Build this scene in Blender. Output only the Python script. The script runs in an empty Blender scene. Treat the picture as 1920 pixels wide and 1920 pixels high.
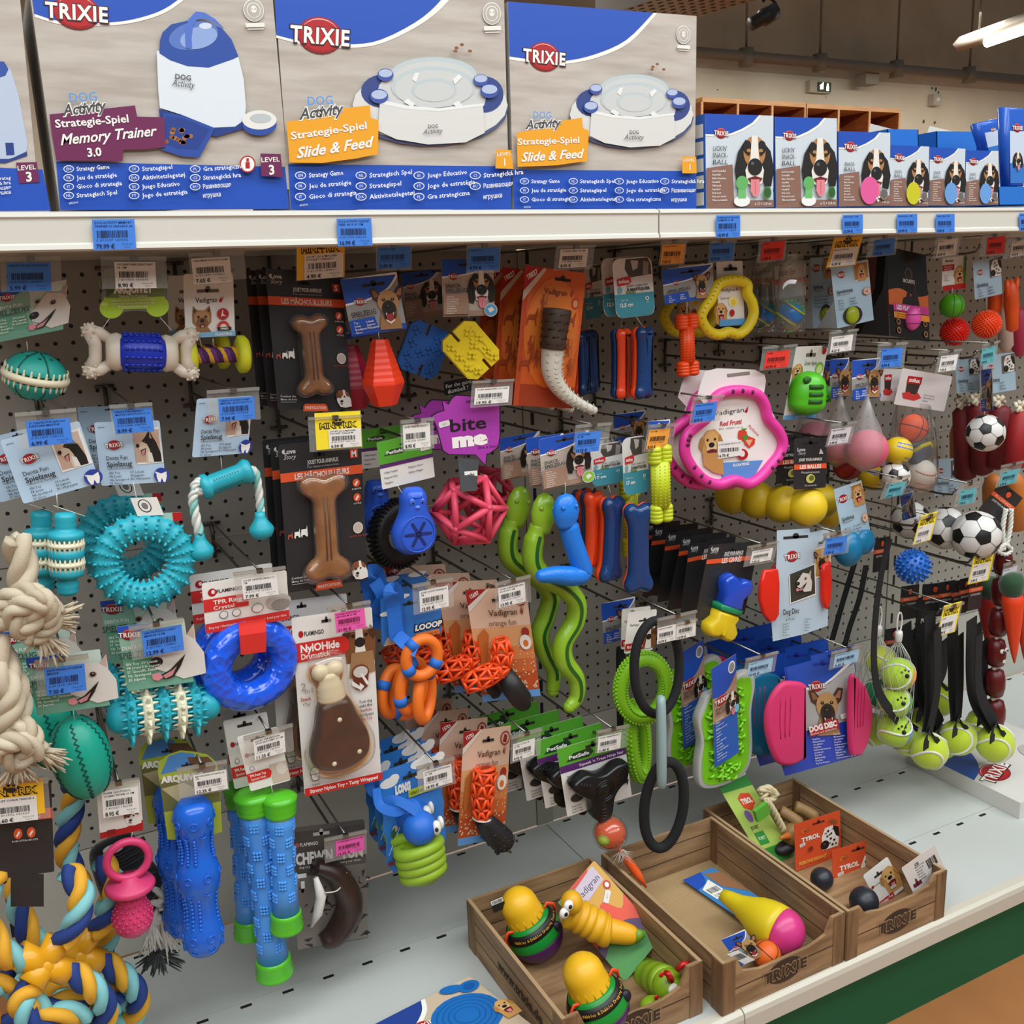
import bpy, math, random
from math import sin, cos, pi, radians, sqrt, atan2
from mathutils import Vector as V, Matrix as MX
# ------------------------------------------------------------ camera, world, lights, exposure
S = bpy.context.scene
COL = S.collection
CAMP = V((0, -1.66, 1.294)); FPX = 1850.0
_y, _p, _r = radians(26.79), radians(13.34), radians(-2.207)
_F = V((sin(_y)*cos(_p), cos(_y)*cos(_p), -sin(_p)))
_R0 = V((cos(_y), -sin(_y), 0)); _U0 = _R0.cross(_F)
_R = _R0*cos(_r) + _U0*sin(_r); _U = _U0*cos(_r) - _R0*sin(_r)
cd = bpy.data.cameras.new('camera'); cam = bpy.data.objects.new('camera', cd); COL.objects.link(cam)
cd.sensor_width = 36; cd.sensor_fit = 'HORIZONTAL'; cd.lens = 36*FPX/1920; cd.clip_start = .05
cam.matrix_world = MX(((_R.x, _U.x, -_F.x, CAMP.x), (_R.y, _U.y, -_F.y, CAMP.y), (_R.z, _U.z, -_F.z, CAMP.z), (0, 0, 0, 1)))
S.camera = cam
S.view_settings.view_transform = 'Standard'; S.view_settings.look = 'None'
S.view_settings.gamma = 1; S.view_settings.use_curve_mapping = False
S.view_settings.exposure = 0.26
w = bpy.data.worlds.new('World'); S.world = w; w.use_nodes = True
w.node_tree.nodes['Background'].inputs[0].default_value = (.97, .99, 1, 1)
w.node_tree.nodes['Background'].inputs[1].default_value = .15
def area(name, x, y, z, sx, sy, e, col=(.94, .985, 1), rx=0):
    l = bpy.data.lights.new(name, 'AREA'); l.shape = 'RECTANGLE'; l.size = sx; l.size_y = sy; l.energy = e; l.color = col
    o = bpy.data.objects.new(name, l); COL.objects.link(o); o.location = (x, y, z); o.rotation_euler = (rx, 0, 0); return o
area('ceiling_lamp_aisle', 1.0, -1.5, 3.3, 7, .9, 120)
area('ceiling_lamp_behind', 1.0, -3.6, 3.2, 7, 1.6, 130)
area('ceiling_lamp_beyond', 6.0, 4.4, 3.25, 9, .3, 330, (1, .95, .87))

# ------------------------------------------------------------ helpers
def ray(px, py): return _F + _R*((px-960)/FPX) - _U*((py-960)/FPX)
def at(px, py, Y):
    d = ray(px, py); return CAMP + d*((Y-CAMP.y)/d.y)
def onz(px, py, z):
    d = ray(px, py); return CAMP + d*((z-CAMP.z)/d.z)
def onx(px, py, X):
    d = ray(px, py); return CAMP + d*((X-CAMP.x)/d.x)
def kk(px, py, Y): return (at(px, py-1, Y)-at(px, py+1, Y)).z/2
def lin(h):
    h = h.lstrip('#'); c = [int(h[i:i+2], 16)/255 for i in (0, 2, 4)]
    return [x/12.92 if x <= .04045 else ((x+.055)/1.055)**2.4 for x in c]
_MC = {}
def m(h, r=.5, kind='', **kw):
    key = (h, r, kind, tuple(sorted(kw.items())))
    if key in _MC: return _MC[key]
    mt = bpy.data.materials.new('m_%s_%s' % (h, kind or 'plain')); mt.use_nodes = True
    nt = mt.node_tree; N = nt.nodes; L = nt.links; p = N['Principled BSDF']
    c = lin(h)+[1]; p.inputs['Base Color'].default_value = c; p.inputs['Roughness'].default_value = r
    if kind == 'metal': p.inputs['Metallic'].default_value = 1
    if kind == 'emit':
        p.inputs['Emission Color'].default_value = c; p.inputs['Emission Strength'].default_value = kw.get('e', 5)
    if kind == 'clear':       # thin clear plastic
        g = N.new('ShaderNodeBsdfGlossy'); g.inputs['Roughness'].default_value = r
        t = N.new('ShaderNodeBsdfTransparent'); t.inputs[0].default_value = c
        df = N.new('ShaderNodeBsdfDiffuse'); df.inputs[0].default_value = (.8, .8, .78, 1)
        lw = N.new('ShaderNodeLayerWeight'); lw.inputs[0].default_value = .25
        mr = N.new('ShaderNodeMapRange'); mr.inputs[3].default_value = kw.get('g', .06); mr.inputs[4].default_value = .6
        x = N.new('ShaderNodeMixShader'); x2 = N.new('ShaderNodeMixShader'); x2.inputs[0].default_value = kw.get('haze', .1)
        L.new(lw.outputs['Facing'], mr.inputs[0]); L.new(mr.outputs[0], x.inputs[0])
        L.new(t.outputs[0], x2.inputs[1]); L.new(df.outputs[0], x2.inputs[2])
        L.new(x2.outputs[0], x.inputs[1]); L.new(g.outputs[0], x.inputs[2]); L.new(x.outputs[0], N['Material Output'].inputs[0])
    if kind in ('noise', 'felt', 'fibre', 'bumpy', 'wood', 'woodprint', 'floor', 'peg', 'scales', 'wall', 'corr', 'net'):
        tc = N.new('ShaderNodeTexCoord'); mp = N.new('ShaderNodeMapping'); L.new(tc.outputs['Object'], mp.inputs[0])
        nz = N.new('ShaderNodeTexNoise'); L.new(mp.outputs[0], nz.inputs['Vector'])
        if kind == 'peg':
            sx = N.new('ShaderNodeSeparateXYZ'); L.new(tc.outputs['Object'], sx.inputs[0])
            def mth(op, a, b=None):
                n = N.new('ShaderNodeMath'); n.operation = op
                for i, q in enumerate((a, b)):
                    if q is None: continue
                    if isinstance(q, (int, float)): n.inputs[i].default_value = q
                    else: L.new(q, n.inputs[i])
                return n.outputs[0]
            def cell(o, off): return mth('SUBTRACT', mth('FRACT', mth('ADD', mth('DIVIDE', o, .025), off)), .5)
            a = cell(sx.outputs[0], kw['ox']); b = cell(sx.outputs[2], kw['oz'])
            d = mth('SQRT', mth('ADD', mth('MULTIPLY', a, a), mth('MULTIPLY', b, b)))
            lt = mth('LESS_THAN', d, .125)
            mix = N.new('ShaderNodeMix'); mix.data_type = 'RGBA'; L.new(lt, mix.inputs[0])
            mix.inputs[6].default_value = c; mix.inputs[7].default_value = (.008, .008, .008, 1); L.new(mix.outputs[2], p.inputs['Base Color'])
        else:
            sc = kw.get('s', 60); nz.inputs['Scale'].default_value = sc; nz.inputs['Detail'].default_value = 4
            if kind in ('wood', 'woodprint'): mp.inputs['Scale'].default_value = kw.get('st', (1, 9, 9))
            if kind == 'fibre': mp.inputs['Scale'].default_value = kw.get('st', (1, 1, 1))
            if kind in ('wood', 'woodprint', 'floor', 'wall', 'noise'):
                c2 = lin(kw.get('c2', '888888'))+[1]
                cr = N.new('ShaderNodeMix'); cr.data_type = 'RGBA'; cr.inputs[6].default_value = c; cr.inputs[7].default_value = c2
                rp = N.new('ShaderNodeMapRange'); rp.inputs[1].default_value = .35; rp.inputs[2].default_value = .68
                L.new(nz.outputs[0], rp.inputs[0]); L.new(rp.outputs[0], cr.inputs[0]); L.new(cr.outputs[2], p.inputs['Base Color'])
            src = nz.outputs[0]
            if kind == 'scales':
                vo = N.new('ShaderNodeTexVoronoi'); vo.inputs['Scale'].default_value = sc; L.new(mp.outputs[0], vo.inputs['Vector']); src = vo.outputs['Distance']
            if kind == 'corr':
                wv = N.new('ShaderNodeTexWave'); wv.inputs['Scale'].default_value = sc; L.new(mp.outputs[0], wv.inputs['Vector']); src = wv.outputs['Fac']
            bp = N.new('ShaderNodeBump'); bp.inputs['Strength'].default_value = kw.get('b', .3); bp.inputs['Distance'].default_value = kw.get('d', .001)
            L.new(src, bp.inputs['Height']); L.new(bp.outputs[0], p.inputs['Normal'])
    if kind == 'felt': p.inputs['Sheen Weight'].default_value = .4
    if 'coat' in kw: p.inputs['Coat Weight'].default_value = kw['coat']
    if 'sss' in kw:
        p.inputs['Subsurface Weight'].default_value = kw['sss']; p.inputs['Subsurface Scale'].default_value = .01
    if 'tr' in kw: p.inputs['Transmission Weight'].default_value = kw['tr']
    _MC[key] = mt; return mt
def clear(h='F4F4F0', haze=.1, g=.06, r=.12): return m(h, r, 'clear', haze=haze, g=g)

_TC = {}
def textmesh(s, bold, shear, res):
    k = (s, bold, shear, res)
    if k in _TC: return _TC[k]
    c = bpy.data.curves.new('t', 'FONT'); c.body = s; c.size = 1; c.offset = bold; c.shear = shear; c.resolution_u = res; c.space_character = 1.14 if s == 'TRIXIE' else 1
    o = bpy.data.objects.new('t', c); COL.objects.link(o)
    dg = bpy.context.evaluated_depsgraph_get(); dg.update(); e = o.evaluated_get(dg); me = e.to_mesh()
    vs = [(v.co.x, v.co.y) for v in me.vertices]; fs = [tuple(p.vertices) for p in me.polygons]
    e.to_mesh_clear(); bpy.data.objects.remove(o); bpy.data.curves.remove(c)
    _TC[k] = (vs, fs); return vs, fs

class B:
    """collects geometry in world space; build() links it as ONE mesh object"""
    def __init__(s, mat=None): s.v = []; s.f = []; s.mi = []; s.sm = []; s.mats = []; s.mat = mat
    def add(s, vs, fs, mat=None, smooth=True, M=None):
        mat = mat or s.mat
        if mat not in s.mats: s.mats.append(mat)
        i = s.mats.index(mat); n = len(s.v)
        s.v += [tuple(M @ V(v)) for v in vs] if M else [tuple(v) for v in vs]
        for f in fs: s.f.append([n+a for a in f]); s.mi.append(i); s.sm.append(smooth)
        return s
    def box(s, a, b, mat=None, M=None):
        (x0, y0, z0), (x1, y1, z1) = a, b
        vs = [(x, y, z) for x in (x0, x1) for y in (y0, y1) for z in (z0, z1)]
        return s.add(vs, [(0, 1, 3, 2), (4, 6, 7, 5), (0, 4, 5, 1), (2, 3, 7, 6), (0, 2, 6, 4), (1, 5, 7, 3)], mat, False, M)
    def ext(s, pts, z0, z1, mat=None, M=None):     # outline in local xy, thickness along local z
        n = len(pts); vs = [(x, y, z0) for x, y in pts]+[(x, y, z1) for x, y in pts]
        return s.add(vs, [tuple(range(n))[::-1], tuple(range(n, 2*n))]+[(i, (i+1) % n, n+(i+1) % n, n+i) for i in range(n)], mat, False, M)
    def puff(s, pts, T, R, mat=None, M=None, rings=5, dome=0, back=1):   # pillow-edged solid: half thickness T, edge radius R
        n = len(pts)
        ar = sum(pts[i][0]*pts[(i+1) % n][1]-pts[(i+1) % n][0]*pts[i][1] for i in range(n))
        sg = 1 if ar > 0 else -1
        nr = []
        for i in range(n):
            a = V(pts[i-1]); c = V(pts[(i+1) % n]); d = (c-a); d.normalize(); nr.append(V((-d.y, d.x))*sg)
        vs = []; order = []
        th = [pi/2*(j/rings) for j in range(rings+1)]
        seq = [(-T*sin(t)*back, R*(1-cos(t))) for t in th[::-1]]+[(T*sin(t), R*(1-cos(t))) for t in th[1:]]
        for z, off in seq:
            for i in range(n): q = V(pts[i])+nr[i]*off; vs.append((q.x, q.y, z))
        fs = []; K = len(seq)
        for j in range(K-1):
            for i in range(n): fs.append((j*n+i, j*n+(i+1) % n, (j+1)*n+(i+1) % n, (j+1)*n+i))
        fs.append(tuple(range(n))[::-1]); fs.append(tuple(range((K-1)*n, K*n)))
        return s.add(vs, fs, mat, True, M)
    def lathe(s, prof, mat=None, M=None, n=24, sx=1, sz=1):    # profile [(radius, height along local y)]
        vs = []; fs = []
        for r, h in prof:
            for i in range(n): a = 2*pi*i/n; vs.append((r*cos(a)*sx, h, r*sin(a)*sz))
        for j in range(len(prof)-1):
            for i in range(n): fs.append((j*n+i, (j+1)*n+i, (j+1)*n+(i+1) % n, j*n+(i+1) % n))
        fs.append(tuple(range(n))); fs.append(tuple(range((len(prof)-1)*n, len(prof)*n))[::-1])
        return s.add(vs, fs, mat, True, M)
    def tube(s, pts, r, mat=None, M=None, n=8, closed=False, fl=1, smooth=True):
        pts = [V(p) for p in pts]; N = len(pts)
        rs = r if isinstance(r, (list, tuple)) else [r]*N
        vs = []; up = None
        for i in range(N):
            if closed: d = pts[(i+1) % N]-pts[i-1]
            else: d = pts[min(i+1, N-1)]-pts[max(i-1, 0)]
            if d.length < 1e-9: d = V((0, 0, 1))
            d.normalize()
            if up is None:
                up = V((0, 0, 1)) if abs(d.z) < .9 else V((1, 0, 0))
            a = up-d*up.dot(d)
            if a.length < 1e-5: a = d.orthogonal()
            a.normalize(); up = a; b = d.cross(a)
            for j in range(n): t = 2*pi*j/n; vs.append(pts[i]+(a*cos(t)*fl+b*sin(t))*rs[i])
        fs = []
        for i in range(N if closed else N-1):
            q = (i+1) % N
            for j in range(n): fs.append((i*n+j, i*n+(j+1) % n, q*n+(j+1) % n, q*n+j))
        if not closed: fs.append(tuple(range(n))[::-1]); fs.append(tuple(range((N-1)*n, N*n)))
        return s.add(vs, fs, mat, smooth, M)
    def ball(s, c, r, mat=None, M=None, nu=20, nv=12):
        if not isinstance(r, (tuple, list)): r = (r, r, r)
        vs = [(c[0], c[1]+r[1], c[2])]; fs = []
        for j in range(1, nv):
            t = pi*j/nv
            for i in range(nu): a = 2*pi*i/nu; vs.append((c[0]+r[0]*sin(t)*cos(a), c[1]+r[1]*cos(t), c[2]+r[2]*sin(t)*sin(a)))
        vs.append((c[0], c[1]-r[1], c[2])); e = len(vs)-1
        for i in range(nu):
            fs.append((0, 1+(i+1) % nu, 1+i)); fs.append((e, e-nu+i, e-nu+(i+1) % nu))
            for j in range(nv-2): fs.append((1+j*nu+i, 1+j*nu+(i+1) % nu, 1+(j+1)*nu+(i+1) % nu, 1+(j+1)*nu+i))
        return s.add(vs, fs, mat, True, M)
    def cone(s, base, d, r, h, mat=None, M=None, n=6, tip=.25):
        base = V(base); d = V(d).normalized(); a = d.orthogonal().normalized(); b = d.cross(a); vs = []
        for q, rr in ((0, r), (.7, r*(.45+tip*.5)), (1, r*tip)):
            for j in range(n): t = 2*pi*j/n; vs.append(base+d*h*q+(a*cos(t)+b*sin(t))*rr)
        fs = [(i*n+j, i*n+(j+1) % n, (i+1)*n+(j+1) % n, (i+1)*n+j) for i in range(2) for j in range(n)]+[tuple(range(2*n, 3*n))]
        return s.add(vs, fs, mat, True, M)
    def rope(s, pts, R, mats, M=None, turns=None, n=6, closed=False, sub=1, seg=None):   # three laid strands
        pts = [V(p) for p in pts]
        P = resample(pts, seg or 56, closed); N = len(P)
        L = sum((P[i+1]-P[i]).length for i in range(N-1)); turns = turns or max(1, L/(R*5))
        if closed: turns = round(turns)
        up = None; fr = []
        for i in range(N):
            d = (P[(i+1) % N]-P[i-1]) if closed else (P[min(i+1, N-1)]-P[max(i-1, 0)])
            d.normalize()
            if up is None: up = V((0, 0, 1)) if abs(d.z) < .9 else V((1, 0, 0))
            a = (up-d*up.dot(d)).normalized(); up = a; fr.append((a, d.cross(a)))
        for k in range(3):
            q = []
            for i in range(N):
                t = 2*pi*(k/3+turns*i/(N if closed else N-1)); a, b = fr[i]; q.append(P[i]+(a*cos(t)+b*sin(t))*R*.5)
            s.tube(q, R*.56, mats[k % len(mats)], M, n, closed)
        return s
    def text(s, st, M, x, y, h, mat, al='c', bold=.0, shear=0, res=2, fit=None, rot=0, z=0, sxy=1):
        vs, fs = textmesh(st, bold, shear, res)
        if not vs: return s
        x0 = min(v[0] for v in vs); x1 = max(v[0] for v in vs); wd = max(x1-x0, 1e-6)
        k = h/.72; kx = k*sxy if fit is None else fit/wd
        ox = {'l': x0, 'c': (x0+x1)/2, 'r': x1}[al]; c, d = cos(rot), sin(rot); out = []
        for a, b in vs:
            a = (a-ox)*kx; b = (b-.36)*k; out.append((x+a*c-b*d, y+a*d+b*c, z))
        return s.add(out, fs, mat, False, M)
    def build(s, name, par=None, label=None):
        me = bpy.data.meshes.new(name); me.from_pydata(s.v, [], s.f)
        for mt in s.mats: me.materials.append(mt)
        me.polygons.foreach_set('material_index', s.mi); me.polygons.foreach_set('use_smooth', s.sm); me.update()
        o = bpy.data.objects.new(name, me); COL.objects.link(o)
        if par: o.parent = par
        if label: o['label'] = label
        return o
def resample(pts, n, closed=False):          # Catmull-Rom through the points
    P = [V(p) for p in pts]; N = len(P); out = []; segs = N if closed else N-1
    for i in range(n if closed else n+1):
        t = segs*i/n; k = min(int(t), segs-1); f = t-k
        g = (lambda j: P[j % N]) if closed else (lambda j: P[max(0, min(N-1, j))])
        a, b, c, d = g(k-1), g(k), g(k+1), g(k+2)
        out.append(.5*((2*b)+(c-a)*f+(2*a-5*b+4*c-d)*f*f+(3*b-a-3*c+d)*f**3))
    return out
def sm2(pts, n): return [(p.x, p.y) for p in resample([V((a, b, 0)) for a, b in pts], n, True)]
THINGS = []
def T(name, label, cat, group=None):
    o = bpy.data.objects.new(name, None); COL.objects.link(o); o.empty_display_size = .02
    return tag_(o, label, cat, group)
def tag_(o, label, cat, group=None):
    o['label'] = label; o['category'] = cat
    if group: o['group'] = group
    THINGS.append(o); return o
def st(o): o['kind'] = 'structure'; return o
_FIN = set()
def kids(o): return [c for c in bpy.data.objects if c.parent == o]
def fin(o):                                  # put the thing's origin at its base
    if o.name in _FIN: return
    _FIN.add(o.name); ks = list(o.children); pts = []
    def coll(q):
        if q.data: pts.extend(v.co for v in q.data.vertices)
        for c in q.children: coll(c)
    coll(o)
    if not pts: return
    lo = [min(p[i] for p in pts) for i in range(3)]; hi = [max(p[i] for p in pts) for i in range(3)]
    L = V(((lo[0]+hi[0])/2, (lo[1]+hi[1])/2, lo[2])); o.location = L
    if o.data: o.data.transform(MX.Translation(-L))
    for c in ks: c.location = -L
def dup(o, dx, dy, dz, label=None, rz=0, group=None):
    fin(o)
    c = o.copy(); COL.objects.link(c); c.location = o.location+V((dx, dy, dz)); c.rotation_euler.z += radians(rz)
    for ch in list(o.children):
        d = ch.copy(); COL.objects.link(d); d.parent = c
        for g in list(ch.children):
            e = g.copy(); COL.objects.link(e); e.parent = d
    if label: c['label'] = label
    if group: c['group'] = group; o['group'] = group
    _FIN.add(c.name); THINGS.append(c); return c
def fr(px, py, Y, roll=0, yaw=0, pitch=0, s=None):
    """frame at the point seen at (px,py) on plane Y: local x right, y up, z towards the aisle; one unit = one photo pixel there"""
    k = kk(px, py, Y) if s is None else s
    A = MX(((1, 0, 0), (0, 0, -1), (0, 1, 0)))
    Rm = MX.Rotation(radians(yaw), 3, 'Y') @ MX.Rotation(radians(pitch), 3, 'X') @ MX.Rotation(radians(roll), 3, 'Z')
    return MX.Translation(at(px, py, Y)) @ (A @ Rm).to_4x4() @ MX.Scale(k, 4)
def fr2(p, q, Y, axis='x', yaw=0, dz=0, tw=0):
    """frame centred between two photo points on plane Y (dz: extra depth of the second); local axis runs from p to q; returns frame, length"""
    if axis == 'y': p, q = q, p
    a = at(p[0], p[1], Y); b = at(q[0], q[1], Y+dz); k = kk((p[0]+q[0])/2, (p[1]+q[1])/2, Y); d = (b-a); L = d.length; d.normalize()
    n = V((0, -1, 0)); n = (n-d*n.dot(d)).normalized(); e = n.cross(d)
    if axis == 'x': R_ = MX((d, e, n)).transposed()
    else: R_ = MX((-e, d, n)).transposed()
    R_ = R_ @ MX.Rotation(radians(tw), 3, 'X' if axis == 'x' else 'Y')
    return MX.Translation((a+b)/2) @ R_.to_4x4() @ MX.Scale(k, 4), L/k
def PX(pts, M, Y):                           # photo outline -> local xy of frame M (on the plane Y)
    I = M.inverted(); out = []
    for x, y in pts: q = I @ at(x, y, Y); out.append((q.x, q.y))
    return out
def pw(pts, Y): return [at(p[0], p[1], Y+(p[2] if len(p) > 2 else 0)) for p in pts]

class Card:
    """flat printed board; print coordinates u,v run 0..100 from the top left (or photo pixels when .px is set)"""
    def __init__(s, tl, tr, bl, Y, dY=(0, 0, 0), b=None, L=.00014):
        s.o = at(*tl, Y+dY[0]); s.ux = at(*tr, Y+dY[1])-s.o; s.uy = at(*bl, Y+dY[2])-s.o
        s.n = s.uy.cross(s.ux).normalized()
        if s.n.dot(CAMP-s.o) < 0: s.n = -s.n
        s.W = s.ux.length; s.H = s.uy.length; s.b = b or B(); s.z = .0002; s.L = L; s.px = False; s.y = Y
        s.M = MX((tuple(s.ux/s.W)+(0,), tuple(-s.uy/s.H)+(0,), tuple(s.n)+(0,), (0, 0, 0, 1))).transposed(); s.M.translation = s.o
    def q(s, x, y):                          # photo pixel -> u,v on this board
        d = ray(x, y); t = (s.o-CAMP).dot(s.n)/d.dot(s.n); p = CAMP+d*t-s.o
        a, b_, c = s.ux.dot(s.ux), s.ux.dot(s.uy), s.uy.dot(s.uy); e, f = p.dot(s.ux), p.dot(s.uy); D = a*c-b_*b_
        return (100*(e*c-f*b_)/D, 100*(f*a-e*b_)/D)
    def lo(s, u, v):
        if s.px: u, v = s.q(u, v)
        return (u/100*s.W, -v/100*s.H)
    def up(s): s.z += s.L; return s.z
    def base(s, mat, th=.0005, rnd=0, pts=None, edge=None):
        P = [s.lo(*p) for p in pts] if pts else None
        if not P:
            r = rnd; P = []
            for cx, cy, a0 in ((r, -r, 90), (r, -s.H+r, 180), (s.W-r, -s.H+r, 270), (s.W-r, -r, 0)):
                for i in range(5 if r else 1): a = radians(a0+90*i/4); P.append((cx+r*cos(a), cy+r*sin(a)))
        s.b.ext(P, -th, 0, mat, s.M); return s
    def cv(s, pts, mat, tail=(), n=20):
        q = resample([V((a, b, 0)) for a, b in pts], n); return s.pl([(p.x, p.y) for p in q]+list(tail), mat)
    def pl(s, pts, mat):
        P = [s.lo(*p) for p in pts]; z = s.up(); s.b.add([(x, y, z) for x, y in P], [tuple(range(len(P)))], mat, False, s.M); return s
    def r(s, u0, v0, u1, v1, mat): return s.pl([(u0, v0), (u1, v0), (u1, v1), (u0, v1)], mat)
    def el(s, u, v, ru, rv, mat, rot=0, n=22, a0=0, a1=360):
        x, y = s.lo(u, v); x1, y1 = s.lo(u+ru, v); x2, y2 = s.lo(u, v+rv); a = V((x1-x, y1-y)); b = V((x2-x, y2-y)); z = s.up(); P = []
        c_, s_ = cos(radians(rot)), sin(radians(rot)); full = abs(a1-a0) == 360
        for i in range(n if full else n+1):
            t = radians(a0+(a1-a0)*i/n); p, q = cos(t), sin(t); d = a*p+b*q
            d = V((d.x*c_+d.y*s_, -d.x*s_+d.y*c_)); P.append((x+d.x, y+d.y, z))
        s.b.add(P, [tuple(range(len(P)))], mat, False, s.M); return s
    def t(s, st_, u, v, h, mat, al='c', bold=0, shear=0, fit=None, rot=0, res=2, sxy=1):
        x, y = s.lo(u, v); y2 = s.lo(u, v+h)
        hh = (V((x, y))-V(y2)).length
        if fit: fit = (V(s.lo(u+fit, v))-V((x, y))).length
        s.b.text(st_, s.M, x, y, hh, mat, al, bold, shear, res, fit, radians(rot), s.up(), sxy); return s
    def lines(s, L, u, v, dv, h, mat, al='l', bold=.01, res=1, **k):
        for i, a in enumerate(L): s.t(a, u, v+i*dv, h, mat, al, bold=bold, res=res, **k); s.z -= s.L
        s.z += s.L; return s
WH = m('E9E6DF', .45); INK = m('15151A', .5); NAVY = m('1B2A52', .5); RED = m('B3161C', .45); DKRED = m('7A0D10', .45)
BLUE = m('1F4FB4', .42); TAN = m('B9AB9F', .5); GREY = m('8C8C8A', .5)
STEEL = m('8A8880', .35, 'metal'); DSTEEL = m('5C5A54', .38, 'metal')
random.seed(7)
# ------------------------------------------------------------ setting
ZB = .168; ZS = 1.372; XS = .888; BW = 1.0; YL = -.637; YU = -.415
FL = m('A06A3E', .35, 'floor', s=3, c2='8C5A34', b=.05)
st(B(FL).box((-4, -4, -.05), (16, 6.6, 0)).build('floor'))
st(B(m('D6CCB6', .8, 'wall', s=2, c2='CABFA8', b=.1)).box((-4, 6.5, 0), (16, 6.7, 3.31)).build('wall_back'))
st(B(m('A89A82', .8, 'wall', s=2, c2='9C8E76', b=.1)).box((-4, 6.42, 3.31), (16, 6.7, 5.2)).build('wall_back_upper'))
# marks and fittings on the far wall
g = m('6E685C', .5, 'metal')
o = B(m('6A6255', .55)); a = at(1290, 96, 6.2); c = at(1930, 151, 6.2)
o.tube([a-V((2, 0, 0)), c+V((1, 0, 0))], .05, n=10)
for px, py in ((1399, 108), (1537, 118), (1681, 130), (1817, 141)):
    q = at(px, py, 6.2); o.tube([q+V((0, 0, .08)), q-V((0, 0, .08))], .07, n=10); o.tube([q, q+V((0, 0, 1.6))], .012, n=6)
tag_(o.build('ceiling_pipe'), 'long grey pipe hung on rods along the far beige wall', 'pipe')
t = T('exit_sign', 'small lit green emergency exit sign on the far wall', 'sign')
a = at(1511, 152, 6.5); c = at(1550, 177, 6.5)
B(m('B8AE98', .6)).box((a.x, 6.44, c.z), (c.x, 6.5, a.z)).build('sign_housing', t)
b = B(m('12331F', .4)); x0 = a.x+.1; b.box((x0, 6.43, c.z+.01), (c.x-.01, 6.441, a.z-.015))
bl = m('FFE9A8', .5, 'emit', e=3); b.box((x0+.03, 6.426, c.z+.03), (x0+.055, 6.431, a.z-.05), bl); b.add([(x0+.02, 6.427, c.z+.065), (x0+.07, 6.427, c.z+.1), (x0+.07, 6.427, c.z+.03)], [(0, 1, 2)], bl, False)
b.ball((x0+.13, 6.43, a.z-.035), (.012, .004, .012), bl); b.box((x0+.115, 6.426, c.z+.02), (x0+.145, 6.431, a.z-.05), bl); b.build('lit_panel', t)
a = at(1617, 136, 6.3); c = at(1640, 160, 6.3); t = T('junction_box', 'grey box hanging under the pipe on the far wall', 'box')
B(m('8E887C', .6)).box((a.x, 6.25, c.z), (c.x, 6.4, a.z)).build('casing', t); B(m('3A362F', .5)).box(((a.x+c.x)/2-.02, 6.3, a.z), ((a.x+c.x)/2+.02, 6.34, a.z+.1)).build('bracket', t)
a = at(1740, 178, 6.5); c = at(1753, 200, 6.5)
tag_(B(m('B5AFA2', .6)).box((a.x, 6.42, c.z), (c.x, 6.5, a.z)).ball(((a.x+c.x)/2, 6.42, (a.z+c.z)/2), .03, m('DDD8CC', .4)).build('wall_socket'), 'pale wall socket beside dark scuffs on the far wall', 'socket')
b = B(m('5A5244', .9))
for px, py, r in ((1755, 167, 4), (1748, 165, 2.5), (1760, 173, 2.5), (1732, 228, 3.5), (1753, 230, 3), (1346, 168, 1.5), (1549, 182, 1.2)):
    q = at(px, py, 6.495); k = kk(px, py, 6.5); b.ext([(q.x+k*r*cos(i)*(.6+.5*random.random()), q.z+k*r*sin(i)*(.7+.6*random.random())) for i in [j*.785 for j in range(8)]], -6.499, -6.496, None, MX(((1, 0, 0, 0), (0, 0, -1, 0), (0, 1, 0, 0), (0, 0, 0, 1))))
tag_(b.build('wall_stains'), 'dark scuff stains on the far beige wall', 'stain')['kind'] = 'stuff'
# cubby shelving at the far wall
WD = m('8A4A22', .5, 'wood', s=6, c2='6E3818', b=.1); WL = m('B98A58', .5, 'wood', s=6, c2='A87848', b=.1)
for i, (pl_, pr_) in enumerate((((1317, 182), (1511, 193)), ((1513, 194), (1688, 204)))):
    x0 = at(*pl_, 6.05).x; x1 = at(*pr_, 6.05).x; zt = at(*pl_, 6.05).z
    t = T('cubby_cabinet', ['open wooden cubby cabinet at the far wall behind the tallest dog boxes', 'open wooden cubby cabinet at the far wall right of its twin'][i], 'cabinet', 'wooden cubbies at the far wall')
    B(WD).box((x0, 6.42, .6), (x1, 6.45, zt-.03)).build('back_panel', t)
    B(WL).box((x0, 6.05, zt-.04), (x1, 6.45, zt)).build('top_board', t)
    for j in range(4):
        x = x0+(x1-x0)*j/3; b = B(WL); b.box((x-.012, 6.05, .6), (x+.012, 6.06, zt-.04)); b.box((x-.011, 6.06, .6), (x+.011, 6.42, zt-.04), WD); b.build('divider', t)
    B(WD).box((x0, 6.06, 1.5), (x1, 6.42, 1.53)).build('shelf_board', t); B(WD).box((x0, 6.05, 0), (x1, 6.45, .6)).build('plinth', t)
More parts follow.
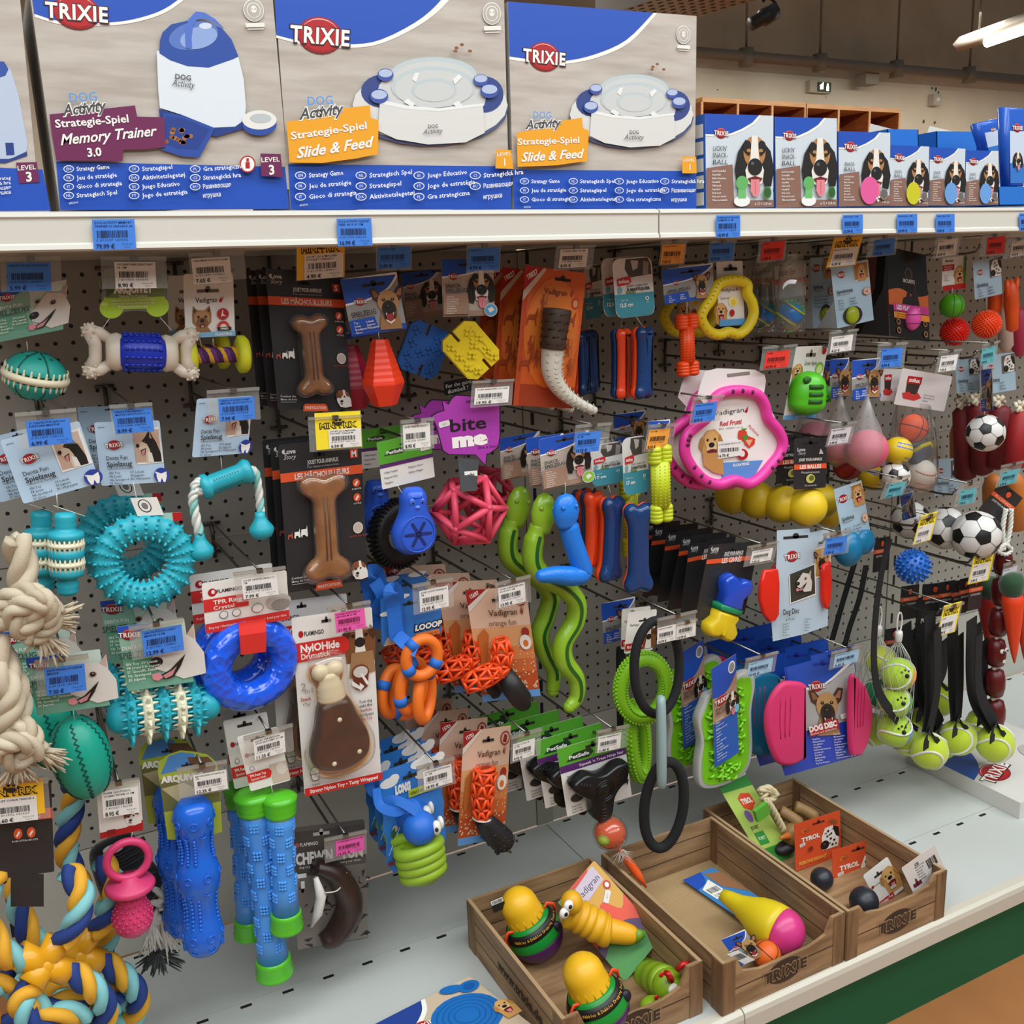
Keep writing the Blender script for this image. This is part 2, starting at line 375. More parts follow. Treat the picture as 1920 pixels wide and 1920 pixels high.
# hanging lamp, beam and spotlight
t = T('fluorescent_lamp', 'lit fluorescent tube lamp hanging over the far aisle', 'lamp')
a = onz(1797, 98, 3.0); c = onz(1960, 41, 3.0); d = (c-a).normalized()
B(m('9A9488', .5)).tube([a+V((0, 0, .06)), c+V((0, 0, .06))], .06, n=4).build('lamp_housing', t)
B(m('FFF6E0', .5, 'emit', e=14)).tube([a+(c-a)*.36, c], .04, n=10).build('lamp_tube', t)
b = B(m('3E392F', .6))
for f in (.25, .8): q = a+(c-a)*f; b.tube([q, q+V((0, 0, 1.5))], .008)
b.build('hanging_rod', t)
t = T('cable_tray', 'grey perforated metal beam hanging overhead beyond the tall boxes', 'beam')
a = onz(1288, 38, 2.6); c = onz(1452, -10, 2.6); dd = V((-.5, .12, 0))
b = B(m('6C675E', .5)); P = [a, c, c+dd, a+dd]; b.add([tuple(p) for p in P]+[tuple(p+V((0, 0, .12))) for p in P], [(0, 1, 2, 3), (4, 5, 6, 7), (0, 1, 5, 4), (1, 2, 6, 5), (2, 3, 7, 6), (3, 0, 4, 7)], smooth=False); pf = m('1E1C19', .6)
for i in range(9):
    for j in range(9):
        q = a+(c-a)*(.06+i*.11)+dd*(.06+j*.11); b.ball((q.x, q.y, 2.599), (.012, .02, .002), pf, nu=6, nv=4)
b.build('tray', t)
t = T('spotlight', 'small black spotlight clipped below the perforated beam', 'lamp')
a = at(1409, 45, 2.75); c = at(1452, 22, 2.75); e = at(1430, 2, 2.75)
B(m('16140F', .5)).tube([a, a+(c-a)*.45, a+(c-a)*.5, c], [.035, .035, .045, .045], n=12).build('lamp_head', t)
B(m('16140F', .5)).tube(resample([c, at(1455, 8, 2.75), at(1440, -5, 2.75), e, at(1432, -20, 2.75)], 14), .008, n=6).build('cable', t)
# ------------------------------------------------------------ shelving bays
q = at(120, 516, 0); OX = .5-(q.x/.025) % 1; OZ = .5-(q.z/.025) % 1
PEG = m('A3A096', .5, 'peg', ox=OX, oz=OZ); PNL = m('B9B6AA', .5); UPR = m('A3A093', .45); BLK = m('0A0A0A', .7)
SHW = m('D3D0C4', .35); DECK = m('C1C4C0', .38, 'wall', s=3, c2='BABDB8', b=.03); KICK = m('06542F', .75)
ZP = [ZB, .388, .888, ZS+.03]
BAYN = ['left bay of white shop shelving with the tall feeder boxes on top', 'middle bay of white shop shelving with the small snack ball boxes on top', 'far right bay of white shop shelving behind the carrots']
for i in range(3):
    x0 = XS+(i-1)*BW; x1 = x0+BW; t = T('shelving_bay', BAYN[i], 'shelf unit', 'bays of the shop shelving')
    for j in range(3):
        b = B(PEG if j else PNL); b.box((x0+.02, 0, ZP[j]+.0012), (x1-.02, .012, ZP[j+1]-.0012)); b.build('perforated_panel' if j else 'back_panel', t)
    u = T('shelf_upright', ['slotted steel upright at the left end of the pegboard', 'slotted steel upright behind the hanging green snakes', 'slotted steel upright left of the orange and dark red toys'][i], 'upright', 'slotted uprights of the shelving')
    b = B(UPR); b.box((x0-.019, -.0025, ZB), (x0+.019, .05, ZS-.03))
    for z in [ZB+.05*n for n in range(1, 24)]: b.box((x0-.0035, -.0031, z), (x0+.0035, -.0024, z+.026), BLK)
    b.build('slotted_post', u)
    b = B(SHW); b.box((x0+.002, YU+.02, ZS-.028), (x1-.002, -.003, ZS)); b.box((x0+.002, YU, ZS-.022), (x1-.002, YU+.02, ZS))
    us = b.build('upper_shelf', t)
    b = B(SHW); M = MX(((0, 0, 1, 0), (1, 0, 0, 0), (0, 1, 0, 0), (0, 0, 0, 1)))
    zt, zb = 1.3848, 1.3415; pr = [(YU+.004, zt), (YU-.003, zt-.002), (YU-.004, zt-.006), (YU-.002, zt-.008), (YU-.002, zb+.009), (YU-.004, zb+.007), (YU-.005, zb+.002), (YU-.002, zb), (YU+.006, zb)]
    b.ext(pr, x0+.0015, x1-.0015, None, M); b.build('price_rail', us)
    # base deck: three plates with slot rows
    for (ya, yb_) in ((-.0035, -.2195), (-.2205, -.4295), (-.4305, YL+.02)):
        b = B(DECK); b.box((x0+.001, yb_, ZB-.02), (x1-.001, ya, ZB)); yy = ya-.011
        for k in range(14): x = x0+.045+k*.0685; b.box((x-.009, yy-.003, ZB-.001), (x+.009, yy+.003, ZB+.0004), BLK)
        b.build('deck_plate', t)
    b = B(m('C9C2B2', .4)); pr = [(YL+.02, ZB), (YL+.006, ZB), (YL, ZB-.004), (YL-.002, ZB-.012), (YL-.002, ZB-.038), (YL+.003, ZB-.042), (YL+.02, ZB-.042)]
    b.ext(pr, x0+.001, x1-.001, None, M); b.build('deck_lip', t)
    B(KICK).box((x0, YL+.008, 0), (x1, YL+.02, ZB-.042)).build('kick_board', t)
# ------------------------------------------------------------ tickets
BARS = []
def barcode(C, u0, v0, u1, v1, mat, seed):
    rn = random.Random(seed); u = u0; z = C.z
    while u < u1:
        wd = rn.choice((1, 1, 1.7, 2.4)); C.z = z; C.r(u, v0, min(u+wd, u1), v1, mat); u += wd+rn.choice((.9, 1.2, 2.2))
def ticket_art(C, price, name, ink, seed=0, digits=True):
    for i, s_ in enumerate(name): C.t(s_, 6, 10+i*11.5, 7.5, ink, 'l', bold=.012, res=1, fit=min(88, len(s_)*4.6)); C.z -= C.L
    C.z += C.L
    barcode(C, 10, 36, 82, 60, ink, seed+len(name[0])*7)
    if digits: C.t('%d %06d %06d' % (seed % 9+1, 411000+seed*37, 130191+seed*711), 44, 67, 7, ink, fit=74, res=1); C.z -= C.L
    C.t(price, 6, 88, 15, ink, 'l', bold=.02, fit=len(price)*6.2)
    C.z -= C.L; C.t('Prix par unit.', 66, 81, 5, ink, 'l', res=1, fit=26); C.z -= C.L; C.t('1.00 U', 72, 92, 5, ink, 'l', res=1, fit=14)
TCOL = {'blue': '3F7FDB', 'white': 'E4DFD9', 'red': 'E8392A', 'orange': 'F2A444', 'pink': 'E85AA8', 'yellow': 'F4C92B', 'pale blue': '9DBFD6', 'teal': '5FA9B0', 'mini': 'F0B429', 'grey': 'CFC7CC'}
NT = [0]
PAWC = m('2A2015', .6)
def paw(C, u, v, r, mat, asp=1):
    C.el(u, v+r*.35, r*.5*asp, r*.42, mat)
    for dx, dy in ((-.62, .02), (-.25, -.42), (.25, -.42), (.62, .02)): C.z -= C.L; C.el(u+dx*r*asp, v+dy*r, r*.19*asp, r*.27, mat, n=12)
def hook(X, Z, Yt, what, drop=.032, low=True):
    t = T('display_hook', 'wire display hook '+what, 'hook', 'wire hooks on the pegboard')
    b = B(DSTEEL); b.tube([(X-.014, -.005, Z-.003), (X+.014, -.005, Z-.003)], .0028); b.tube([(X-.014, -.005, Z-drop-.02), (X+.014, -.005, Z-drop-.02)], .0028)
    b.tube([(X, -.006, Z), (X, -.006, Z-drop-.03)], .003); b.tube([(X, -.006, Z-.028), (X, .012, Z-.01)], .002); b.build('bracket', t)
    B(STEEL).tube([(X, -.006, Z), (X, Yt, Z)], .0017, n=6).build('ticket_prong', t)
    b = B(STEEL); y2 = Yt+.03; b.tube([(X, -.006, Z-drop), (X, y2+.03, Z-drop), (X, y2+.008, Z-drop+.003), (X, y2, Z-drop+.014)], .0024, n=8)
    b.ball((X, y2, Z-drop+.015), .0034, nu=8, nv=6); b.build('product_prong', t); return t
def tag(tl, tr, bl, Y, col, price, name, what, hw=None, hold=(-35, -34, 108, 108), dY=(0, 0, 0), prong=.5, mini=None, ink=None, dig=True, drop=.032):
    """price ticket in a clear sleeve; pixel corners are those of the ticket paper"""
    NT[0] += 1; sd = NT[0]
    t = T('price_tag', '%s price ticket %s' % (col if col != 'mini' else 'orange-yellow', what), 'price tag', 'price tickets on the hooks')
    C = Card(tl, tr, bl, Y, dY, B())
    u0, v0, u1, v1 = hold
    ink = ink or (INK if col in ('white', 'yellow', 'mini', 'orange', 'grey') else m('16254F', .5) if col in ('blue', 'pale blue', 'teal') else m('5E1420', .5))
    if mini:
        mu0, mv0, mu1, mv1 = mini; ym = m('F2B91F' if col == 'mini' else 'F7DD2C', .5)
        C.base(ym, .0003, pts=[(mu0, mv0), (mu0, mv1), (mu1, mv1), (mu1, mv0)]); mw = mu1-mu0; mm = (mu0+mu1)/2
        C.t('MINI PRIX', mm, -22, 30, PAWC, bold=.07, fit=mw*.82, res=2); C.t('MINI PRIX', mm, -22, 25, ym, bold=.0, fit=mw*.78, res=2); paw(C, mm, -38, 26, PAWC, .9)
        C.r(0, 0, 100, 100, m('E4DFD9', .5)); C.up()
    else: C.base(m(TCOL[col], .5), .0003, pts=[(0, 0), (0, 100), (100, 100), (100, 0)])
    ticket_art(C, price, name, ink, sd, dig); C.b.build('ticket', t)
    D = Card(tl, tr, bl, Y, dY, B()); SL = clear('F0EEE8', .2, .03)
    D.b.add([(x, y, -.0008) for x, y in (D.lo(u0, v0), D.lo(u0, v1), D.lo(u1, v1), D.lo(u1, v0))], [(0, 1, 2, 3)], SL, False, D.M)
    x0, y0 = D.lo(u0, v0); x1, y1 = D.lo(u1, v0+14); D.b.box((x0, y1, -.002), (x1, y0, .003), clear('ECE9E0', .16, .08), D.M)
    um = prong*(u1-u0)+u0; x2, y2 = D.lo(um, v0+5)
    D.b.build('sleeve', t); E_ = B(DSTEEL); E_.box((x2-.004, y2-.0035, -.003), (x2+.004, y2+.0025, .0042), STEEL, D.M); E_.build('clip', t)
    if hw: p = D.M @ V((x2, y2, 0)); return hook(p.x, p.z, p.y, hw, drop)
def lip_tag(tl, tr, bl, price, name, what):
    C = Card(tl, tr, bl, YU-.006, b=B()); C.base(m(TCOL['blue'], .5), .0004, pts=[(0, 0), (0, 100), (100, 100), (100, 0)])
    NT[0] += 1; ticket_art(C, price, name, m('16254F', .5), NT[0]); tag_(C.b.build('price_tag'), what, 'price tag', 'blue tickets on the shelf edge')
lip_tag((172, 412), (252, 411), (176, 469), '79.99 €', ['DOG ACTIVITY MEMORY', 'TRAINER 3.0 24x31x50.5 cm'], 'blue 79.99 ticket on the shelf edge below the purple banner box')
lip_tag((631, 410), (696, 409), (634, 462), '16.99 €', ['DOG ACTIVITY SLIDE ET', 'FEED 40 X 27 CM'], 'blue 16.99 ticket on the shelf edge below the left yellow banner box')
lip_tag((1343, 404), (1388, 403), (1343, 446), '18.99 €', ['LICKEN SNACK BALLE R.N', 'DIAMETRE 12 CM'], 'blue 18.99 ticket on the shelf edge below the tallest dog boxes')
lip_tag((1580, 403), (1618, 402), (1580, 438), '12.99 €', ['SNACK BALL 15CM'], 'blue ticket on the shelf edge below the pink ball box')
lip_tag((1682, 402), (1720, 401), (1682, 437), '10.99 €', ['SNACK BALL 11CM'], 'blue ticket on the shelf edge below the yellow ball box')
lip_tag((1755, 402), (1790, 401), (1755, 437), '9.99 €', ['SNACK BALL 7CM'], 'blue ticket on the shelf edge below the blue ball boxes')
lip_tag((1911, 400), (1945, 399), (1912, 433), '8.99 €', ['SNACK STICK'], 'blue ticket on the shelf edge at the right picture edge')
# ------------------------------------------------------------ printed motifs
def sub(C, u, v, size, rot=0, asp=1):
    """square 100x100 print area centred on (u,v), size in v units"""
    x, y = C.lo(u, v); y2 = C.lo(u, v+size); s_ = (V((x, y))-V(y2)).length
    D = Card.__new__(Card); D.b = C.b; D.z = C.z; D.L = C.L; D.px = False; D.y = C.y; D.n = C.n; a = radians(rot)
    ex = (C.M.to_3x3() @ V((cos(a), sin(a), 0))); ey = (C.M.to_3x3() @ V((sin(a), -cos(a), 0)))
    D.W = s_*asp; D.H = s_; D.o = C.M @ V((x, y, 0))-ex*D.W/2-ey*s_/2; D.ux = ex*D.W; D.uy = ey*s_
    D.M = MX((tuple(ex)+(0,), tuple(-ey)+(0,), tuple(C.n)+(0,), (0, 0, 0, 1))).transposed(); D.M.translation = D.o
    return D
def dog(C, u, v, size, kind, rot=0, asp=1):
    D = sub(C, u, v, size, rot, asp); e = D.el; p = D.pl
    bk = m('1A1715'); wh = m('E8E2D8'); tn = m('B27C48'); pk = m('E0838C'); dk = m('4A2E1C'); gold = m('C99555'); mo = m('6E1518')
    if kind == 'basset':
        p([(30, 8), (12, 30), (4, 60), (10, 92), (24, 96), (34, 70), (40, 30)], bk); p([(66, 8), (88, 28), (97, 60), (90, 90), (76, 92), (66, 66), (58, 30)], bk)
        e(50, 30, 26, 28, tn); e(33, 22, 10, 12, bk); e(67, 22, 10, 12, bk); p([(43, 2), (57, 2), (60, 40), (72, 62), (68, 84), (50, 92), (32, 84), (28, 62), (40, 40)], wh)
        e(36, 28, 5, 3.5, tn); e(64, 28, 5, 3.5, tn); e(35, 33, 4, 3, bk); e(65, 33, 4, 3, bk)
        e(50, 56, 17, 15, bk); e(44, 50, 4, 3, m('5A5652')); p([(32, 76), (50, 72), (68, 76), (60, 84), (40, 84)], mo); p([(40, 78), (60, 78), (62, 98), (56, 108), (46, 108), (39, 98)], pk); p([(49.5, 80), (51, 80), (51, 104), (49.5, 104)], m('C2606C'))
    elif kind == 'mali':
        p([(8, 30), (2, 4), (16, 2), (34, 22), (28, 44)], dk); p([(92, 28), (99, 0), (84, -2), (66, 20), (74, 44)], dk); p([(12, 26), (8, 8), (16, 8), (28, 24)], m('8F5D44')); p([(88, 24), (93, 5), (85, 5), (72, 22)], m('A8725A'))
        e(50, 40, 30, 32, m('BE915C')); p([(26, 70), (74, 70), (82, 112), (18, 112)], m('A87C4C')); e(50, 64, 22, 30, m('6E5236')); e(50, 56, 20, 20, m('2A211B'))
        e(37, 33, 5, 4, bk); e(63, 33, 5, 4, bk); e(36.5, 32, 1.2, 1, wh); e(62.5, 32, 1.2, 1, wh); e(50, 52, 10, 8, bk); e(47, 49, 3, 1.6, m('6A6662'))
        p([(34, 68), (50, 64), (66, 68), (64, 88), (50, 97), (36, 88)], m('1C1210')); p([(38, 71), (62, 71), (59, 88), (50, 93), (41, 88)], m('9E3236')); p([(36, 84), (50, 92), (64, 84), (62, 90), (50, 98), (38, 90)], wh); p([(38, 68), (42, 68), (40, 76)], wh); p([(58, 68), (62, 68), (60, 76)], wh)
    elif kind == 'husky':
        p([(0, 100), (100, 100), (100, 0), (0, 0)], m('C9A892')); p([(30, 34), (44, 22), (62, 0), (74, 24), (86, 40), (100, 76), (100, 100), (48, 100), (40, 70), (30, 60)], bk)
        p([(62, 4), (60, 26), (70, 28)], m('B79078')); p([(10, 48), (30, 36), (48, 44), (58, 62), (60, 100), (40, 100), (38, 76), (20, 64)], m('D9C3A8')); p([(48, 66), (64, 72), (70, 100), (48, 100)], wh)
        e(12, 48, 7, 6, bk); e(40, 36, 3, 2.4, m('6E4A22')); p([(22, 62), (44, 56), (38, 76), (28, 76)], bk); p([(26, 64), (40, 60), (34, 78), (27, 74)], pk)
    elif kind == 'white':
        W1 = m('D9D2C9'); p([(4, 50), (30, 20), (48, 0), (88, 10), (108, -12), (104, 30), (116, 60), (110, 110), (60, 112), (30, 90), (6, 76)], W1)
        p([(88, 10), (108, -12), (102, 24)], m('BFA79A')); e(12, 60, 14, 11, bk); e(8, 57, 4, 2.5, m('66625E')); e(22, 20, 8, 6, m('8A6A50')); e(21, 21, 5, 4.5, bk); e(66, 34, 9, 7, m('8A6A50')); e(66, 34, 6, 5.5, bk); e(67, 32, 1.5, 1.3, wh)
        p([(14, 92), (36, 84), (76, 54), (60, 80), (40, 102), (20, 104)], bk); p([(18, 94), (40, 86), (52, 78), (38, 98), (22, 102)], m('C9868A')); p([(-4, 86), (12, 84), (18, 98), (6, 104), (-4, 98)], m('D98A90'))
    elif kind == 'golden':
        p([(20, 112), (14, 62), (20, 22), (36, 4), (66, 2), (84, 20), (92, 60), (86, 112)], gold); p([(14, 20), (4, 50), (14, 66), (26, 34)], m('B07C40')); p([(84, 18), (96, 46), (88, 62), (76, 32)], m('B07C40'))
        e(50, 34, 26, 28, m('D8A868')); e(50, 58, 20, 20, m('E4BF8A')); e(50, 48, 11, 8, bk); e(36, 32, 4, 4, bk); e(63, 32, 4, 4, bk); p([(32, 64), (50, 60), (68, 64), (62, 86), (50, 92), (38, 86)], mo); p([(40, 72), (60, 72), (57, 90), (43, 90)], pk)
    elif kind == 'terrier':
        p([(14, 30), (18, 0), (34, 16), (62, 16), (80, 0), (86, 30), (84, 60), (70, 76), (90, 104), (6, 104), (28, 76), (14, 60)], m('9A6C40')); p([(18, 26), (20, 8), (30, 20)], m('4A2E1A')); p([(80, 24), (80, 6), (70, 20)], m('4A2E1A'))
        e(50, 44, 30, 28, m('B4855A')); e(50, 60, 22, 18, m('7A5434')); e(36, 40, 5, 4.5, bk); e(64, 40, 5, 4.5, bk); e(50, 54, 8, 6.5, bk); e(50, 72, 10, 6, m('3A1A14')); e(50, 74, 6, 4, pk)
    elif kind == 'jack':
        p([(10, 36), (24, 6), (60, 0), (82, 20), (96, 60), (98, 96), (60, 104), (30, 98), (14, 70)], wh); p([(10, 40), (22, 6), (50, 2), (52, 30), (30, 50)], m('8A4A26')); p([(62, 2), (84, 18), (86, 44), (68, 34)], m('8A4A26')); p([(6, 30), (20, 10), (26, 40), (10, 54)], m('6E3618'))
        e(34, 42, 5, 4.5, bk); e(58, 40, 5, 4.5, bk); e(40, 66, 9, 7, bk); p([(26, 76), (48, 80), (40, 86)], mo)
    elif kind == 'dal':
        p([(10, 100), (6, 40), (24, 4), (66, 0), (90, 20), (96, 70), (90, 100)], wh); p([(66, 2), (96, 16), (100, 60), (82, 52), (70, 26)], bk); e(22, 78, 22, 20, bk); e(20, 74, 9, 7, m('3A3632'))
        for a, b_, r in ((40, 20, 6), (56, 34, 5), (34, 42, 5), (52, 56, 6), (70, 66, 6), (60, 84, 6), (78, 84, 5), (26, 26, 4), (46, 74, 4), (64, 14, 4)): e(a, b_, r, r*.9, bk, n=9)
        e(44, 36, 5, 4, dk)
    elif kind == 'brown':
        p([(10, 104), (6, 40), (26, 6), (72, 6), (94, 40), (90, 104)], m('7A4A28')); p([(40, 4), (58, 4), (62, 56), (70, 104), (32, 104), (38, 56)], wh); e(50, 48, 15, 14, bk); e(32, 28, 5, 5, bk); e(68, 28, 5, 5, bk); p([(2, 20), (20, 0), (26, 22), (14, 44)], m('4A2A16')); p([(98, 20), (80, 0), (74, 22), (88, 44)], m('4A2A16'))
    C.z = max(C.z, D.z)
def logo(C, u, v, w, rot=-4, plain=False):
    """red oval with the lettering across it; w = lettering width in v units"""
    D = sub(C, u, v, w, rot)
    D.el(50, 50, 38, 28, DKRED); D.el(50, 49, 36.5, 26.5, RED)
    if not plain: D.el(50, 48.5, 32, 24, m('D9B8B4')); D.el(50, 49.8, 33, 23.6, RED)
    D.t('TRIXIE', 50, 50.5, 26.5, m('3A0C0C'), bold=.055, fit=103); D.t('TRIXIE', 50, 50, 24, m('F2EEE8'), bold=.03, fit=99); C.z = max(C.z, D.z)
def seal(C, u, v, s_, col='E8E4DC'):
    D = sub(C, u, v, s_); k = m(col); D.el(50, 50, 48, 48, k); D.el(50, 50, 44, 44, m('B5AEA2')); D.el(50, 50, 33, 33, k); D.el(50, 50, 29, 29, m('B5AEA2')); D.el(50, 46, 14, 16, k); D.el(43, 44, 3, 3, m('B5AEA2')); D.el(57, 44, 3, 3, m('B5AEA2'))
    D.r(6, 104, 94, 122, k); D.r(12, 128, 88, 132, k); C.z = max(C.z, D.z)
def langs(C, cols, u0, v0, du, dv, h, mat, ring=True):
    for j, col in enumerate(cols):
        for i, (cc, s_) in enumerate(col):
            u, v = u0+du[j], v0+i*dv+j*dv*.0; z = C.z
            if cc: C.el(u, v, h*1.15, h*.8, mat, n=14); C.el(u, v, h*.98, h*.62, BLUE, n=14); C.t(cc, u, v, h*.62, mat, res=1)
            C.t(s_, u+h*1.7, v, h, mat, 'l', bold=.012, res=1, fit=len(s_)*h*.55); C.z = z
    C.z += C.L*4
# ------------------------------------------------------------ big feeder boxes on the upper shelf
YB = YU+.03; FLO = m('C3B9AE', .45, 'wood', s=9, c2='AEA397', st=(1.2, 1, 9), b=.02)
PUR = m('6E2150', .45); YEL = m('EBA21C', .45); WT = m('F0EDE6', .45); DG = m('4A4A4C', .5); SKY = m('4A94DE', .45)
def brush(C, pts, mat): C.pl(pts, mat)
def big_box(name_label, tl, tr, bl, depth, side='B9B2A8'):
    t = T('feeder_box', name_label, 'box', 'large feeder boxes on the upper shelf')
    C = Card(tl, tr, bl, YB, b=B()); C.px = True
    P = [C.lo(*p) for p in ((tl), (bl), (bl[0]+tr[0]-tl[0], bl[1]+tr[1]-tl[1]), tr)]
    P = [(0, 0), (0, -C.H), (C.W, -C.H), (C.W, 0)]; C.b.ext(P, -depth, 0, m(side, .6), C.M)
    C.b.add([(x, y, .0002) for x, y in P], [(0, 1, 2, 3)], FLO, False, C.M); C.z = .0004; return t, C
def dispenser(C):
    bl = m('2F4FA0', .35); dk = m('223C84', .4); wt = m('DCE3E8', .4)
    C.pl([(297, 205), (402, 235), (470, 222), (470, 238), (404, 257), (299, 222)], dk)
    C.pl([(293, 97), (296, 170), (299, 203), (340, 216), (400, 240), (440, 238), (458, 225), (460, 200), (456, 150), (446, 108), (400, 95), (330, 92)], wt)
    C.pl([(298, 101), (299, 78), (304, 62), (320, 47), (350, 40), (385, 43), (415, 54), (433, 75), (446, 107), (436, 112), (390, 128), (350, 125), (318, 114)], bl)
    C.el(362, 68, 47, 25, m('5C79BE', .3), rot=-12); C.el(372, 72, 36, 20, m('8FA8D8', .3), rot=-12); C.el(384, 50, 12, 6, m('CFDAEE', .3))
    ring = [(347, 92), (346, 62), (352, 38), (366, 23), (382, 25), (402, 37), (420, 56), (411, 52), (395, 41), (380, 36), (368, 38), (361, 50), (358, 72), (359, 92)]
    C.pl(ring, m('5474C8', .3))
    C.pl([(305, 213), (340, 217), (402, 241), (373, 296), (340, 294), (300, 281)], bl); C.pl([(310, 219), (340, 222), (392, 243), (369, 281), (330, 279), (306, 268)], m('263F8C', .4))
    rn = random.Random(3)
    for i in range(16): C.el(330+rn.uniform(-20, 26), 257+rn.uniform(-14, 14), 5, 4, m('A0683E' if i % 3 else '8A5630')); C.z -= C.L
    C.z += C.L; C.el(485, 235, 32, 20, bl); C.el(485, 226, 32, 18, m('E6E4DE', .4)); C.el(487, 223, 20, 9, m('BFC4C4', .2))
    C.t('DOG', 342, 146, 10, DG, bold=.02, rot=-8); C.t('Activity', 343, 158, 13, DG, shear=.3, rot=-10, fit=42)
LA1 = [[('EN', 'Strategy Game'), ('FR', 'Jeu de stratégie'), ('IT', 'Gioco di strategia'), ('NL', 'Strategisch Spel')], [('SV', 'Strategispel'), ('DA', 'Aktivitetslegetøj'), ('ES', 'Juego Educativo'), ('PT', 'Jogo de estratégia')], [('PL', 'Gra strategiczna'), ('CS', 'Strategická hra'), ('RU', 'Развивающая'), ('', 'игрушка')]]
def activity(C, x, y, s_):
    C.t('DOG', x, y, 17*s_, SKY, bold=.0); C.t('Activity', x+2*s_, y+20*s_, 22*s_, m('F0EDE6', .45), bold=.07, shear=.3, rot=4, fit=85*s_); C.t('Activity', x+2*s_, y+20*s_, 21*s_, DG, bold=.02, shear=.3, rot=4, fit=83*s_)
t, C = big_box('large box showing a white dome feeder and a purple banner', (52, -40), (508, -40), (113, 394), .2)
C.cv([(65, 32), (120, 47), (207, 48), (270, 38), (322, 17), (380, -30)], WT, [(58, -30)]); C.cv([(64, 26), (120, 41), (207, 42), (267, 32), (318, 11), (374, -35)], BLUE, [(56, -35)])
C.pl([(105, 303), (534, 313), (542, 392), (113, 394)], BLUE); logo(C, 144, 23, 118, -6); seal(C, 475, 20, 44)
dispenser(C)
brush(C, [(92, 216), (252, 199), (256, 220), (307, 221), (309, 277), (272, 281), (230, 282), (229, 303), (105, 302), (97, 255)], PUR); activity(C, 155, 183, 1)
C.t('Strategie-Spiel', 172, 228, 15, WT, bold=.02, fit=134, rot=1); C.t('Memory Trainer', 204, 254, 20, WT, bold=.02, shear=.35, fit=176, rot=2); C.t('3.0', 176, 286, 16, WT, bold=.03)
C.pl([(486, 289), (524, 290), (528, 333), (488, 331)], PUR); C.t('LEVEL', 505, 300, 9, WT, bold=.01, fit=34, rot=-2); C.t('3', 507, 319, 18, WT, bold=.03)
C.el(462, 309, 15, 16, RED); C.el(462, 309, 12.5, 13.5, WT); C.r(458, 305, 466, 317, RED); C.r(459.5, 298, 464.5, 304, RED)
langs(C, LA1, 128, 318, (0, 122, 236), 16.5, 8.6, WT); C.t('#32000', 137, 381, 4, WT, res=1)
C.b.build('printed_carton', t)
t, C = big_box('large box cut off at the left picture edge with level 3 corner mark', (-380, -40), (34, -40), (-320, 396), .2)
C.pl([(-330, 300), (80, 318), (95, 395), (-330, 398)], BLUE); C.pl([(-60, 90), (0, 115), (20, 130), (35, 180), (52, 270), (48, 290), (0, 302), (-60, 300)], m('B9C6DA', .4)); C.pl([(-60, 110), (8, 116), (16, 130), (10, 142), (-20, 152), (-60, 150)], m('2F4FA0')); C.pl([(-60, 298), (20, 298), (50, 284), (51, 292), (10, 306), (-60, 306)], m('223C84')); C.pl([(10, 268), (25, 268), (27, 290), (12, 291)], m('223C84'))
C.pl([(30, 305), (69, 304), (74, 342), (36, 344)], PUR); C.t('LEVEL', 50, 314, 9, WT, bold=.01, fit=34); C.t('3', 54, 331, 18, WT, bold=.03)
for i, s_ in enumerate(('Jogo strateg', 'Strategická hra', 'Развивающая', 'игрушка')): C.t(s_, 20, 333+i*9, 7, WT, 'r', bold=.01, res=1)
C.b.build('printed_carton', t)
def bowl_print(C, pts):
    """round maze bowl; coordinates given as in the left yellow-banner box, mapped by pts"""
    f = pts; P = lambda L: C.pl([f(*a) for a in L[0]], L[1])
    wt = m('D9D8D3', .4); w2 = m('CCCDCA', .4); gl = m('BFCACB', .3); edge = m('E8E8E4', .4); bl = m('3A4A86', .35); dk = m('2F3A66', .4)
    def el(x, y, rx, ry, mt, **k):
        c = f(x, y); a = f(x+rx, y); b_ = f(x, y+ry); C.el(c[0], c[1], a[0]-c[0], b_[1]-c[1], mt, **k)
    el(810, 205, 141, 70, m('4C5478', .4)); el(810, 198, 140, 70, wt); el(716, 172, 40, 31, bl); el(906, 178, 36, 34, bl); el(810, 180, 100, 64, w2)
    el(812, 142, 80, 34, gl); el(812, 150, 76, 34, w2); el(812, 164, 78, 38, gl); el(812, 168, 72, 35, w2); el(812, 170, 42, 22, gl); el(812, 173, 37, 19, w2)
    for a in (((770, 150), (776, 138), (784, 138), (778, 156)), ((846, 150), (858, 140), (864, 146), (850, 160)), ((762, 186), (776, 196), (770, 202), (754, 192)), ((856, 190), (866, 200), (858, 206), (846, 196))): P((a, edge))
    P(([(710, 190), (760, 200), (820, 206), (900, 196), (903, 205), (906, 250), (870, 268), (800, 272), (740, 262), (706, 246)], wt)); P(([(710, 188), (760, 199), (820, 204), (903, 195), (903, 200), (820, 210), (760, 206), (710, 196)], edge))
    for x, y, r in ((720, 142, 15), (708, 182, 17), (898, 152, 14), (914, 172, 17)): el(x, y, r, r*.8, m('4A5EA6', .2)); el(x, y-3, r*.85, r*.5, m('B8C4DE', .15))
    for x, y in ((852, 92), (850, 98), (862, 86), (877, 98)): el(x, y, 4, 3, m('8A5636'))
    c = f(808, 238); C.t('DOG', c[0], c[1], 7, DG, bold=.01); C.t('Activity', c[0], c[1]+9, 9, DG, shear=.3, fit=37)
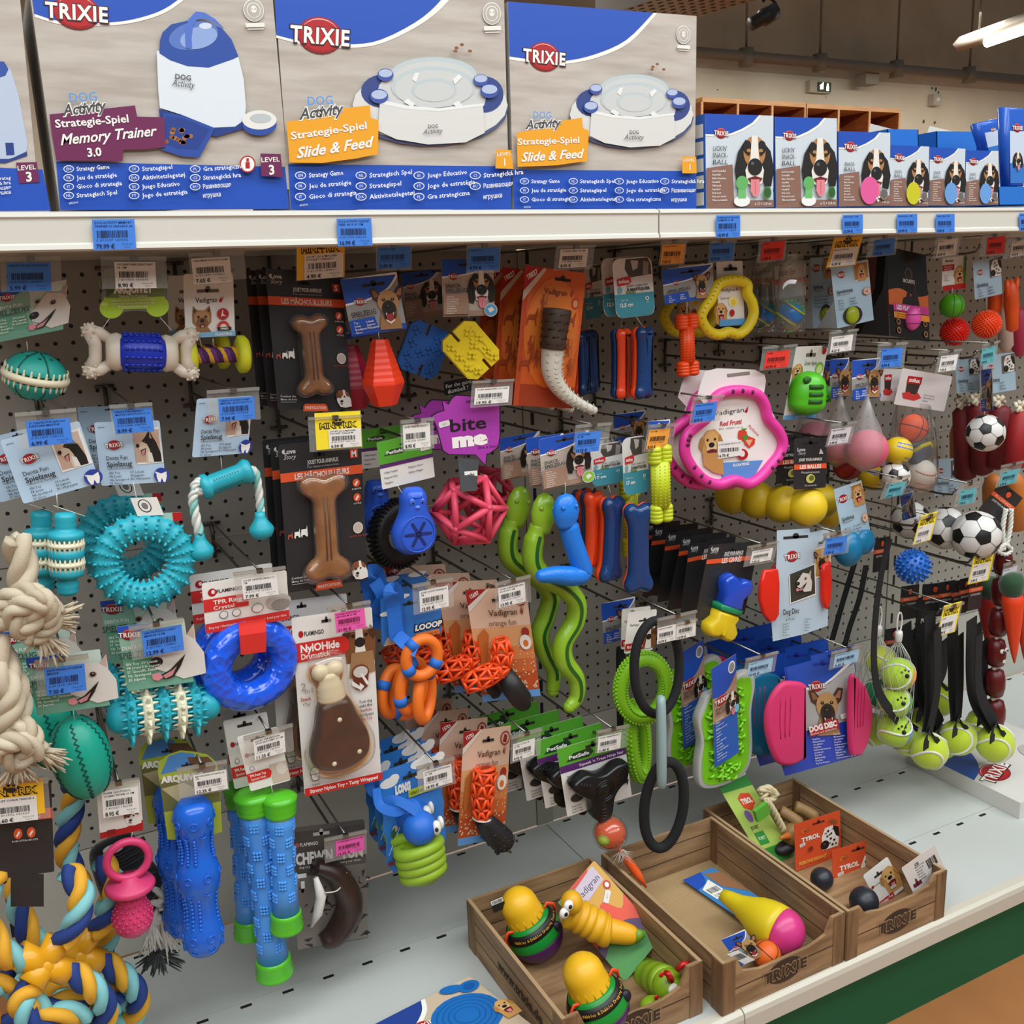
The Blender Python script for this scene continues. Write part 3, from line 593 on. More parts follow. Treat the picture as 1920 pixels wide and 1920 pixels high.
LA2 = [[('EN', 'Strategy Game'), ('FR', 'Jeu de stratégie'), ('IT', 'Gioco di strategia')], [('NL', 'Strategisch Spel'), ('SV', 'Strategispel'), ('DA', 'Aktivitetslegetøj')], [('ES', 'Juego Educativo'), ('PT', 'Jogo de estratégia'), ('PL', 'Gra strategiczna')], [('CS', 'Strategická hra'), ('RU', 'Развивающая'), ('', 'игрушка')]]
t, C = big_box('large box with yellow banner, left of the two showing a round maze bowl', (513, -40), (944, -40), (545, 393), .2)
C.cv([(518, 71), (580, 86), (660, 90), (720, 80), (790, 45), (835, 8), (862, -30)], WT, [(516, -30)]); C.cv([(518, 66), (580, 80), (660, 83), (715, 74), (783, 39), (825, 2), (850, -35)], BLUE, [(514, -35)])
C.pl([(540, 308), (958, 312), (958, 393), (545, 393)], BLUE); logo(C, 600, 67, 124, -6); seal(C, 921, 26, 44)
bowl_print(C, lambda x, y: (x, y)); brush(C, [(534, 230), (640, 213), (640, 205), (690, 199), (691, 222), (706, 227), (705, 291), (680, 295), (668, 298), (600, 307), (540, 306)], YEL); activity(C, 597, 190, 1)
C.t('Strategie-Spiel', 614, 246, 14, WT, bold=.02, fit=138, rot=4); C.t('Slide & Feed', 626, 277, 20, WT, bold=.025, shear=.35, fit=142, rot=4)
C.pl([(926, 281), (954, 283), (957, 318), (924, 317)], YEL); C.t('LEVEL', 940, 290, 6.5, WT, fit=25, bold=.01); C.t('1', 941, 305, 14, WT, bold=.02)
langs(C, LA2, 560, 330, (0, 113, 221, 326), 20, 9, WT); C.t('#32036', 566, 385, 4, WT, res=1); C.b.build('printed_carton', t)
t, C = big_box('large box with yellow banner, right of the two showing a round maze bowl', (952, 3), (1306, 30), (963, 393), .21, 'A9A49C')
C.cv([(1232, 25), (1180, 80), (1120, 108), (1060, 120), (1010, 119), (955, 112)], WT, [(952, 3)]); C.cv([(1225, 24), (1174, 75), (1115, 102), (1060, 114), (1010, 113), (955, 106)], BLUE, [(952, 3)])
C.pl([(960, 318), (1305, 321), (1305, 393), (963, 393)], BLUE); logo(C, 1020, 107, 97, -3); seal(C, 1280, 66, 36)
bowl_print(C, lambda x, y: (1188+(x-813)*.80, 213+(y-195)*.835)); brush(C, [(964, 250), (1048, 236), (1048, 228), (1086, 222), (1088, 242), (1099, 246), (1096, 304), (1080, 305), (1040, 311), (966, 314)], YEL); activity(C, 1012, 217, .8)
C.t('Strategie-Spiel', 1024, 265, 12, WT, bold=.02, fit=112, rot=2); C.t('Slide & Feed', 1032, 292, 17, WT, bold=.025, shear=.35, fit=115, rot=3)
C.pl([(1273, 294), (1299, 295), (1300, 326), (1273, 326)], YEL); C.t('LEVEL', 1286, 301, 6, WT, fit=21, bold=.01); C.t('1', 1287, 314, 12, WT, bold=.02)
langs(C, LA2, 978, 341, (0, 91, 177, 262), 17, 7.4, WT); C.t('#32036', 983, 389, 3.6, WT, res=1); C.b.build('printed_carton', t)
# ------------------------------------------------------------ small ball boxes
PALE = m('CDD6DC', .45); BRN = m('8A6455', .5); GT = m('2E2E30', .5)
def small_box(label, tl, tr, bl, depth, title, ballc, lick=False, ylim=0):
    t = T('ball_box', label, 'box', 'snack ball boxes on the upper shelf'); C = Card(tl, tr, bl, YB+ylim, b=B())
    P = [(0, 0), (0, -C.H), (C.W, -C.H), (C.W, 0)]; C.b.ext(P, -depth, 0, m('2C63BE', .5), C.M); C.b.add([(x, y, .0002) for x, y in P], [(0, 1, 2, 3)], PALE, False, C.M); C.z = .0004
    if lick:
        for i in range(5): C.b.box((-.0004, -C.H*(.1+i*.18)-C.H*.14, -depth*.96), (-.0001, -C.H*(.1+i*.18), -depth*.04), WT, C.M)
    C.pl([(0, 0), (82, 0), (72, 9), (55, 17), (38, 22), (18, 24), (0, 23)], WT); C.pl([(0, 0), (78, 0), (68, 8), (52, 15), (36, 20), (18, 21.5), (0, 21)], BLUE)
    logo(C, 22, 20, 20 if lick else 25, -3); C.r(0, 92 if lick else 86, 100, 100, BRN); C.pl([(0, 57), (38, 53), (40, 92), (0, 96)], BRN)
    for i, s_ in enumerate(title): C.t(s_, 20, (36 if len(title) > 2 else 43)+i*7.2, 5.2, GT, bold=.0, shear=.1, fit=(22 if i else 20))
    C.lines(['Lick\'n\'Snack-Ball', 'Snack-Ball', 'Balle à friandises', 'Snackball', 'Palla snack', 'Snackboll', 'Bola snack', 'Bola para snacks', 'Piłka na przekąski'], 8, 60, 3.9, 2.1, WT)
    dog(C, 70, 52, 62, 'basset', 0)
    if lick:
        C.el(50, 93, 12, 6, WT); C.pl([(45, 72), (55, 72), (56, 90), (44, 90)], m('6FB86A')); C.el(50, 73, 9, 7.5, m('63AE5E')); C.el(88, 84, 6.5, 7, m('4B7F3A')); C.el(88, 84, 5, 5.4, m('2E5A28')); C.t('ø 12 × 12,8 cm', 94, 96, 3, WT, 'r', fit=25)
    else:
        C.el(56, 79, 18, 19, m(ballc)); C.el(84, 84, 8, 8, m('8A827C')); C.el(84, 84, 6.2, 6.2, m('6A625C')); C.t('ø 15 cm', 94, 95, 3, WT, 'r')
        for a, b_ in ((70, 90), (74, 88), (72, 93)): C.el(a, b_, 2, 1.5, WT)
    C.b.build('printed_carton', t)
LK = ["LICK'N'", 'SNACK-', 'BALL']; SB = ['SNACK-', 'BALL']
small_box('tallest white dog box, left of the pair with green lick ball', (1322, 213), (1450, 217), (1324, 391), .13, LK, '', True)
small_box('white dog box with green lick ball beside the pink ball box', (1453, 219), (1569, 222), (1455, 390), .13, LK, '', True)
small_box('small dog box with pink ball print', (1572, 246), (1669, 249), (1573, 387), .12, SB, 'E05A98')
small_box('small dog box with yellow ball print', (1669, 272), (1742, 275), (1668, 386), .1, SB, 'C9C31E')
small_box('small dog box with blue ball print next to the yellow ball box', (1743, 276), (1810, 279), (1742, 385), .09, SB, '6A9BD6')
small_box('small dog box with blue ball print, rightmost of the box row', (1811, 282), (1872, 283), (1810, 385), .09, SB, '6A9BD6')
BB = m('2470C8', .45)
def tray(label, tl, tr, bl, Y, inner='D8D4CC'):
    t = T('display_tray', label, 'display box', 'blue display trays'); C = Card(tl, tr, bl, Y, b=B()); d = .12
    for a, b_ in (((0, -C.H, -.002), (C.W, 0, 0)), ((0, -C.H, -d), (C.W, 0, -d+.002)), ((0, -C.H, -d), (.002, 0, 0)), ((C.W-.002, -C.H, -d), (C.W, 0, 0)), ((0, -C.H, -d), (C.W, -C.H+.002, 0))): C.b.box(a, b_, BB, C.M)
    C.b.build('tray', t)
    q = B(m(inner, .6)); q.add([(C.W*.9, 0, -d), (C.W*1.15, .03, -d-.01), (C.W*1.15, -.01, -.01), (C.W*.9, -.02, -.002)], [(0, 1, 2, 3)], None, False, C.M); q.build('open_flap', t); return t
tray('blue display tray behind the yellow ball box', (1664, 242), (1722, 243), (1668, 385), YB+.16)
tray('blue display tray with open flap behind the rightmost small box', (1756, 246), (1832, 247), (1758, 385), YB+.17)
tray('blue display tray under the upright paste tube', (1872, 350), (1960, 350), (1873, 386), YB+.0)
def paste_tube(label, tl, tr, bl, Y):
    t = T('paste_tube', label, 'tube', 'blue paste tubes'); C = Card(tl, tr, bl, Y, b=B()); P = [(0, 0), (0, -C.H), (C.W, -C.H), (C.W, 0)]
    w_, h_ = C.W, C.H; C.b.puff([(0, 0), (w_*.02, -h_*.5), (w_*.1, -h_), (w_*.9, -h_), (w_*.98, -h_*.5), (w_, 0)], .012, .01, m('2A5FC0', .25), C.M); C.z = .0125
    C.r(14, 30, 86, 95, m('C9D6E6', .3)); C.r(14, 70, 86, 95, m('3A78C8', .3)); logo(C, 50, 26, 20, 0); C.b.build('tube_body', t)
    if Y < YB+.1: D = Card(tl, tr, bl, Y-.0, b=B()); D.z = .0135; dog(D, 50, 66, 22, 'basset'); D.b.build('dog_print', t)
paste_tube('blue paste tube standing upright at the right picture edge', (1876, 201), (1914, 203), (1878, 352), YB+.02)
paste_tube('blue paste tube leaning tilted in the tray beside the upright tube', (1825, 232), (1868, 222), (1840, 300), YB+.1)
# ------------------------------------------------------------ header card prints
GRN = m('5E9C7E', .5); LTB = m('B9D2E8', .45); CW = m('E6E2DB', .45)
def slot(C, u=50, v=9, w_=16, h_=2.6, col='2A2622'):
    C.r(u-w_/2, v-h_/2, u+w_/2, v+h_/2, m(col, .8)); C.z -= C.L; C.el(u, v-h_*.5, w_*.13, h_*1.1, m(col, .8), n=10)
def sticker(C, u, v, s_, rot=-8, txt='SKU'):
    D = sub(C, u, v, s_, rot, 1.7); D.pl([(8, 12), (92, 12), (98, 50), (92, 88), (8, 88), (2, 50)], m('DAD6D2', .5)); D.t(txt, 52, 52, 26, m('8A8784'), res=1); C.z = max(C.z, D.z)
def a_mint(C):
    C.base(m('8FB8A4', .45), rnd=.003); C.pl([(46, 0), (100, 0), (100, 100), (60, 100), (52, 60)], m('C3D3C8')); C.r(0, 84, 100, 100, m('6FA58C')); C.pl([(0, 50), (44, 50), (52, 84), (0, 84)], GRN)
    C.cv([(52, 0), (30, 11), (14, 15), (0, 16)], BLUE, [(0, 0)]); logo(C, 16, 14, 30, -4); dog(C, 75, 52, 66, 'white', 4); C.t('DENTA FUN', 20, 33, 6, WT, fit=36, bold=.01); C.t('SPIELZEUG', 22, 44, 10, m('2F4A40'), fit=52, bold=.02)
    C.lines(['EN Toy', 'FR Jouet', 'IT Gioco', 'NL Speelgoed', 'ES Juguete'], 4, 58, 6, 4, WT); C.lines(['SV Leksak', 'DA Legetøj', 'PL Zabawka'], 26, 58, 6, 4, WT)
def a_denta(C, sm=1):
    C.base(LTB, rnd=.003); slot(C, 50, 6, 14, 2); C.t('#33680', 10, 8, 2.4, GT, res=1)
    P_ = [(58, 14), (96, 12), (98, 66), (60, 68)]; C.pl([(u-1.5 if u < 70 else u+1.5, v-1.5 if v < 30 else v+1.5) for u, v in P_], WT); D = Card.__new__(Card); dog(C, 77, 40, 52, 'husky', 0, .74)
    logo(C, 26, 36, 26, 5, True); C.t('Denta Fun', 12, 56, 6.5, GT, 'l', fit=32, bold=.005); C.t('Spielzeug', 12, 66, 8, GT, 'l', fit=38, bold=.02); C.t('Unterstützt die Mundhygiene', 12, 73, 3, GT, 'l', res=1, fit=40)
    C.lines(['EN Toy', 'FR Jouet', 'NL Speelgoed', 'IT Gioco'], 14, 80, 5.5, 3.6, GT); C.lines(['SV Leksak', 'ES Juguete', 'RU Игрушка'], 46, 80, 5.5, 3.6, GT)
    q = m('2C3E9A', .45); C.el(94, 88, 12, 12.5, q); C.pl([(86, 82), (94, 85), (102, 82), (102, 90), (99, 99), (96, 99), (94, 92), (91, 99), (88, 98), (86, 90)], WT); C.pl([(84, 81), (91, 85), (92, 88), (85, 84)], WT)
def a_spiel(C, hv=.0):
    C.base(m('9A9896', .45), rnd=.003); C.r(0, 90, 100, 100, BLUE); C.cv([(100, 8), (85, 24), (66, 34), (40, 42), (0, 46)], WT, [(0, 0), (100, 0)]); C.cv([(98, 4), (82, 22), (64, 31), (40, 38.5), (0, 42.5)], BLUE, [(0, 0)])
    slot(C, 55, 16, 40, 5); logo(C, 26, 42, 24, -2); C.pl([(0, 72), (46, 70), (50, 98), (0, 98)], BLUE); dog(C, 74, 56, 66, 'mali', -4); C.t('SPIELZEUG', 27, 62, 9, GT, fit=44, bold=.02, rot=2)
    C.lines(['Toy', 'Jouet', 'Speelgoed', 'Gioco'], 6, 77, 5.6, 3.8, WT); C.lines(['Leksak', 'Juguete', 'Игрушка'], 28, 77, 5.6, 3.8, WT)
def a_snack(C, badge=None):
    C.base(TAN, rnd=.003); C.r(0, 90, 100, 100, m('A58670')); C.cv([(100, 3), (84, 16), (64, 24), (36, 29), (0, 33)], WT, [(0, 0), (100, 0)]); C.cv([(94, 0), (80, 13.5), (62, 21.5), (36, 26.5), (0, 30)], BLUE, [(0, 0)]); slot(C, 50, 10, 36, 4)
    logo(C, 22, 30, 22, -2); dog(C, 74, 50, 62, 'basset', 0); C.t('SNACK-', 20, 46, 6.5, GT, fit=30, bold=.02, rot=2); C.t('SPIELZEUG', 25, 54, 6.5, GT, fit=40, bold=.02, rot=2); C.pl([(0, 61), (46, 59), (49, 96), (0, 96)], m('A07F69'))
    C.lines(['Snack Toy', 'Jouet pour snack', 'Snackspeelgoed', 'Gioco per snack', 'Godisleksak', 'Snacklegetøj', 'Juguete snack', 'Brinquedo'], 6, 65, 4.1, 2.4, WT)
    if badge: C.el(90, 90, 13, 12, m('D8D4CC')); C.el(90, 90, 11.5, 10.5, m(badge)); C.pl([(84, 88), (92, 84), (97, 90), (88, 95)], m('E9E4DC'))
LOVE = m('2A2A2C', .4); ORG = m('E4572A', .45)
def a_love(C, title, size=None, rows=1, sc=1.0):
    C.base(LOVE, rnd=.004); C.t('Love', 13, 5, 3.2*sc, m('C9C7C4'), fit=14, bold=.03); C.t('Story', 13, 8.6, 3*sc, m('C9C7C4'), shear=.35, fit=15); C.el(5.5, 5, 1.6, 1.3, m('C9C7C4'), n=10)
    C.t('JOUET POUR ANIMAUX', 52, 13.5, 2.8*sc, m('D8D6D2'), fit=38, bold=.03); C.t("Pour s'amuser et rester en forme", 52, 16.6, 1.5*sc, m('B8B6B2'), fit=38, res=1); slot(C, 48, 9, 14, 1.8, '0C0C0D')
    C.r(0, 19, 100, 25, ORG); C.t(title, 50, 22, 3.8*sc, WT, fit=min(78, len(title)*3.9), bold=.02)
    if size:
        C.pl([(85, 8), (95, 8), (95, 14), (85, 14)], m('C43A28')); C.t(size, 90, 11, 4, WT, fit=4 if size == 'S' else 6, bold=.04)
        for v in (31, 41): C.el(91, v, 4.6, 2.9, ORG, n=14); C.pl([(88.5, v+1.2), (92, v-1.6), (93.5, v-.6), (90, v+2)], WT)
        C.t('ROBUSTE', 91, 35, 1.1, WT, res=1); C.t('SOUPLE', 91, 45, 1.1, WT, res=1); C.el(90, 62, 6.3, 4, m('D9CFC6'), n=18); C.el(90, 62, 5.2, 3.3, m('BFB0A4'), n=18); C.t('GOÛT POULET', 90, 67.5, 1.4, m('B0402E'), res=1)
        for i in range(3): q = 3+i*8; C.pl([(q, 63-i*.6), (q+1, 60-i*1.2), (q+5+i, 60-i*1.2), (q+6+i, 58-i*1.4), (q+6.5+i, 63-i*.3), (q+5+i, 63), (q+4.5, 61.5), (q+2, 61.5), (q+1.5, 63.4)], m('B24A36') if i < 1 else WT)
        C.t('Contient des', 4, 90, 1.6, WT, 'l', res=1); C.t('fibres de bois', 4, 92.3, 1.6, WT, 'l', res=1); C.r(4, 94.2, 24, 94.4, WT); dog(C, 88, 91.5, 13, 'jack', 0, 1); C.pl([(32, 101), (33, 97), (36, 95.5), (62, 95.5), (65, 97), (66, 101)], ORG); C.t('MASTICATION', 49, 98.4, 2, m('F3D9C8'), fit=28, bold=.03)
def a_vadi(C, sub_='orange fun', code='15697'):
    C.base(m('D98A52', .45), rnd=.002); C.r(0, 0, 100, 34, m('D9B79E')); C.r(0, 34, 100, 52, m('DA9F6C')); C.r(0, 52, 100, 64, m('D27C46')); C.r(0, 64, 100, 76, m('C8622E')); C.r(0, 76, 100, 93, m('B5491F')); C.r(0, 93.5, 100, 100, m('5C93CF')); rn = random.Random(5)
    C.pl([(0, 0), (34, 0), (0, 14)], m('9C1A1C')); C.t(code, 13, 4.4, 3.4, WT, rot=24, fit=16, bold=.02); C.pl([(0, 14), (34, 0), (36, 2), (0, 20)], m('D8D0C4'))
    tri = m('E3C6A4')
    for i in range(150):
        u, v = rn.uniform(3, 97), 40+52*rn.random()**.8; q = .6+1.7*(v-36)/56; C.pl([(u-q, v+q*.45), (u+q, v+q*.45), (u, v-q*.55)], tri); C.z -= C.L
    C.z += C.L; C.el(88, 10, 10, 6.2, m('8A1C1E')); C.el(88, 10, 8, 5, m('C9A78E')); C.pl([(83, 13), (86, 6), (92, 8), (91, 14)], m('8A1C1E')); slot(C, 52, 10, 24, 2.4)
    C.t('Vadigran', 55, 21, 5.4, m('5A3A2A'), fit=48, bold=.01); C.pl([(84, 22), (88, 15), (87, 22), (92, 16), (88, 24)], m('8A2A22')); C.t(sub_, 52, 30, 5, m('7A5440'), fit=46)
    C.el(88, 40, 6.5, 4.4, m('9C2A22')); C.el(86, 49, 10, 6.8, CW); C.el(86, 50, 4.5, 3.2, m('D9702A')); C.pl([(8, 40), (20, 34), (26, 40), (12, 70), (6, 68)], m('C06A2C'))
def a_flam(C, kind):
    C.base(CW, rnd=.003)
    if kind == 'ring':
        C.el(11, 21, 5, 8, RED); C.el(12, 20, 2, 4, CW); C.t('FLAMINGO', 16, 20, 7, GT, 'l', fit=30, bold=.02); C.r(0, 33, 52, 58, m('D22A26')); C.t('TPR Ring Feet', 11, 41, 8.5, WT, 'l', fit=52, bold=.02); C.t('Crystal', 11, 52, 7.5, WT, 'l', fit=24, bold=.01); C.r(0, 81, 100, 100, m('D22A26')); C.t('Dog toy • Hundespielzeug • Hondenspeelgoed • Jouet pour chien', 50, 90, 5, WT, fit=92, res=1)
        for u in (22, 37): C.el(u, 68, 5, 7.5, GT); C.el(u, 68, 4.3, 6.6, CW)
        C.el(62, 66, 7, 9, GT); C.el(62, 66, 6.3, 8.2, CW); C.el(88, 60, 15, 16, m('B8AEA6')); C.el(90, 66, 12, 11, m('8E8680')); sticker(C, 84, 42, 12, -8)
    elif kind == 'nylo':
        C.el(10, 9.5, 3, 1.9, RED); C.t('FLAMINGO', 14, 9.5, 2.5, GT, 'l', fit=24, bold=.02); slot(C, 42, 4, 12, 1.6); dog(C, 82, 19, 20, 'brown', 0); C.pl([(70, 24), (98, 24), (100, 36), (66, 38)], m('A07850')); C.pl([(0, 14), (62, 13.5), (68, 16), (68, 21), (62, 23.5), (0, 24.5)], m('CF2420')); C.t('NylOHide', 32, 17.2, 4.2, WT, fit=48, bold=.035); C.t('Drumstick', 8, 21.6, 3, WT, 'l', fit=36, bold=.02)
        ol = [(36, 31), (30, 26), (20, 27), (19, 33), (26, 40), (24, 60), (17, 78), (22, 88), (42, 93), (66, 90), (80, 82), (78, 66), (62, 48), (52, 40), (56, 33), (52, 26)]
        og = resample([V((a, b, 0)) for a, b in ol], 50, True); cx, cy = 44, 60
        for f, c in ((1.2, 'E8C48A'), (1.14, 'D9983E'), (1.08, 'B0701E')): C.pl([(cx+(p.x-cx)*f, cy+1+(p.y-cy)*(.93+(f-1)*.35)) for p in og], m(c))
        C.t('2', 8, 38, 4.5, m('9A9894'), bold=-.0); C.t('in1', 14, 40.5, 3, m('9A9894')); C.t('Snack', 10, 45, 2, m('A83A32'), fit=13, bold=.02); C.t('+Toy', 10, 48, 1.9, GT, fit=9)
        C.el(80, 35, 11, 4.2, m('7A3A22')); C.pl([(69, 35), (91, 35), (88, 44), (80, 46), (72, 44)], m('6A2C18')); C.el(80, 35, 9.4, 3.2, m('C9C2BA')); C.pl([(68, 39), (78, 43), (78, 41), (84, 43.5), (78, 46), (78, 45), (68, 42)], CW); C.pl([(79, 36), (82, 36), (90, 42), (87, 43)], CW)
        for s_, v, c in (('Your dog', 52, GT), ('eats the', 54.4, GT), ('Rawhide', 57, m('A83A32')), ('and keeps', 59.6, GT), ('the Toy', 62, m('A83A32'))): C.t(s_, 84, v, 1.9, c, res=1, bold=.015, fit=len(s_)*2.1)
        C.el(14, 87, 6, 3, GT); C.el(14, 87, 5.4, 2.5, CW); C.pl([(8, 88), (20, 88), (18, 92), (10, 92)], GT); C.pl([(9, 88.4), (19, 88.4), (17.4, 91.6), (10.6, 91.6)], CW); C.t('Super', 14, 94, 1.3, GT, res=1); C.r(0, 95.2, 100, 100, m('CF2420')); C.t('Strong Nylon Toy • Tasty Wrapped', 50, 97.6, 2.1, WT, fit=88, bold=.03); C.r(0, 95.1, 100, 95.3, WT)
    elif kind == 'stick':
        C.el(12, 36, 5, 4, RED); C.t('FLAMINGO', 30, 36, 4, GT, fit=26, bold=.02); slot(C, 46, 12, 34, 4); C.r(58, 62, 100, 96, m('C9B8A4')); C.el(84, 74, 12, 11, m('D9CFC4')); C.pl([(0, 68), (54, 67), (60, 74), (54, 84), (0, 84)], m('CF2420')); C.t('TPR Foam Toy', 26, 73, 4.4, WT, fit=40, bold=.025); C.t('Spector Stick', 26, 79.5, 4, WT, fit=36, bold=.01); C.el(16, 60, 5, 3.6, GT); C.el(16, 60, 4.2, 3, CW)
def a_zolux(C, size):
    tl = m('3E93A6', .45); gr = m('D8D6D2', .45); r_ = .012
    C.base(gr, rnd=.013); C.pl([(34, 2), (90, 2), (97, 14), (97, 30), (40, 33), (30, 18)], m('4A4440')); C.pl([(46, 4), (66, 6), (62, 18), (50, 22)], m('B9B2AC')); C.pl([(78, 6), (92, 10), (88, 30), (74, 30)], m('8E8680'))
    P = [(0.4, 60), (99.6, 60), (99.6, 84), (96, 93), (88, 99.4), (12, 99.4), (4, 93), (.4, 84)]; C.pl(P, tl)
    C.pl([(8, 34), (42, 30), (44, 40), (38, 44), (8, 46)], m('C4242A')); C.t('zolux', 25, 38, 6, WT, fit=28, bold=.03); C.t('JOUET / CHEW TOY', 58, 47, 3.2, GT, fit=54, bold=.01); C.t('À MASTIQUER', 60, 53, 4.6, GT, fit=60, bold=.04); C.pl([(8, 50), (14, 46), (20, 52), (16, 58), (8, 58)], m('6FA8B4'))
    C.r(28, 56, 52, 59.5, m('6E8A4A')); C.t('Taille / Size', 22, 70, 2.4, WT, res=1); C.t(size, 26, 78, 6.5, WT, fit=34, bold=.03); C.el(80, 70, 5, 3.4, WT); C.el(80, 70, 3, 2.2, tl); C.t('100%', 80, 76, 2, WT, res=1)
def a_love_bal(C): a_love(C, 'LES BALLES')
def a_pale(C):
    C.base(m('AFCBDD', .45), rnd=.001); logo(C, 26, 16, 20, 0, True); C.pl([(58, 2), (97, 2), (97, 30), (58, 30)], WT); C.pl([(59, 3), (96, 3), (96, 29), (59, 29)], m('A8743E')); dog(C, 78, 17, 24, 'golden'); C.t('Spielzeug', 28, 42, 5, GT, fit=42, bold=.02); C.t('Naturgummi', 24, 47, 2.4, GT, fit=34, res=1); C.lines(['EN Toy', 'FR Jouet', 'IT Gioco', 'NL Speel'], 8, 56, 4.5, 2.4, GT); C.lines(['SV Leksak', 'ES Juguete', 'RU Игруш.'], 38, 56, 4.5, 2.4, GT)
    C.el(86, 50, 11, 6.4, m('C9744A')); C.el(86, 50, 9.4, 5.4, m('D9C6B4')); C.pl([(80, 49), (84, 49), (88, 46.5), (88, 53.5), (84, 51), (80, 51)], m('C9744A'))
def a_arq(C, bone=True):
    gr = m('A9CC34', .4)
    for a, b_ in ((18, 22), (82, 22)): C.el(a, b_, 17, 24, m('5C6A4A'))
    C.r(10, 14, 90, 60, m('4E5A3C'))
    for a, b_ in ((17, 78), (83, 78)): C.el(a, b_, 17, 22, gr)
    C.r(6, 56, 94, 82, gr); C.pl([(8, 58), (94, 58), (90, 30), (60, 44), (30, 36)], m('6E8048')); C.pl([(0, 70), (8, 66), (14, 70), (8, 76)], m('C8E25A')); C.t('ARQUIVET', 48, 40, 17, WT, fit=56, bold=.06); C.t('Natural Pet Products', 48, 55, 6, WT, fit=40, res=1)
    for i, s_ in enumerate(('Juguetes para perros / Toys for Dogs', 'Jouets pour chiens / Giocattoli per cani', 'Brinquedos para cães')): C.t(s_, 48, 63+i*6.5, 4.6, WT, fit=62-20*(i == 2), bold=.01, res=1)
def a_arqcard(C):
    P = [(4, 98), (2, 40), (0, 20), (4, 10), (20, 3), (40, 0), (62, 3), (84, 8), (98, 18), (100, 40), (96, 98), (80, 100), (20, 100)]; C.base(m('A6B43C', .45), pts=P)
    C.pl([(4, 24), (20, 5), (40, 2), (62, 5), (60, 20)], m('4A86C4')); C.pl([(50, 8), (84, 10), (96, 20), (90, 34), (54, 22)], m('6A4A36')); C.pl([(2, 30), (98, 34), (98, 62), (3, 66)], m('6A6A38')); C.pl([(3, 40), (40, 36), (70, 50), (30, 58)], m('B8AC84')); C.t('ARQUIVET', 38, 30, 7, WT, fit=70, bold=.06); slot(C, 48, 17, 18, 2.4)
def a_chew(C):
    C.base(m('5A544E', .4), rnd=.004); C.r(0, 36, 100, 99, m('7A7068')); C.cv([(0, 36), (30, 40), (60, 34), (100, 30)], m('4A433E'), [(100, 4), (0, 4)]); slot(C, 40, 7, 22, 2.6, 'B9B2A8'); rn = random.Random(2)
    for i in range(46):
        u, v = rn.uniform(2, 98), rn.uniform(38, 98)
        if i % 2 and u < 60: u += 36
        a = rn.uniform(0, 6); q = rn.uniform(4, 12); C.pl([(u, v), (u+q*cos(a)+.7, v+q*.6*sin(a)), (u+q*1.4*cos(a+.5), v+q*.7*sin(a+.5))], m('2A2422')); C.z -= C.L
    C.z += C.L; C.el(7, 14, 3, 2, m('B9504A')); C.t('FLAMINGO', 11, 14, 2.8, WT, 'l', fit=24, bold=.01); C.t("CHEW'N", 4, 25, 9, m('E4E0D8'), 'l', fit=50, bold=.05); C.t('FUN', 96, 25, 9, m('E4E0D8'), 'r', fit=28, bold=.05); C.t('dog toy • hundespielzeug • jouet pour chien', 50, 32, 2, WT, fit=84, res=1); C.r(4, 37, 17, 40.5, WT); C.r(9, 43, 14, 49, WT)
def a_petsafe(C, star=False):
    C.base(CW, rnd=.002); C.r(0, 0, 100, 48 if not star else 26, m('57A82E')); C.r(0, 48 if not star else 26, 100, 56 if not star else 36, m('5A2468')); slot(C, 52, 9 if star else 14, 22, 4)
    v = 26 if not star else 17; C.pl([(10, v+5), (22, v-5), (48, v-6), (52, v), (44, v+6)], m('1E3A22')); C.t('PetSafe', 30, v, 6.5 if not star else 5, WT, fit=30, bold=.03)
    if star: C.t("Squeak 'n Treat Ninja Star", 62, 31, 4, WT, fit=68, bold=.01); C.lines(['Insert treats', 'into the rubber', 'prongs', 'Squeak and', 'play together'], 8, 42, 4.5, 2.2, GT); C.el(18, 76, 10, 6, m('3A3632')); C.lines(['Tasty treats', 'Long lasting', 'play for dogs'], 8, 87, 4, 2.2, GT); C.t('S', 78, 78, 6, GT); C.pl([(84, 82), (86, 76), (94, 75), (96, 72), (98, 74), (95, 82), (94, 78), (87, 78)], GT)
    else: C.lines(['Chilly Penguin', 'Pingouin frais', 'Pingüino'], 6, 66, 11, 4, GT); C.lines(['Pinguino fresco', 'Kühler Pinguin'], 52, 66, 11, 4, GT); C.r(78, 20, 96, 38, WT); C.pl([(82, 36), (83, 28), (90, 27), (92, 24), (93, 36), (91, 31), (84, 31)], GT)
def a_cord(C):
    C.base(LOVE, rnd=.002); C.t('Lanières et plaisir', 50, 24, 4, WT, res=1, fit=36); C.r(0, 27, 100, 39, ORG); C.t('LES CORDES', 47, 33, 7, WT, fit=62, bold=.02)
    for u in (36, 60): C.el(u, 52, 8, 6, ORG); C.pl([(u-4, 54), (u+2, 49), (u+4, 51), (u-2, 56)], WT); C.t('ROBUSTE', u, 60, 2, WT, res=1)
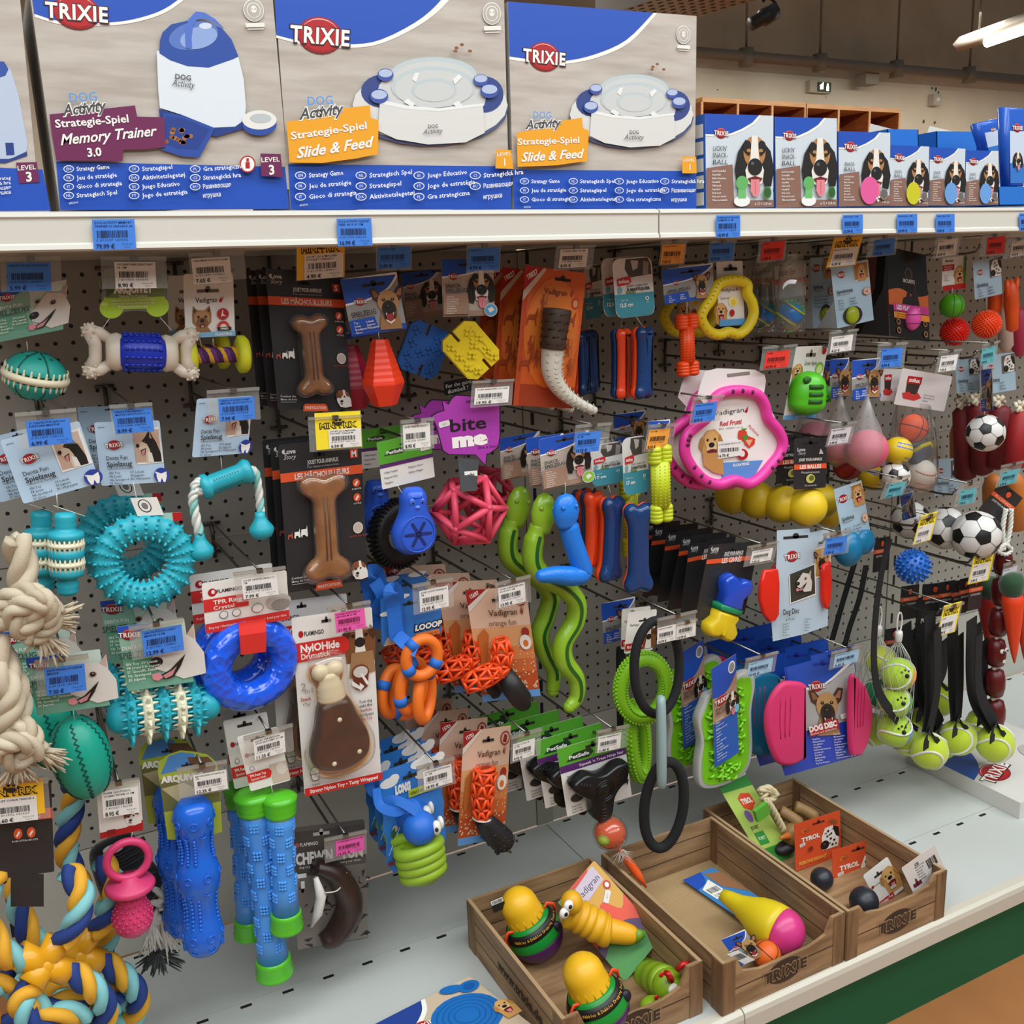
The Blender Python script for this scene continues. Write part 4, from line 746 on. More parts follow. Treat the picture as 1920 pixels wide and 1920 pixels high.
def a_vadwhite(C):
    C.base(CW, rnd=.004); slot(C, 48, 27, 44, 5, '6A6258'); C.t('Vadigran', 44, 41, 8, m('4A3A34'), fit=44, bold=.015); C.pl([(69, 42), (75, 36), (73, 41), (80, 36), (75, 45), (71, 46)], RED); dog(C, 34, 72, 44, 'terrier', 0, .95); C.el(76, 64, 12, 9, RED); C.pl([(72, 69), (75, 58), (77, 58), (76, 64), (83, 68), (76, 67)], CW); C.el(76, 86, 13, 11, m('C9342A'), a0=180, a1=360); C.el(76, 86, 7, 6, CW, a0=180, a1=360); C.r(64, 85, 92, 90, INK); C.t('HARD', 78, 87.5, 3, WT, bold=.04, fit=16); C.r(0, 92, 100, 100, m('7FB6DA')); C.t('FLOATING', 76, 96, 4, WT, fit=34, bold=.03)
def card_part(t, art, tl, tr, bl, Y, dY=(0, 0, 0), name='header_card', **k):
    C = Card(tl, tr, bl, Y, dY, B()); art(C, **k); return C.b.build(name, t), C
def string(t, p, q, Y, Y2=None, r=.0005, col='D8D6CC'):
    B(m(col, .5)).tube([at(*p, Y), at(*q, Y if Y2 is None else Y2)], r, n=5).build('string', t)
MINT = m('1FA79A', .42, 'bumpy', s=260, b=.25, d=.0006); MINT2 = m('24A7B8', .42, 'bumpy', s=300, b=.2, d=.0006); CRM = m('E6DFC0', .45); DKT = m('0C5A52', .5)
# ------------------------------------------------------------ left end, upper row
Y1 = -.31
t = T('dental_ball_toy', 'mint rugby ball with cream toothed band under white dog card', 'dog toy')
card_part(t, a_mint, (-8, 548), (125, 524), (-14, 644), Y1); string(t, (50, 640), (52, 662), Y1)
M = fr(67, 705, Y1, roll=-15, pitch=12)
def ell(h0, h1, a, b_, n=10): return [(max(.5, a*sqrt(max(0, 1-(h/b_)**2))), h) for h in [h0+(h1-h0)*i/n for i in range(n+1)]]
b = B(MINT)
for sg in (-1, 1):
    pr = ell(10, 45.5, 57, 46); pr = [(pr[0][0]-8, 8)]+pr; b.lathe([(r, h*sg) for r, h in pr], None, M, 30, 1, .85)
    for i in range(6):
        a = i*pi/3+.2; b.tube([(57*c_*cos(a), sg*46*s_, 49*c_*sin(a)) for c_, s_ in [(cos(x)*1.005, sin(x)*1.005) for x in (.3, .6, .9, 1.2, 1.5)]], 1.6, DKT, M, 5)
    for i in range(8): a = 2*pi*i/8; b.box((-3+28*cos(a), sg*39, 24*sin(a)-2), (3+28*cos(a), sg*41.5, 24*sin(a)+2), DKT, M)
b.build('ball', t)
b = B(CRM); b.lathe([(48, -7), (59, -6), (61, 0), (59, 6), (48, 7)], None, M, 40, 1, .86)
for i in range(26):
    for sg in (-1, 1): a = 2*pi*i/26+.1*sg; b.cone((54*cos(a), sg*5, 46*sin(a)), (0.05*cos(a), sg, .05*sin(a)), 3, 14, None, M, 6, .5)
b.build('toothed_band', t)
tag((12, 493), (95, 492), (14, 547), -.35, 'blue', '5.99 €', ['DENTA FUN BALLON DE RUGB'], 'at the left edge above the mint rugby ball', 'holding the mint rugby ball card', (-14, -22, 124, 102))
t = T('chew_bone_toy', 'white nubbed chew bone with blue ribbed middle', 'dog toy')
C = Card((185, 505), (316, 503), (187, 598), -.32, b=B()); C.b.ext([C.lo(*p) for p in sm2([(0, 20), (14, 2), (34, 8), (50, 12), (66, 8), (86, 0), (100, 20), (96, 46), (98, 80), (84, 100), (66, 88), (50, 86), (34, 88), (16, 100), (2, 82), (4, 48)], 40)], -.0004, 0, clear('E8F0E0', .1, .06), C.M); a_arq(C); C.b.build('clear_header_card', t)
M, L = fr2((166, 658), (361, 664), -.32)
for sx in (-1, 1):
    b = B(m('DED3C2', .4))
    x = sx*80; b.lathe([(20, sx*32), (33, sx*36), (36, sx*44), (33, sx*56), (28, sx*64)], None, M @ MX.Rotation(-pi/2, 4, 'Z'), 20, 1, .8)
    ax = lambda p: (p[0]*sx, p[1], p[2])
    b.tube([ax((58, 24, 0)), ax((74, 34, 0)), ax((90, 36, 0))], [10, 12, 14], None, M, 10); b.tube([ax((58, -24, 0)), ax((74, -34, 0)), ax((90, -36, 0))], [10, 12, 14], None, M, 10); b.tube([ax((90, 34, 0)), ax((82, 12, 0)), ax((82, -12, 0)), ax((90, -34, 0))], [14, 12, 12, 14], None, M, 10)
    for cy in (-36, 36):
        b.ball((x+sx*10, cy, 0), 15, None, M, 14, 8)
        for i in range(22):
            z = 1-2*(i+.5)/22; a = i*2.4; r = sqrt(1-z*z); b.ball((x+sx*10+15.5*r*cos(a), cy+15.5*r*sin(a), 15.5*z), 2.8, None, M, 6, 4)
    b.build('bone_end', t, 'off-white nubbed bone end')
b = B(m('1B35B8', .3)); R_ = M @ MX.Rotation(-pi/2, 4, 'Z'); b.lathe([(26, -42), (31, -40), (34, -25), (35.5, 0), (34, 25), (31, 40), (26, 42)], None, R_, 32)
for i in range(14):
    a = 2*pi*i/14
    for h in range(-30, 31, 10): b.ball((35.5*cos(a), h, 35.5*sin(a)), (3, 4.4, 3), None, R_, 8, 5)
b.build('ribbed_middle', t, 'deep blue ribbed grip'); string(t, (210, 590), (186, 625), -.32); string(t, (300, 595), (322, 620), -.32)
tag((214, 491), (291, 491), (217, 541), -.36, 'white', '8.90 €', ['OS DENTAIRE RESISTANT', '14 CM'], 'reading 8.90 above the blue and white bone', 'holding the blue and white chew bone', (-32, -20, 128, 101))
t = T('rope_dumbbell_toy', 'purple and yellow rope dumbbell with yellow ends under terrier card', 'dog toy', 'rope dumbbells')
card_part(t, a_vadwhite, (343, 514), (437, 512), (348, 634), -.3); M, L = fr2((350, 668), (460, 664), -.3); YF = m('D8DC2C', .6, 'bumpy', s=200, b=.1)
B().rope([(-52, 0, 0), (52, 0, 0)], 15, [m('E0A82A', .8), m('4A2058', .85), m('6A3478', .85)], M, 5).build('rope', t)
for sx in (-1, 1): b = B(YF); b.lathe([(8, sx*36), (28, sx*38), (36, sx*42), (36, sx*54), (30, sx*60), (8, sx*61)], None, M @ MX.Rotation(-pi/2, 4, 'Z'), 18); b.build('end_disc', t, 'yellow foam end disc')
string(t, (374, 634), (378, 650), -.3); string(t, (399, 634), (400, 648), -.3)
dup(t, -.006, .1, .0, 'second yellow dumbbell half hidden behind the first')
tag((358, 485), (430, 481), (364, 533), -.34, 'white', '7.65 €', ['HALTERES NYLON 9.5CM'], 'reading 7.65 above the yellow dumbbell', 'holding the yellow dumbbells', (-6, -22, 140, 92))
# ------------------------------------------------------------ left end, second row
t = T('dental_stick_toy', 'blue-green dental stick with two white toothed rings', 'dog toy', 'dental sticks')
card_part(t, a_denta, (0, 826), (148, 789), (44, 945), -.33); M, L = fr2((122, 960), (127, 1118), -.33, 'y')
b = B(MINT2); b.lathe([(4, 79), (16, 78), (20, 70), (17, 64), (20, 58), (17, 52), (19, 46), (30, 43), (32, 36), (30, 30), (24, 26), (24, 14), (30, 11), (31, 2), (30, -6), (24, -9), (24, -22), (29, -25), (30, -34), (28, -40), (18, -44), (17, -50), (21, -56), (17, -62), (20, -68), (14, -76), (3, -79)], None, M, 26); b.build('stick_body', t)
for y in (20, -16):
    b = B(CRM); b.lathe([(24, y-6), (31, y-4), (33, y), (31, y+4), (24, y+6)], None, M, 26)
    for i in range(22):
        a = 2*pi*i/22
        for sg in (-1, 1): b.cone((29*cos(a), y+sg*3, 29*sin(a)), (0, sg, 0), 3, 12, None, M, 5, .2)
    b.build('toothed_ring', t, 'white toothed ring')
string(t, (106, 925), (108, 955), -.33); string(t, (100, 948), (160, 968), -.33)
dup(t, -.026, .05, -.004, 'blue-green dental stick hidden behind the front one')
tag((48, 790), (130, 783), (55, 838), -.36, 'blue', '6.99 €', ['JT DENTA FUN BATON', 'DENTAIRE MENTHE'], 'reading 6.99 above the dental stick', 'holding the dental sticks', (-22, -36, 118, 104))
t = T('spiky_ring_toy', 'turquoise spiky rubber ring hanging in front', 'dog toy', 'turquoise spiky rings')
card_part(t, a_denta, (176, 792), (299, 788), (190, 911), -.31)
C = Card((244, 934), (294, 932), (258, 968), -.315, b=B()); C.base(CW); C.el(42, 45, 24, 36, GT); C.el(42, 45, 20, 31, CW); C.el(42, 45, 12, 18, m('7A7672')); C.b.build('seal_tag', t)
C = Card((268, 964), (340, 960), (270, 980), -.312, b=B()); C.base(m('9CC4B4')); C.r(76, 0, 100, 100, RED); C.b.build('folded_tag', t)
M = fr(270, 1052, -.31); b = B(MINT2); n = 24
pts = [(66*cos(2*pi*i/96), 64*sin(2*pi*i/96), 0) for i in range(96)]
b.tube(pts, [25-3.4*(abs(((i % 4)/4)-.5) > .3) for i in range(96)], None, M, 14, True, .8)
for i in range(n):
    a = 2*pi*(i+.5)/n; ca, sa = cos(a), sin(a)
    for ph in (-1.5, -.75, 0, .75, 1.5, 2.3, 3.14): rr = 66+23.5*cos(ph); zz = 20*sin(ph) if False else 20*sin(ph); b.cone((rr*ca, rr*.97*sa, zz), (cos(ph)*ca, cos(ph)*sa, sin(ph)*.9), 3.6, 7, None, M, 6, .3)
    for ph in (1.1, 2.0): rr = 66+22*cos(ph); b.ball((rr*ca, rr*.97*sa, 20*sin(ph)), 3.2, None, M, 7, 5)
b.build('ring', t); string(t, (250, 905), (262, 965), -.31)
dup(t, -.012, .09, .012, 'turquoise spiky rubber ring behind the front ring')
tag((210, 769), (283, 764), (217, 814), -.34, 'blue', '8.99 €', ['DENTA FUN ANNEAU', 'MENTHE CAOUTCHOUC 12'], 'reading 8.99 above the spiky ring', 'holding the turquoise spiky rings', (-6, -22, 104, 104))
t = T('dental_rope_toy', 'turquoise dumbbell on white rope with two rubber knobs', 'dog toy')
card_part(t, a_denta, (369, 748), (474, 742), (360, 858), -.31); string(t, (414, 856), (416, 880), -.31)
M, L = fr2((366, 920), (478, 878), -.31); R_ = M @ MX.Rotation(-pi/2, 4, 'Z'); b = B(MINT2)
b.lathe([(4, -48), (20, -47), (25, -40), (23, -32), (17, -28), (19, -24), (19, 28), (22, 34), (25, 42), (20, 50), (4, 51)], None, R_, 26)
for k in (-8, 8):
    for x in range(-20, 27, 5): b.tube([(x-2, k+3, 18.2-abs(k)*.3), (x+1, k-3, 18.8-abs(k)*.2)], .9, DKT, M, 4)
b.build('dumbbell', t); RW = m('D9DAD2', .85, 'fibre', s=500, b=.4)
b = B(RW); kx = at(373, 910, -.31); b.rope(pw([(385, 905), (372, 903), (364, 912), (372, 922), (386, 914), (378, 902), (366, 915)], -.315), .0055, [RW]); b.rope(pw([(368, 915), (362, 935), (366, 965), (374, 1000)], -.315), .0066, [RW, m('7FC4BC', .8), RW]); b.build('rope', t)
B(RW).rope(pw([(470, 880), (480, 890), (486, 930), (489, 965)], -.305), .006, [RW, m('7FC4BC', .8), RW]).build('rope', t)
for x, y, r in ((377, 1030, 22), (490, 990, 22)):
    M = fr(x, y, -.312); B(MINT2).lathe([(9, 30), (9.5, 22), (13, 14), (r, 2), (r+.5, -6), (18, -16), (8, -21), (1, -22)], None, M, 24).build('knob', t, 'turquoise rubber knob')
tag((409, 748), (476, 743), (412, 791), -.34, 'blue', '7.99 €', ['DENTA FUN MOT/ANET', 'MENTHE CAOUTCHOUC 9'], 'reading 7.99 above the rope dumbbell', 'holding the rope dumbbell', (-30, -40, 116, 104))
# ------------------------------------------------------------ left end, lower rows
t = T('dental_rugby_toy', 'green rugby ball with zigzag grooves behind white knotted rope', 'dog toy', 'green rugby balls')
card_part(t, a_mint, (48, 1234), (187, 1217), (70, 1342), -.36); string(t, (135, 1320), (140, 1350), -.36)
M, L = fr2((128, 1340), (176, 1497), -.345, 'y', tw=-30); b = B(m('0E9C84', .4, 'bumpy', s=200, b=.15)); b.lathe(ell(-79, 79, 50, 80, 22), None, M, 30); DG2 = m('04463C', .5)
for k in range(6):
    a0 = k*pi/3
    b.tube([((50*cos(f)+.6)*cos(a0+(.07 if i % 2 else -.07)), 80*sin(f), (50*cos(f)+.6)*sin(a0+(.07 if i % 2 else -.07))) for i, f in enumerate([-1.15+2.3*q/30 for q in range(31)])], 1.5, DG2, M, 5)
b.build('ball', t)
dup(t, -.03, .08, .014, 'green rugby ball hidden behind the front green one')
tag((83, 1254), (158, 1244), (88, 1305), -.385, 'blue', '7.30 €', ['DENTA FUN BALLON DENTAIR', 'MENTHE'], 'reading 7.30 above the green rugby ball', 'holding the green rugby balls', (-22, -34, 112, 100))
t = T('spiky_roller_toy', 'turquoise and white spiked roller under white dog card', 'dog toy', 'spiked rollers')
card_part(t, a_mint, (219, 1175), (345, 1160), (240, 1296), -.335)
M, L = fr2((207, 1348), (406, 1318), -.32); R_ = M @ MX.Rotation(-pi/2, 4, 'Z'); b = B(MINT2); b.lathe([(2, -98), (18, -94), (27, -84), (30, -66), (30, -58)], None, R_, 24); b.lathe([(30, 58), (30, 66), (27, 84), (18, 94), (2, 98)], None, R_, 24); b.lathe([(26, -62), (26, 62)], None, R_, 20)
for i, x in enumerate((-58, -30, -2, 26, 52)):
    c = CRM if i in (1, 3) else MINT2; b.lathe([(28, x-9), (38, x-8), (41, x-2), (41, x+2), (38, x+8), (28, x+9)], c, R_, 22)
    for k in range(14):
        a = 2*pi*k/14+i*.2; b.cone((40*cos(a), x, 40*sin(a)), (cos(a), 0, sin(a)), 5, 16, c, R_, 6, .2); b.ball((39*cos(a+.2), x, 39*sin(a+.2)), 4, c, R_, 7, 5)
        for sg in (-1, 1): b.cone((34*cos(a), x+sg*8, 34*sin(a)), (cos(a)*.2, sg, sin(a)*.2), 3.4, 10, c, R_, 5, .2)
b.build('roller', t); dup(t, -.012, .075, .016, 'turquoise spiked roller hidden behind the front one')
tag((265, 1184), (340, 1171), (271, 1232), -.35, 'blue', '12.99 €', ['DENTA FUN ROULEAU', 'MENTHE 15CM'], 'reading 12.99 above the spiked roller', 'holding the spiked rollers', (-30, -26, 106, 106))
# natural rope and coloured rope at the left edge
NR = m('C9BBA2', .9, 'fibre', s=420, b=.5); NR2 = m('BDAE94', .9, 'fibre', s=420, b=.5)
t = T('knotted_rope_toy', 'thick natural white cotton rope with frayed knots at the left edge', 'dog toy'); YR = -.4
b = B(); b.rope(pw([(30, 1010), (42, 1060), (40, 1110), (14, 1150), (-20, 1170)], YR), .017, [NR, NR2]); b.build('rope', t)
b = B(); b.rope(pw([(-20, 1150, .01), (20, 1120, -.01), (60, 1110, -.02), (70, 1150, -.02), (40, 1180, -.015), (30, 1140, -.02), (80, 1130, -.03), (100, 1150, -.02)], YR), .0135, [NR, NR2]); b.rope(pw([(54, 1200, -.01), (44, 1150, -.02), (66, 1120, -.03), (92, 1128, -.03), (98, 1170, -.02), (66, 1196, -.01)], YR), .0105, [NR, NR2]); b.build('knot', t)
b = B(); b.rope(pw([(-12, 1200), (6, 1250), (26, 1290), (30, 1330), (20, 1380)], YR), .018, [NR, NR2]); b.rope(pw([(-14, 1250, -.01), (20, 1300, -.015), (10, 1360, -.015), (-20, 1420)], YR), .016, [NR, NR2]); b.build('rope', t)
b = B(); b.rope(pw([(-14, 1400, -.01), (40, 1360, -.02), (62, 1390, -.025), (30, 1430, -.02), (0, 1400, -.03), (40, 1390, -.035), (76, 1410, -.02)], YR), .0125, [NR, NR2]); b.build('knot', t)
def frayed(t, p0, dirs, Y, r0, seed, n=46, mat=NR, name='frayed_end', mats=None):
    rn = random.Random(seed); b = B(mat)
    for i in range(n):
        q = [p0]; dx, dy = dirs[i % len(dirs)]; f = rn.uniform(.7, 1.05); sx, sy = rn.gauss(0, r0), rn.gauss(0, r0); w_ = rn.uniform(-8, 8)
        P = [(p0[0]+sx*.25, p0[1]+sy*.25), (p0[0]+dx*f*.5+sx*.6, p0[1]+dy*f*.5+sy*.6), (p0[0]+dx*f+sx+w_, p0[1]+dy*f+sy)]
        b.tube(resample([at(x, y, Y+rn.uniform(-.008, .008)) for x, y in P], 6), [.003, .0026, .0022, .002, .0016, .0012, .0008], mats[i % len(mats)] if mats else None, None, 5)
    return b.build(name, t)
frayed(t, (84, 1162), [(60, -8), (64, -24), (52, 6), (60, 10)], YR-.01, 9, 1); frayed(t, (78, 1188), [(38, 36), (44, 48), (30, 50), (16, 30), (-20, 36)], YR-.005, 9, 2); frayed(t, (70, 1405), [(40, 10), (52, 24), (44, 38), (28, 6)], YR-.01, 8, 3); frayed(t, (30, 1425), [(6, 40), (24, 46), (-10, 36), (40, 30), (-26, 40)], YR-.01, 10, 4, 60)
RB = [m('1E3A7E', .8, 'fibre', s=500, b=.3), m('7FC0C4', .8, 'fibre', s=500, b=.3), m('E0A52C', .8, 'fibre', s=500, b=.3)]
JK = m('E2A21A', .3)
def jack_toy(Y, label, dx, dy):
    t = T('jack_rope_toy', label, 'dog toy', 'yellow jack rope toys'); q = lambda L: [at(p[0]+dx, p[1]+dy, Y+p[2]) for p in L]
    b = B(); b.rope(q([(128, 1632, 0), (152, 1670, -.02), (146, 1720, -.03), (118, 1765, -.02)]), .016, RB); b.rope(q([(-10, 1640, 0), (-30, 1700, -.02), (0, 1780, -.03), (44, 1800, -.02)]), .016, RB); b.rope(q([(130, 1818, -.02), (172, 1850, -.03), (198, 1890, -.02), (180, 1930, 0), (110, 1930, 0)]), .016, RB); b.rope(q([(60, 1850, -.03), (40, 1880, -.04), (60, 1915, -.04), (120, 1900, -.03), (160, 1900, -.02)]), .016, RB); b.rope(q([(20, 1840, -.01), (-30, 1860, -.02), (-20, 1930, -.02)]), .016, RB); b.rope(q([(20, 1920, -.02), (50, 1880, -.03), (90, 1895, -.02), (150, 1870, .0), (180, 1900, .01)]), .016, RB); b.build('rope', t)
    b = B(JK); c = q([(84, 1808, -.02)])[0]
    for e in ((112, 1758, -.01), (128, 1822, -.02), (58, 1846, -.035), (34, 1790, -.02)): ee = q([e])[0]; b.tube([c, c+(ee-c)*.5, ee], [.017, .0165, .018], None, None, 14)
    b.ball(tuple(c), .018); b.build('jack', t, 'yellow plastic cross'); return t
jt = jack_toy(-.37, 'yellow cross toy on blue and yellow rope, front at lower left', 0, 0); card_part(jt, a_cord, (-8, 1478), (96, 1468), (0, 1648), -.375)
b = B(LOVE); p = [at(20, 1640, -.376), at(82, 1640, -.376), at(82, 1700, -.372), at(20, 1700, -.372)]; b.add([tuple(x) for x in p]+[tuple(x+V((0, .002, 0))) for x in p], [(0, 1, 2, 3), (4, 5, 6, 7), (0, 1, 5, 4), (1, 2, 6, 5), (2, 3, 7, 6), (3, 0, 4, 7)], smooth=False); b.build('card_strap', jt)
jack_toy(-.28, 'yellow cross toy on striped rope, behind at lower left', 62, -18); b = B(); b.rope(pw([(118, 1430), (140, 1480), (130, 1540), (125, 1600), (150, 1660)], -.29), .016, RB)
b.rope(pw([(196, 1690), (205, 1740), (190, 1790)], -.25), .016, RB); tag_(b.build('coloured_rope'), 'striped blue and yellow rope hanging behind the black card', 'rope')
tag((-14, 1499), (68, 1490), (-10, 1546), -.4, 'mini', '2.60 €', ['JOUET CORDE TISSAGE 4'], 'with black paw at the lower left edge', 'holding the coloured rope toys', (-30, -70, 130, 100), mini=(-30, -68, 118, 78))
t = T('pacifier_toy', 'pink rubber pacifier with nubs under red and white card', 'dog toy')
C = Card((180, 1478), (262, 1462), (188, 1573), -.33, b=B()); C.base(CW, rnd=.002); C.pl([(0, 88), (60, 88), (100, 80), (100, 100), (0, 100)], RED); C.r(16, 86, 36, 96, m('8E1418')); dog(C, 76, 70, 32, 'jack'); C.b.build('header_card', t); string(t, (248, 1560), (246, 1575), -.33)
M, L = fr2((236, 1570), (252, 1754), -.335, 'y'); PK = m('D23A6C', .42, 'bumpy', s=300, b=.15); b = B(PK)
b.tube([(34*cos(a), 52+34*sin(a), 0) for a in [2*pi*i/28 for i in range(28)]], 7, None, M, 10, True); b.build('ring_handle', t)
b = B(PK); b.lathe([(3, 22), (12, 21), (16, 14), (38, 10), (42, 4), (40, -2), (20, -6), (19, -12), (22, -26), (30, -46), (33, -62), (29, -78), (18, -88), (4, -92)], None, M, 28)
for j in range(9):
    y = -18-j*8; rr = [20.5, 23, 26.5, 30, 32.5, 33, 31.5, 27.5, 21][j]
    for k in range(16): a = 2*pi*(k+.5*(j % 2))/16; b.ball((rr*cos(a), y, rr*sin(a)), 2.6, None, M, 6, 4)
b.build('teat', t)
tag((190, 1484), (258, 1474), (194, 1534), -.35, 'white', '8.95 €', ['POWER CAOUTCHOUC', 'OCEAN TETINE 10 CM'], 'reading 8.95 above the pink pacifier', 'holding the pink pacifier', (-10, -30, 106, 70))
t = T('plush_rope_toy', 'black plush toy with black and white frayed rope behind the pacifier', 'dog toy'); BP = m('141416', .95, 'felt', s=700, b=.6)
M, L = fr2((215, 1570), (262, 1710), -.24, 'y'); b = B(BP); b.puff(sm2([(-40, 72), (20, 76), (34, 50), (44, 10), (52, -30), (30, -66), (-20, -70), (-46, -40), (-50, 20)], 50), 16, 14, None, M)
for i in range(10): y = 60-i*13; b.tube([(-44, y, 10), (0, y-3, 19), (44, y, 10)], 4.5, None, M, 8)
b.build('plush_body', t); BWm = [m('D6D2CA', .9, 'fibre', s=400, b=.4), BP, m('D6D2CA', .9, 'fibre', s=400, b=.4)]
b = B(); b.rope(pw([(285, 1670), (318, 1680), (316, 1712), (290, 1722), (285, 1695), (305, 1690)], -.25), .0095, BWm); b.build('rope_knot', t)
B(BWm[0]).ball(tuple(at(212, 1592, -.262)), (.014, .005, .007)).build('eye_patch', t)
frayed(t, (284, 1730), [(-10, 60), (4, 66), (14, 62)], -.25, 7, 5, 36, BWm[0]); frayed(t, (306, 1725), [(20, 62), (28, 54), (14, 66)], -.25, 7, 6, 36, BWm[0]); frayed(t, (294, 1785), [(-30, 36), (-10, 50), (16, 40), (40, 10), (46, 22)], -.25, 7, 7, 60, BP)
BS = m('1C62CE', .22, 'bumpy', s=120, b=.05); b0 = B(BS)
t = T('chew_stick_toy', 'blue waisted chew stick with dimples and nubs', 'dog toy', 'blue chew sticks'); card_part(t, a_arqcard, (292, 1412), (406, 1400), (310, 1578), -.315)
M, L = fr2((360, 1493), (384, 1790), -.33, 'y'); b = b0
pr = [(2, 148), (22, 144), (32, 132), (34, 116), (32, 98), (27, 84), (25, 70), (25, 54), (28, 40), (34, 26), (37, 10), (36, -6), (32, -20), (28, -32), (26, -50), (26, -66), (29, -80), (33, -92), (35, -108), (33, -126), (26, -140), (12, -147), (2, -149)]; b.lathe(pr, None, M, 32)
for yc, rr in ((112, 33.6), (92, 30), (12, 36.6), (-14, 33), (-104, 34.4), (-124, 33)):
    for k in range(7): a = 2*pi*(k+.5*(rr % 2 > 1))/7+.4; b.tube([(rr*cos(a)+6.5*(-sin(a))*cos(q), yc+6.5*sin(q), rr*sin(a)+6.5*cos(a)*cos(q)) for q in [2*pi*i/12 for i in range(12)]], 1.5, None, M, 5, True)
for y0_, y1_ in ((82, 40), (-30, -84)):
    for k in range(14):
        a = 2*pi*k/14
        if k % 7 in (2, 3): continue
        for i in range(8): y = y0_+(y1_-y0_)*i/7; rr = 26.5+abs(i-3.5)*.7; b.ball((rr*cos(a), y, rr*sin(a)), 3.4, None, M, 6, 4)
b.build('stick', t); dup(t, -.018, .06, .0, 'blue waisted chew stick hidden behind the front one')
tag((362, 1454), (424, 1443), (366, 1490), -.35, 'white', '12.25 €', ['BATON AVEC POINTE .26', 'CM'], 'reading 12.25 above the blue chew stick', 'holding the blue chew sticks', (-46, -50, 104, 108))
def bstick(t, top, bot, Y, s_=1, seed=0):
    M, L = fr2(top, bot, Y, 'y'); h = L/2; LB = m('4A94E2', .3, sss=.0); LG = m('54B824', .25)
    b = B(LB); b.lathe([(24*s_, h-38), (22*s_, h-60), (19*s_, h-110), (18*s_, 0), (20*s_, -h+90), (24*s_, -h+38)], None, M, 24); rn = random.Random(seed)
    for i in range(int((2*h-90)/26)):
        y = h-58-i*26
        for k in range(4):
            a = 2*pi*k/4+(i % 2)*.8+.4; rr = 19.5*s_+abs(y)/h*3
            for u in (-.22, .0, .22):
                for v in (-6, 0, 6): b.ball((rr*cos(a+u), y+v, rr*sin(a+u)), 3.2, None, M, 6, 4)
    b.build('stick', t)
    for sg in (-1, 1): b = B(LG); b.lathe([(23*s_, sg*(h-40)), (26*s_, sg*(h-38)), (27*s_, sg*(h-32)), (25.5*s_, sg*(h-28)), (28*s_, sg*(h-22)), (26.5*s_, sg*(h-18)), (29*s_, sg*(h-11)), (29*s_, sg*(h-6)), (20*s_, sg*(h-1)), (2, sg*h)], None, M, 26); b.build('stick_cap', t, 'green ridged end cap')
t = T('foam_stick_toy', 'light blue nubbed stick with green ends, rightmost of three', 'dog toy', 'blue and green sticks'); bstick(t, (524, 1488), (538, 1745), -.33); card_part(t, lambda C: a_flam(C, 'stick'), (444, 1382), (521, 1362), (470, 1484), -.33); string(t, (508, 1470), (512, 1490), -.33)
t = T('foam_stick_toy', 'light blue nubbed stick with green ends, middle and lowest of three', 'dog toy', 'blue and green sticks'); bstick(t, (474, 1482), (516, 1830), -.305, 1.14, 2); card_part(t, lambda C: a_flam(C, 'stick'), (418, 1352), (500, 1334), (440, 1480), -.29, name='header_card')
t = T('foam_stick_toy', 'light blue nubbed stick with green ends, rear left of three', 'dog toy', 'blue and green sticks'); bstick(t, (450, 1468), (470, 1756), -.25, 1.0, 3); card_part(t, lambda C: a_flam(C, 'stick'), (414, 1334), (484, 1320), (432, 1452), -.24)
tag((475, 1388), (533, 1372), (478, 1426), -.345, 'white', '11.25 €', ['JOUET TPR SPECTOR', 'STICK BLEU/VERT 20 CM'], 'reading 11.25 above the blue and green sticks', 'holding the blue and green sticks', (-30, -30, 128, 106))
# ------------------------------------------------------------ middle: chew bones in black blister cards
BR1 = m('A06C3E', .28, 'noise', s=40, c2='8A5830', b=.05)
def bone_outline(w_, L, e):          # upright dog bone, width at shaft w_, length L, end width e
    q = e/2; h = L/2
    a = w_/2; r_ = [(a, 0), (a*1.0, h*.3), (a*1.06, h*.52), (q*.84, h*.64), (q*1.0, h*.77), (q*.95, h*.9), (q*.66, h*.99), (q*.3, h*.985), (0, h*.93)]; l_ = [(-x, y) for x, y in r_[::-1][1:]]; up = r_+l_[:-1]; return up+[(-x, -y) for x, y in up]
def love_bone(size, tl, tr, bl, top, bot, w_, e, Y, label, offs):
    t = T('bone_pack', label, 'chew bone pack', 'black bone packs'); card_part(t, lambda C: a_love(C, 'LES MÂCHOUILLEURS', size), tl, tr, bl, Y, name='backing_card')
    M, L = fr2(top, bot, Y-.011, 'y'); ol = sm2(bone_outline(w_*1.12, L, e*1.1), 72)
    b = B(BR1); b.puff(ol, 14, 12, None, M, 6); b.tube([(-4, L*.3, 14.2), (-3, 0, 14.6), (-4, -L*.3, 14.2)], 1.4, m('5E3A20', .4), M, 5); b.tube([(4, L*.3, 14.2), (4, 0, 14.6), (4, -L*.3, 14.2)], 1.4, m('5E3A20', .4), M, 5); b.build('bone', t)
    b = B(clear('FFFDFA', .02, .05, .06)); b.puff([(x*1.18, y*1.06) for x, y in ol], 20, 14, None, M, 5, back=0); b.build('clear_blister', t)
    for dx, dy, lb in offs: dup(t, dx, dy, 0, lb)
    return t
love_bone('S', (497, 503), (641, 512), (521, 768), (578, 592), (592, 740), 30, 58, -.27, 'black card with small size S brown bone, front of its stack', [(-.006, .034, 'black small bone card, second in the upper stack'), (-.012, .068, 'black small bone card, rearmost in the upper stack')])
love_bone('M', (521, 834), (676, 818), (541, 1112), (604, 890), (616, 1086), 36, 76, -.29, 'black card with medium size M brown bone, front of its stack', [(-.004, .03, 'black medium bone card, second in the lower stack'), (-.008, .06, 'black medium bone card, rearmost in the lower stack')])
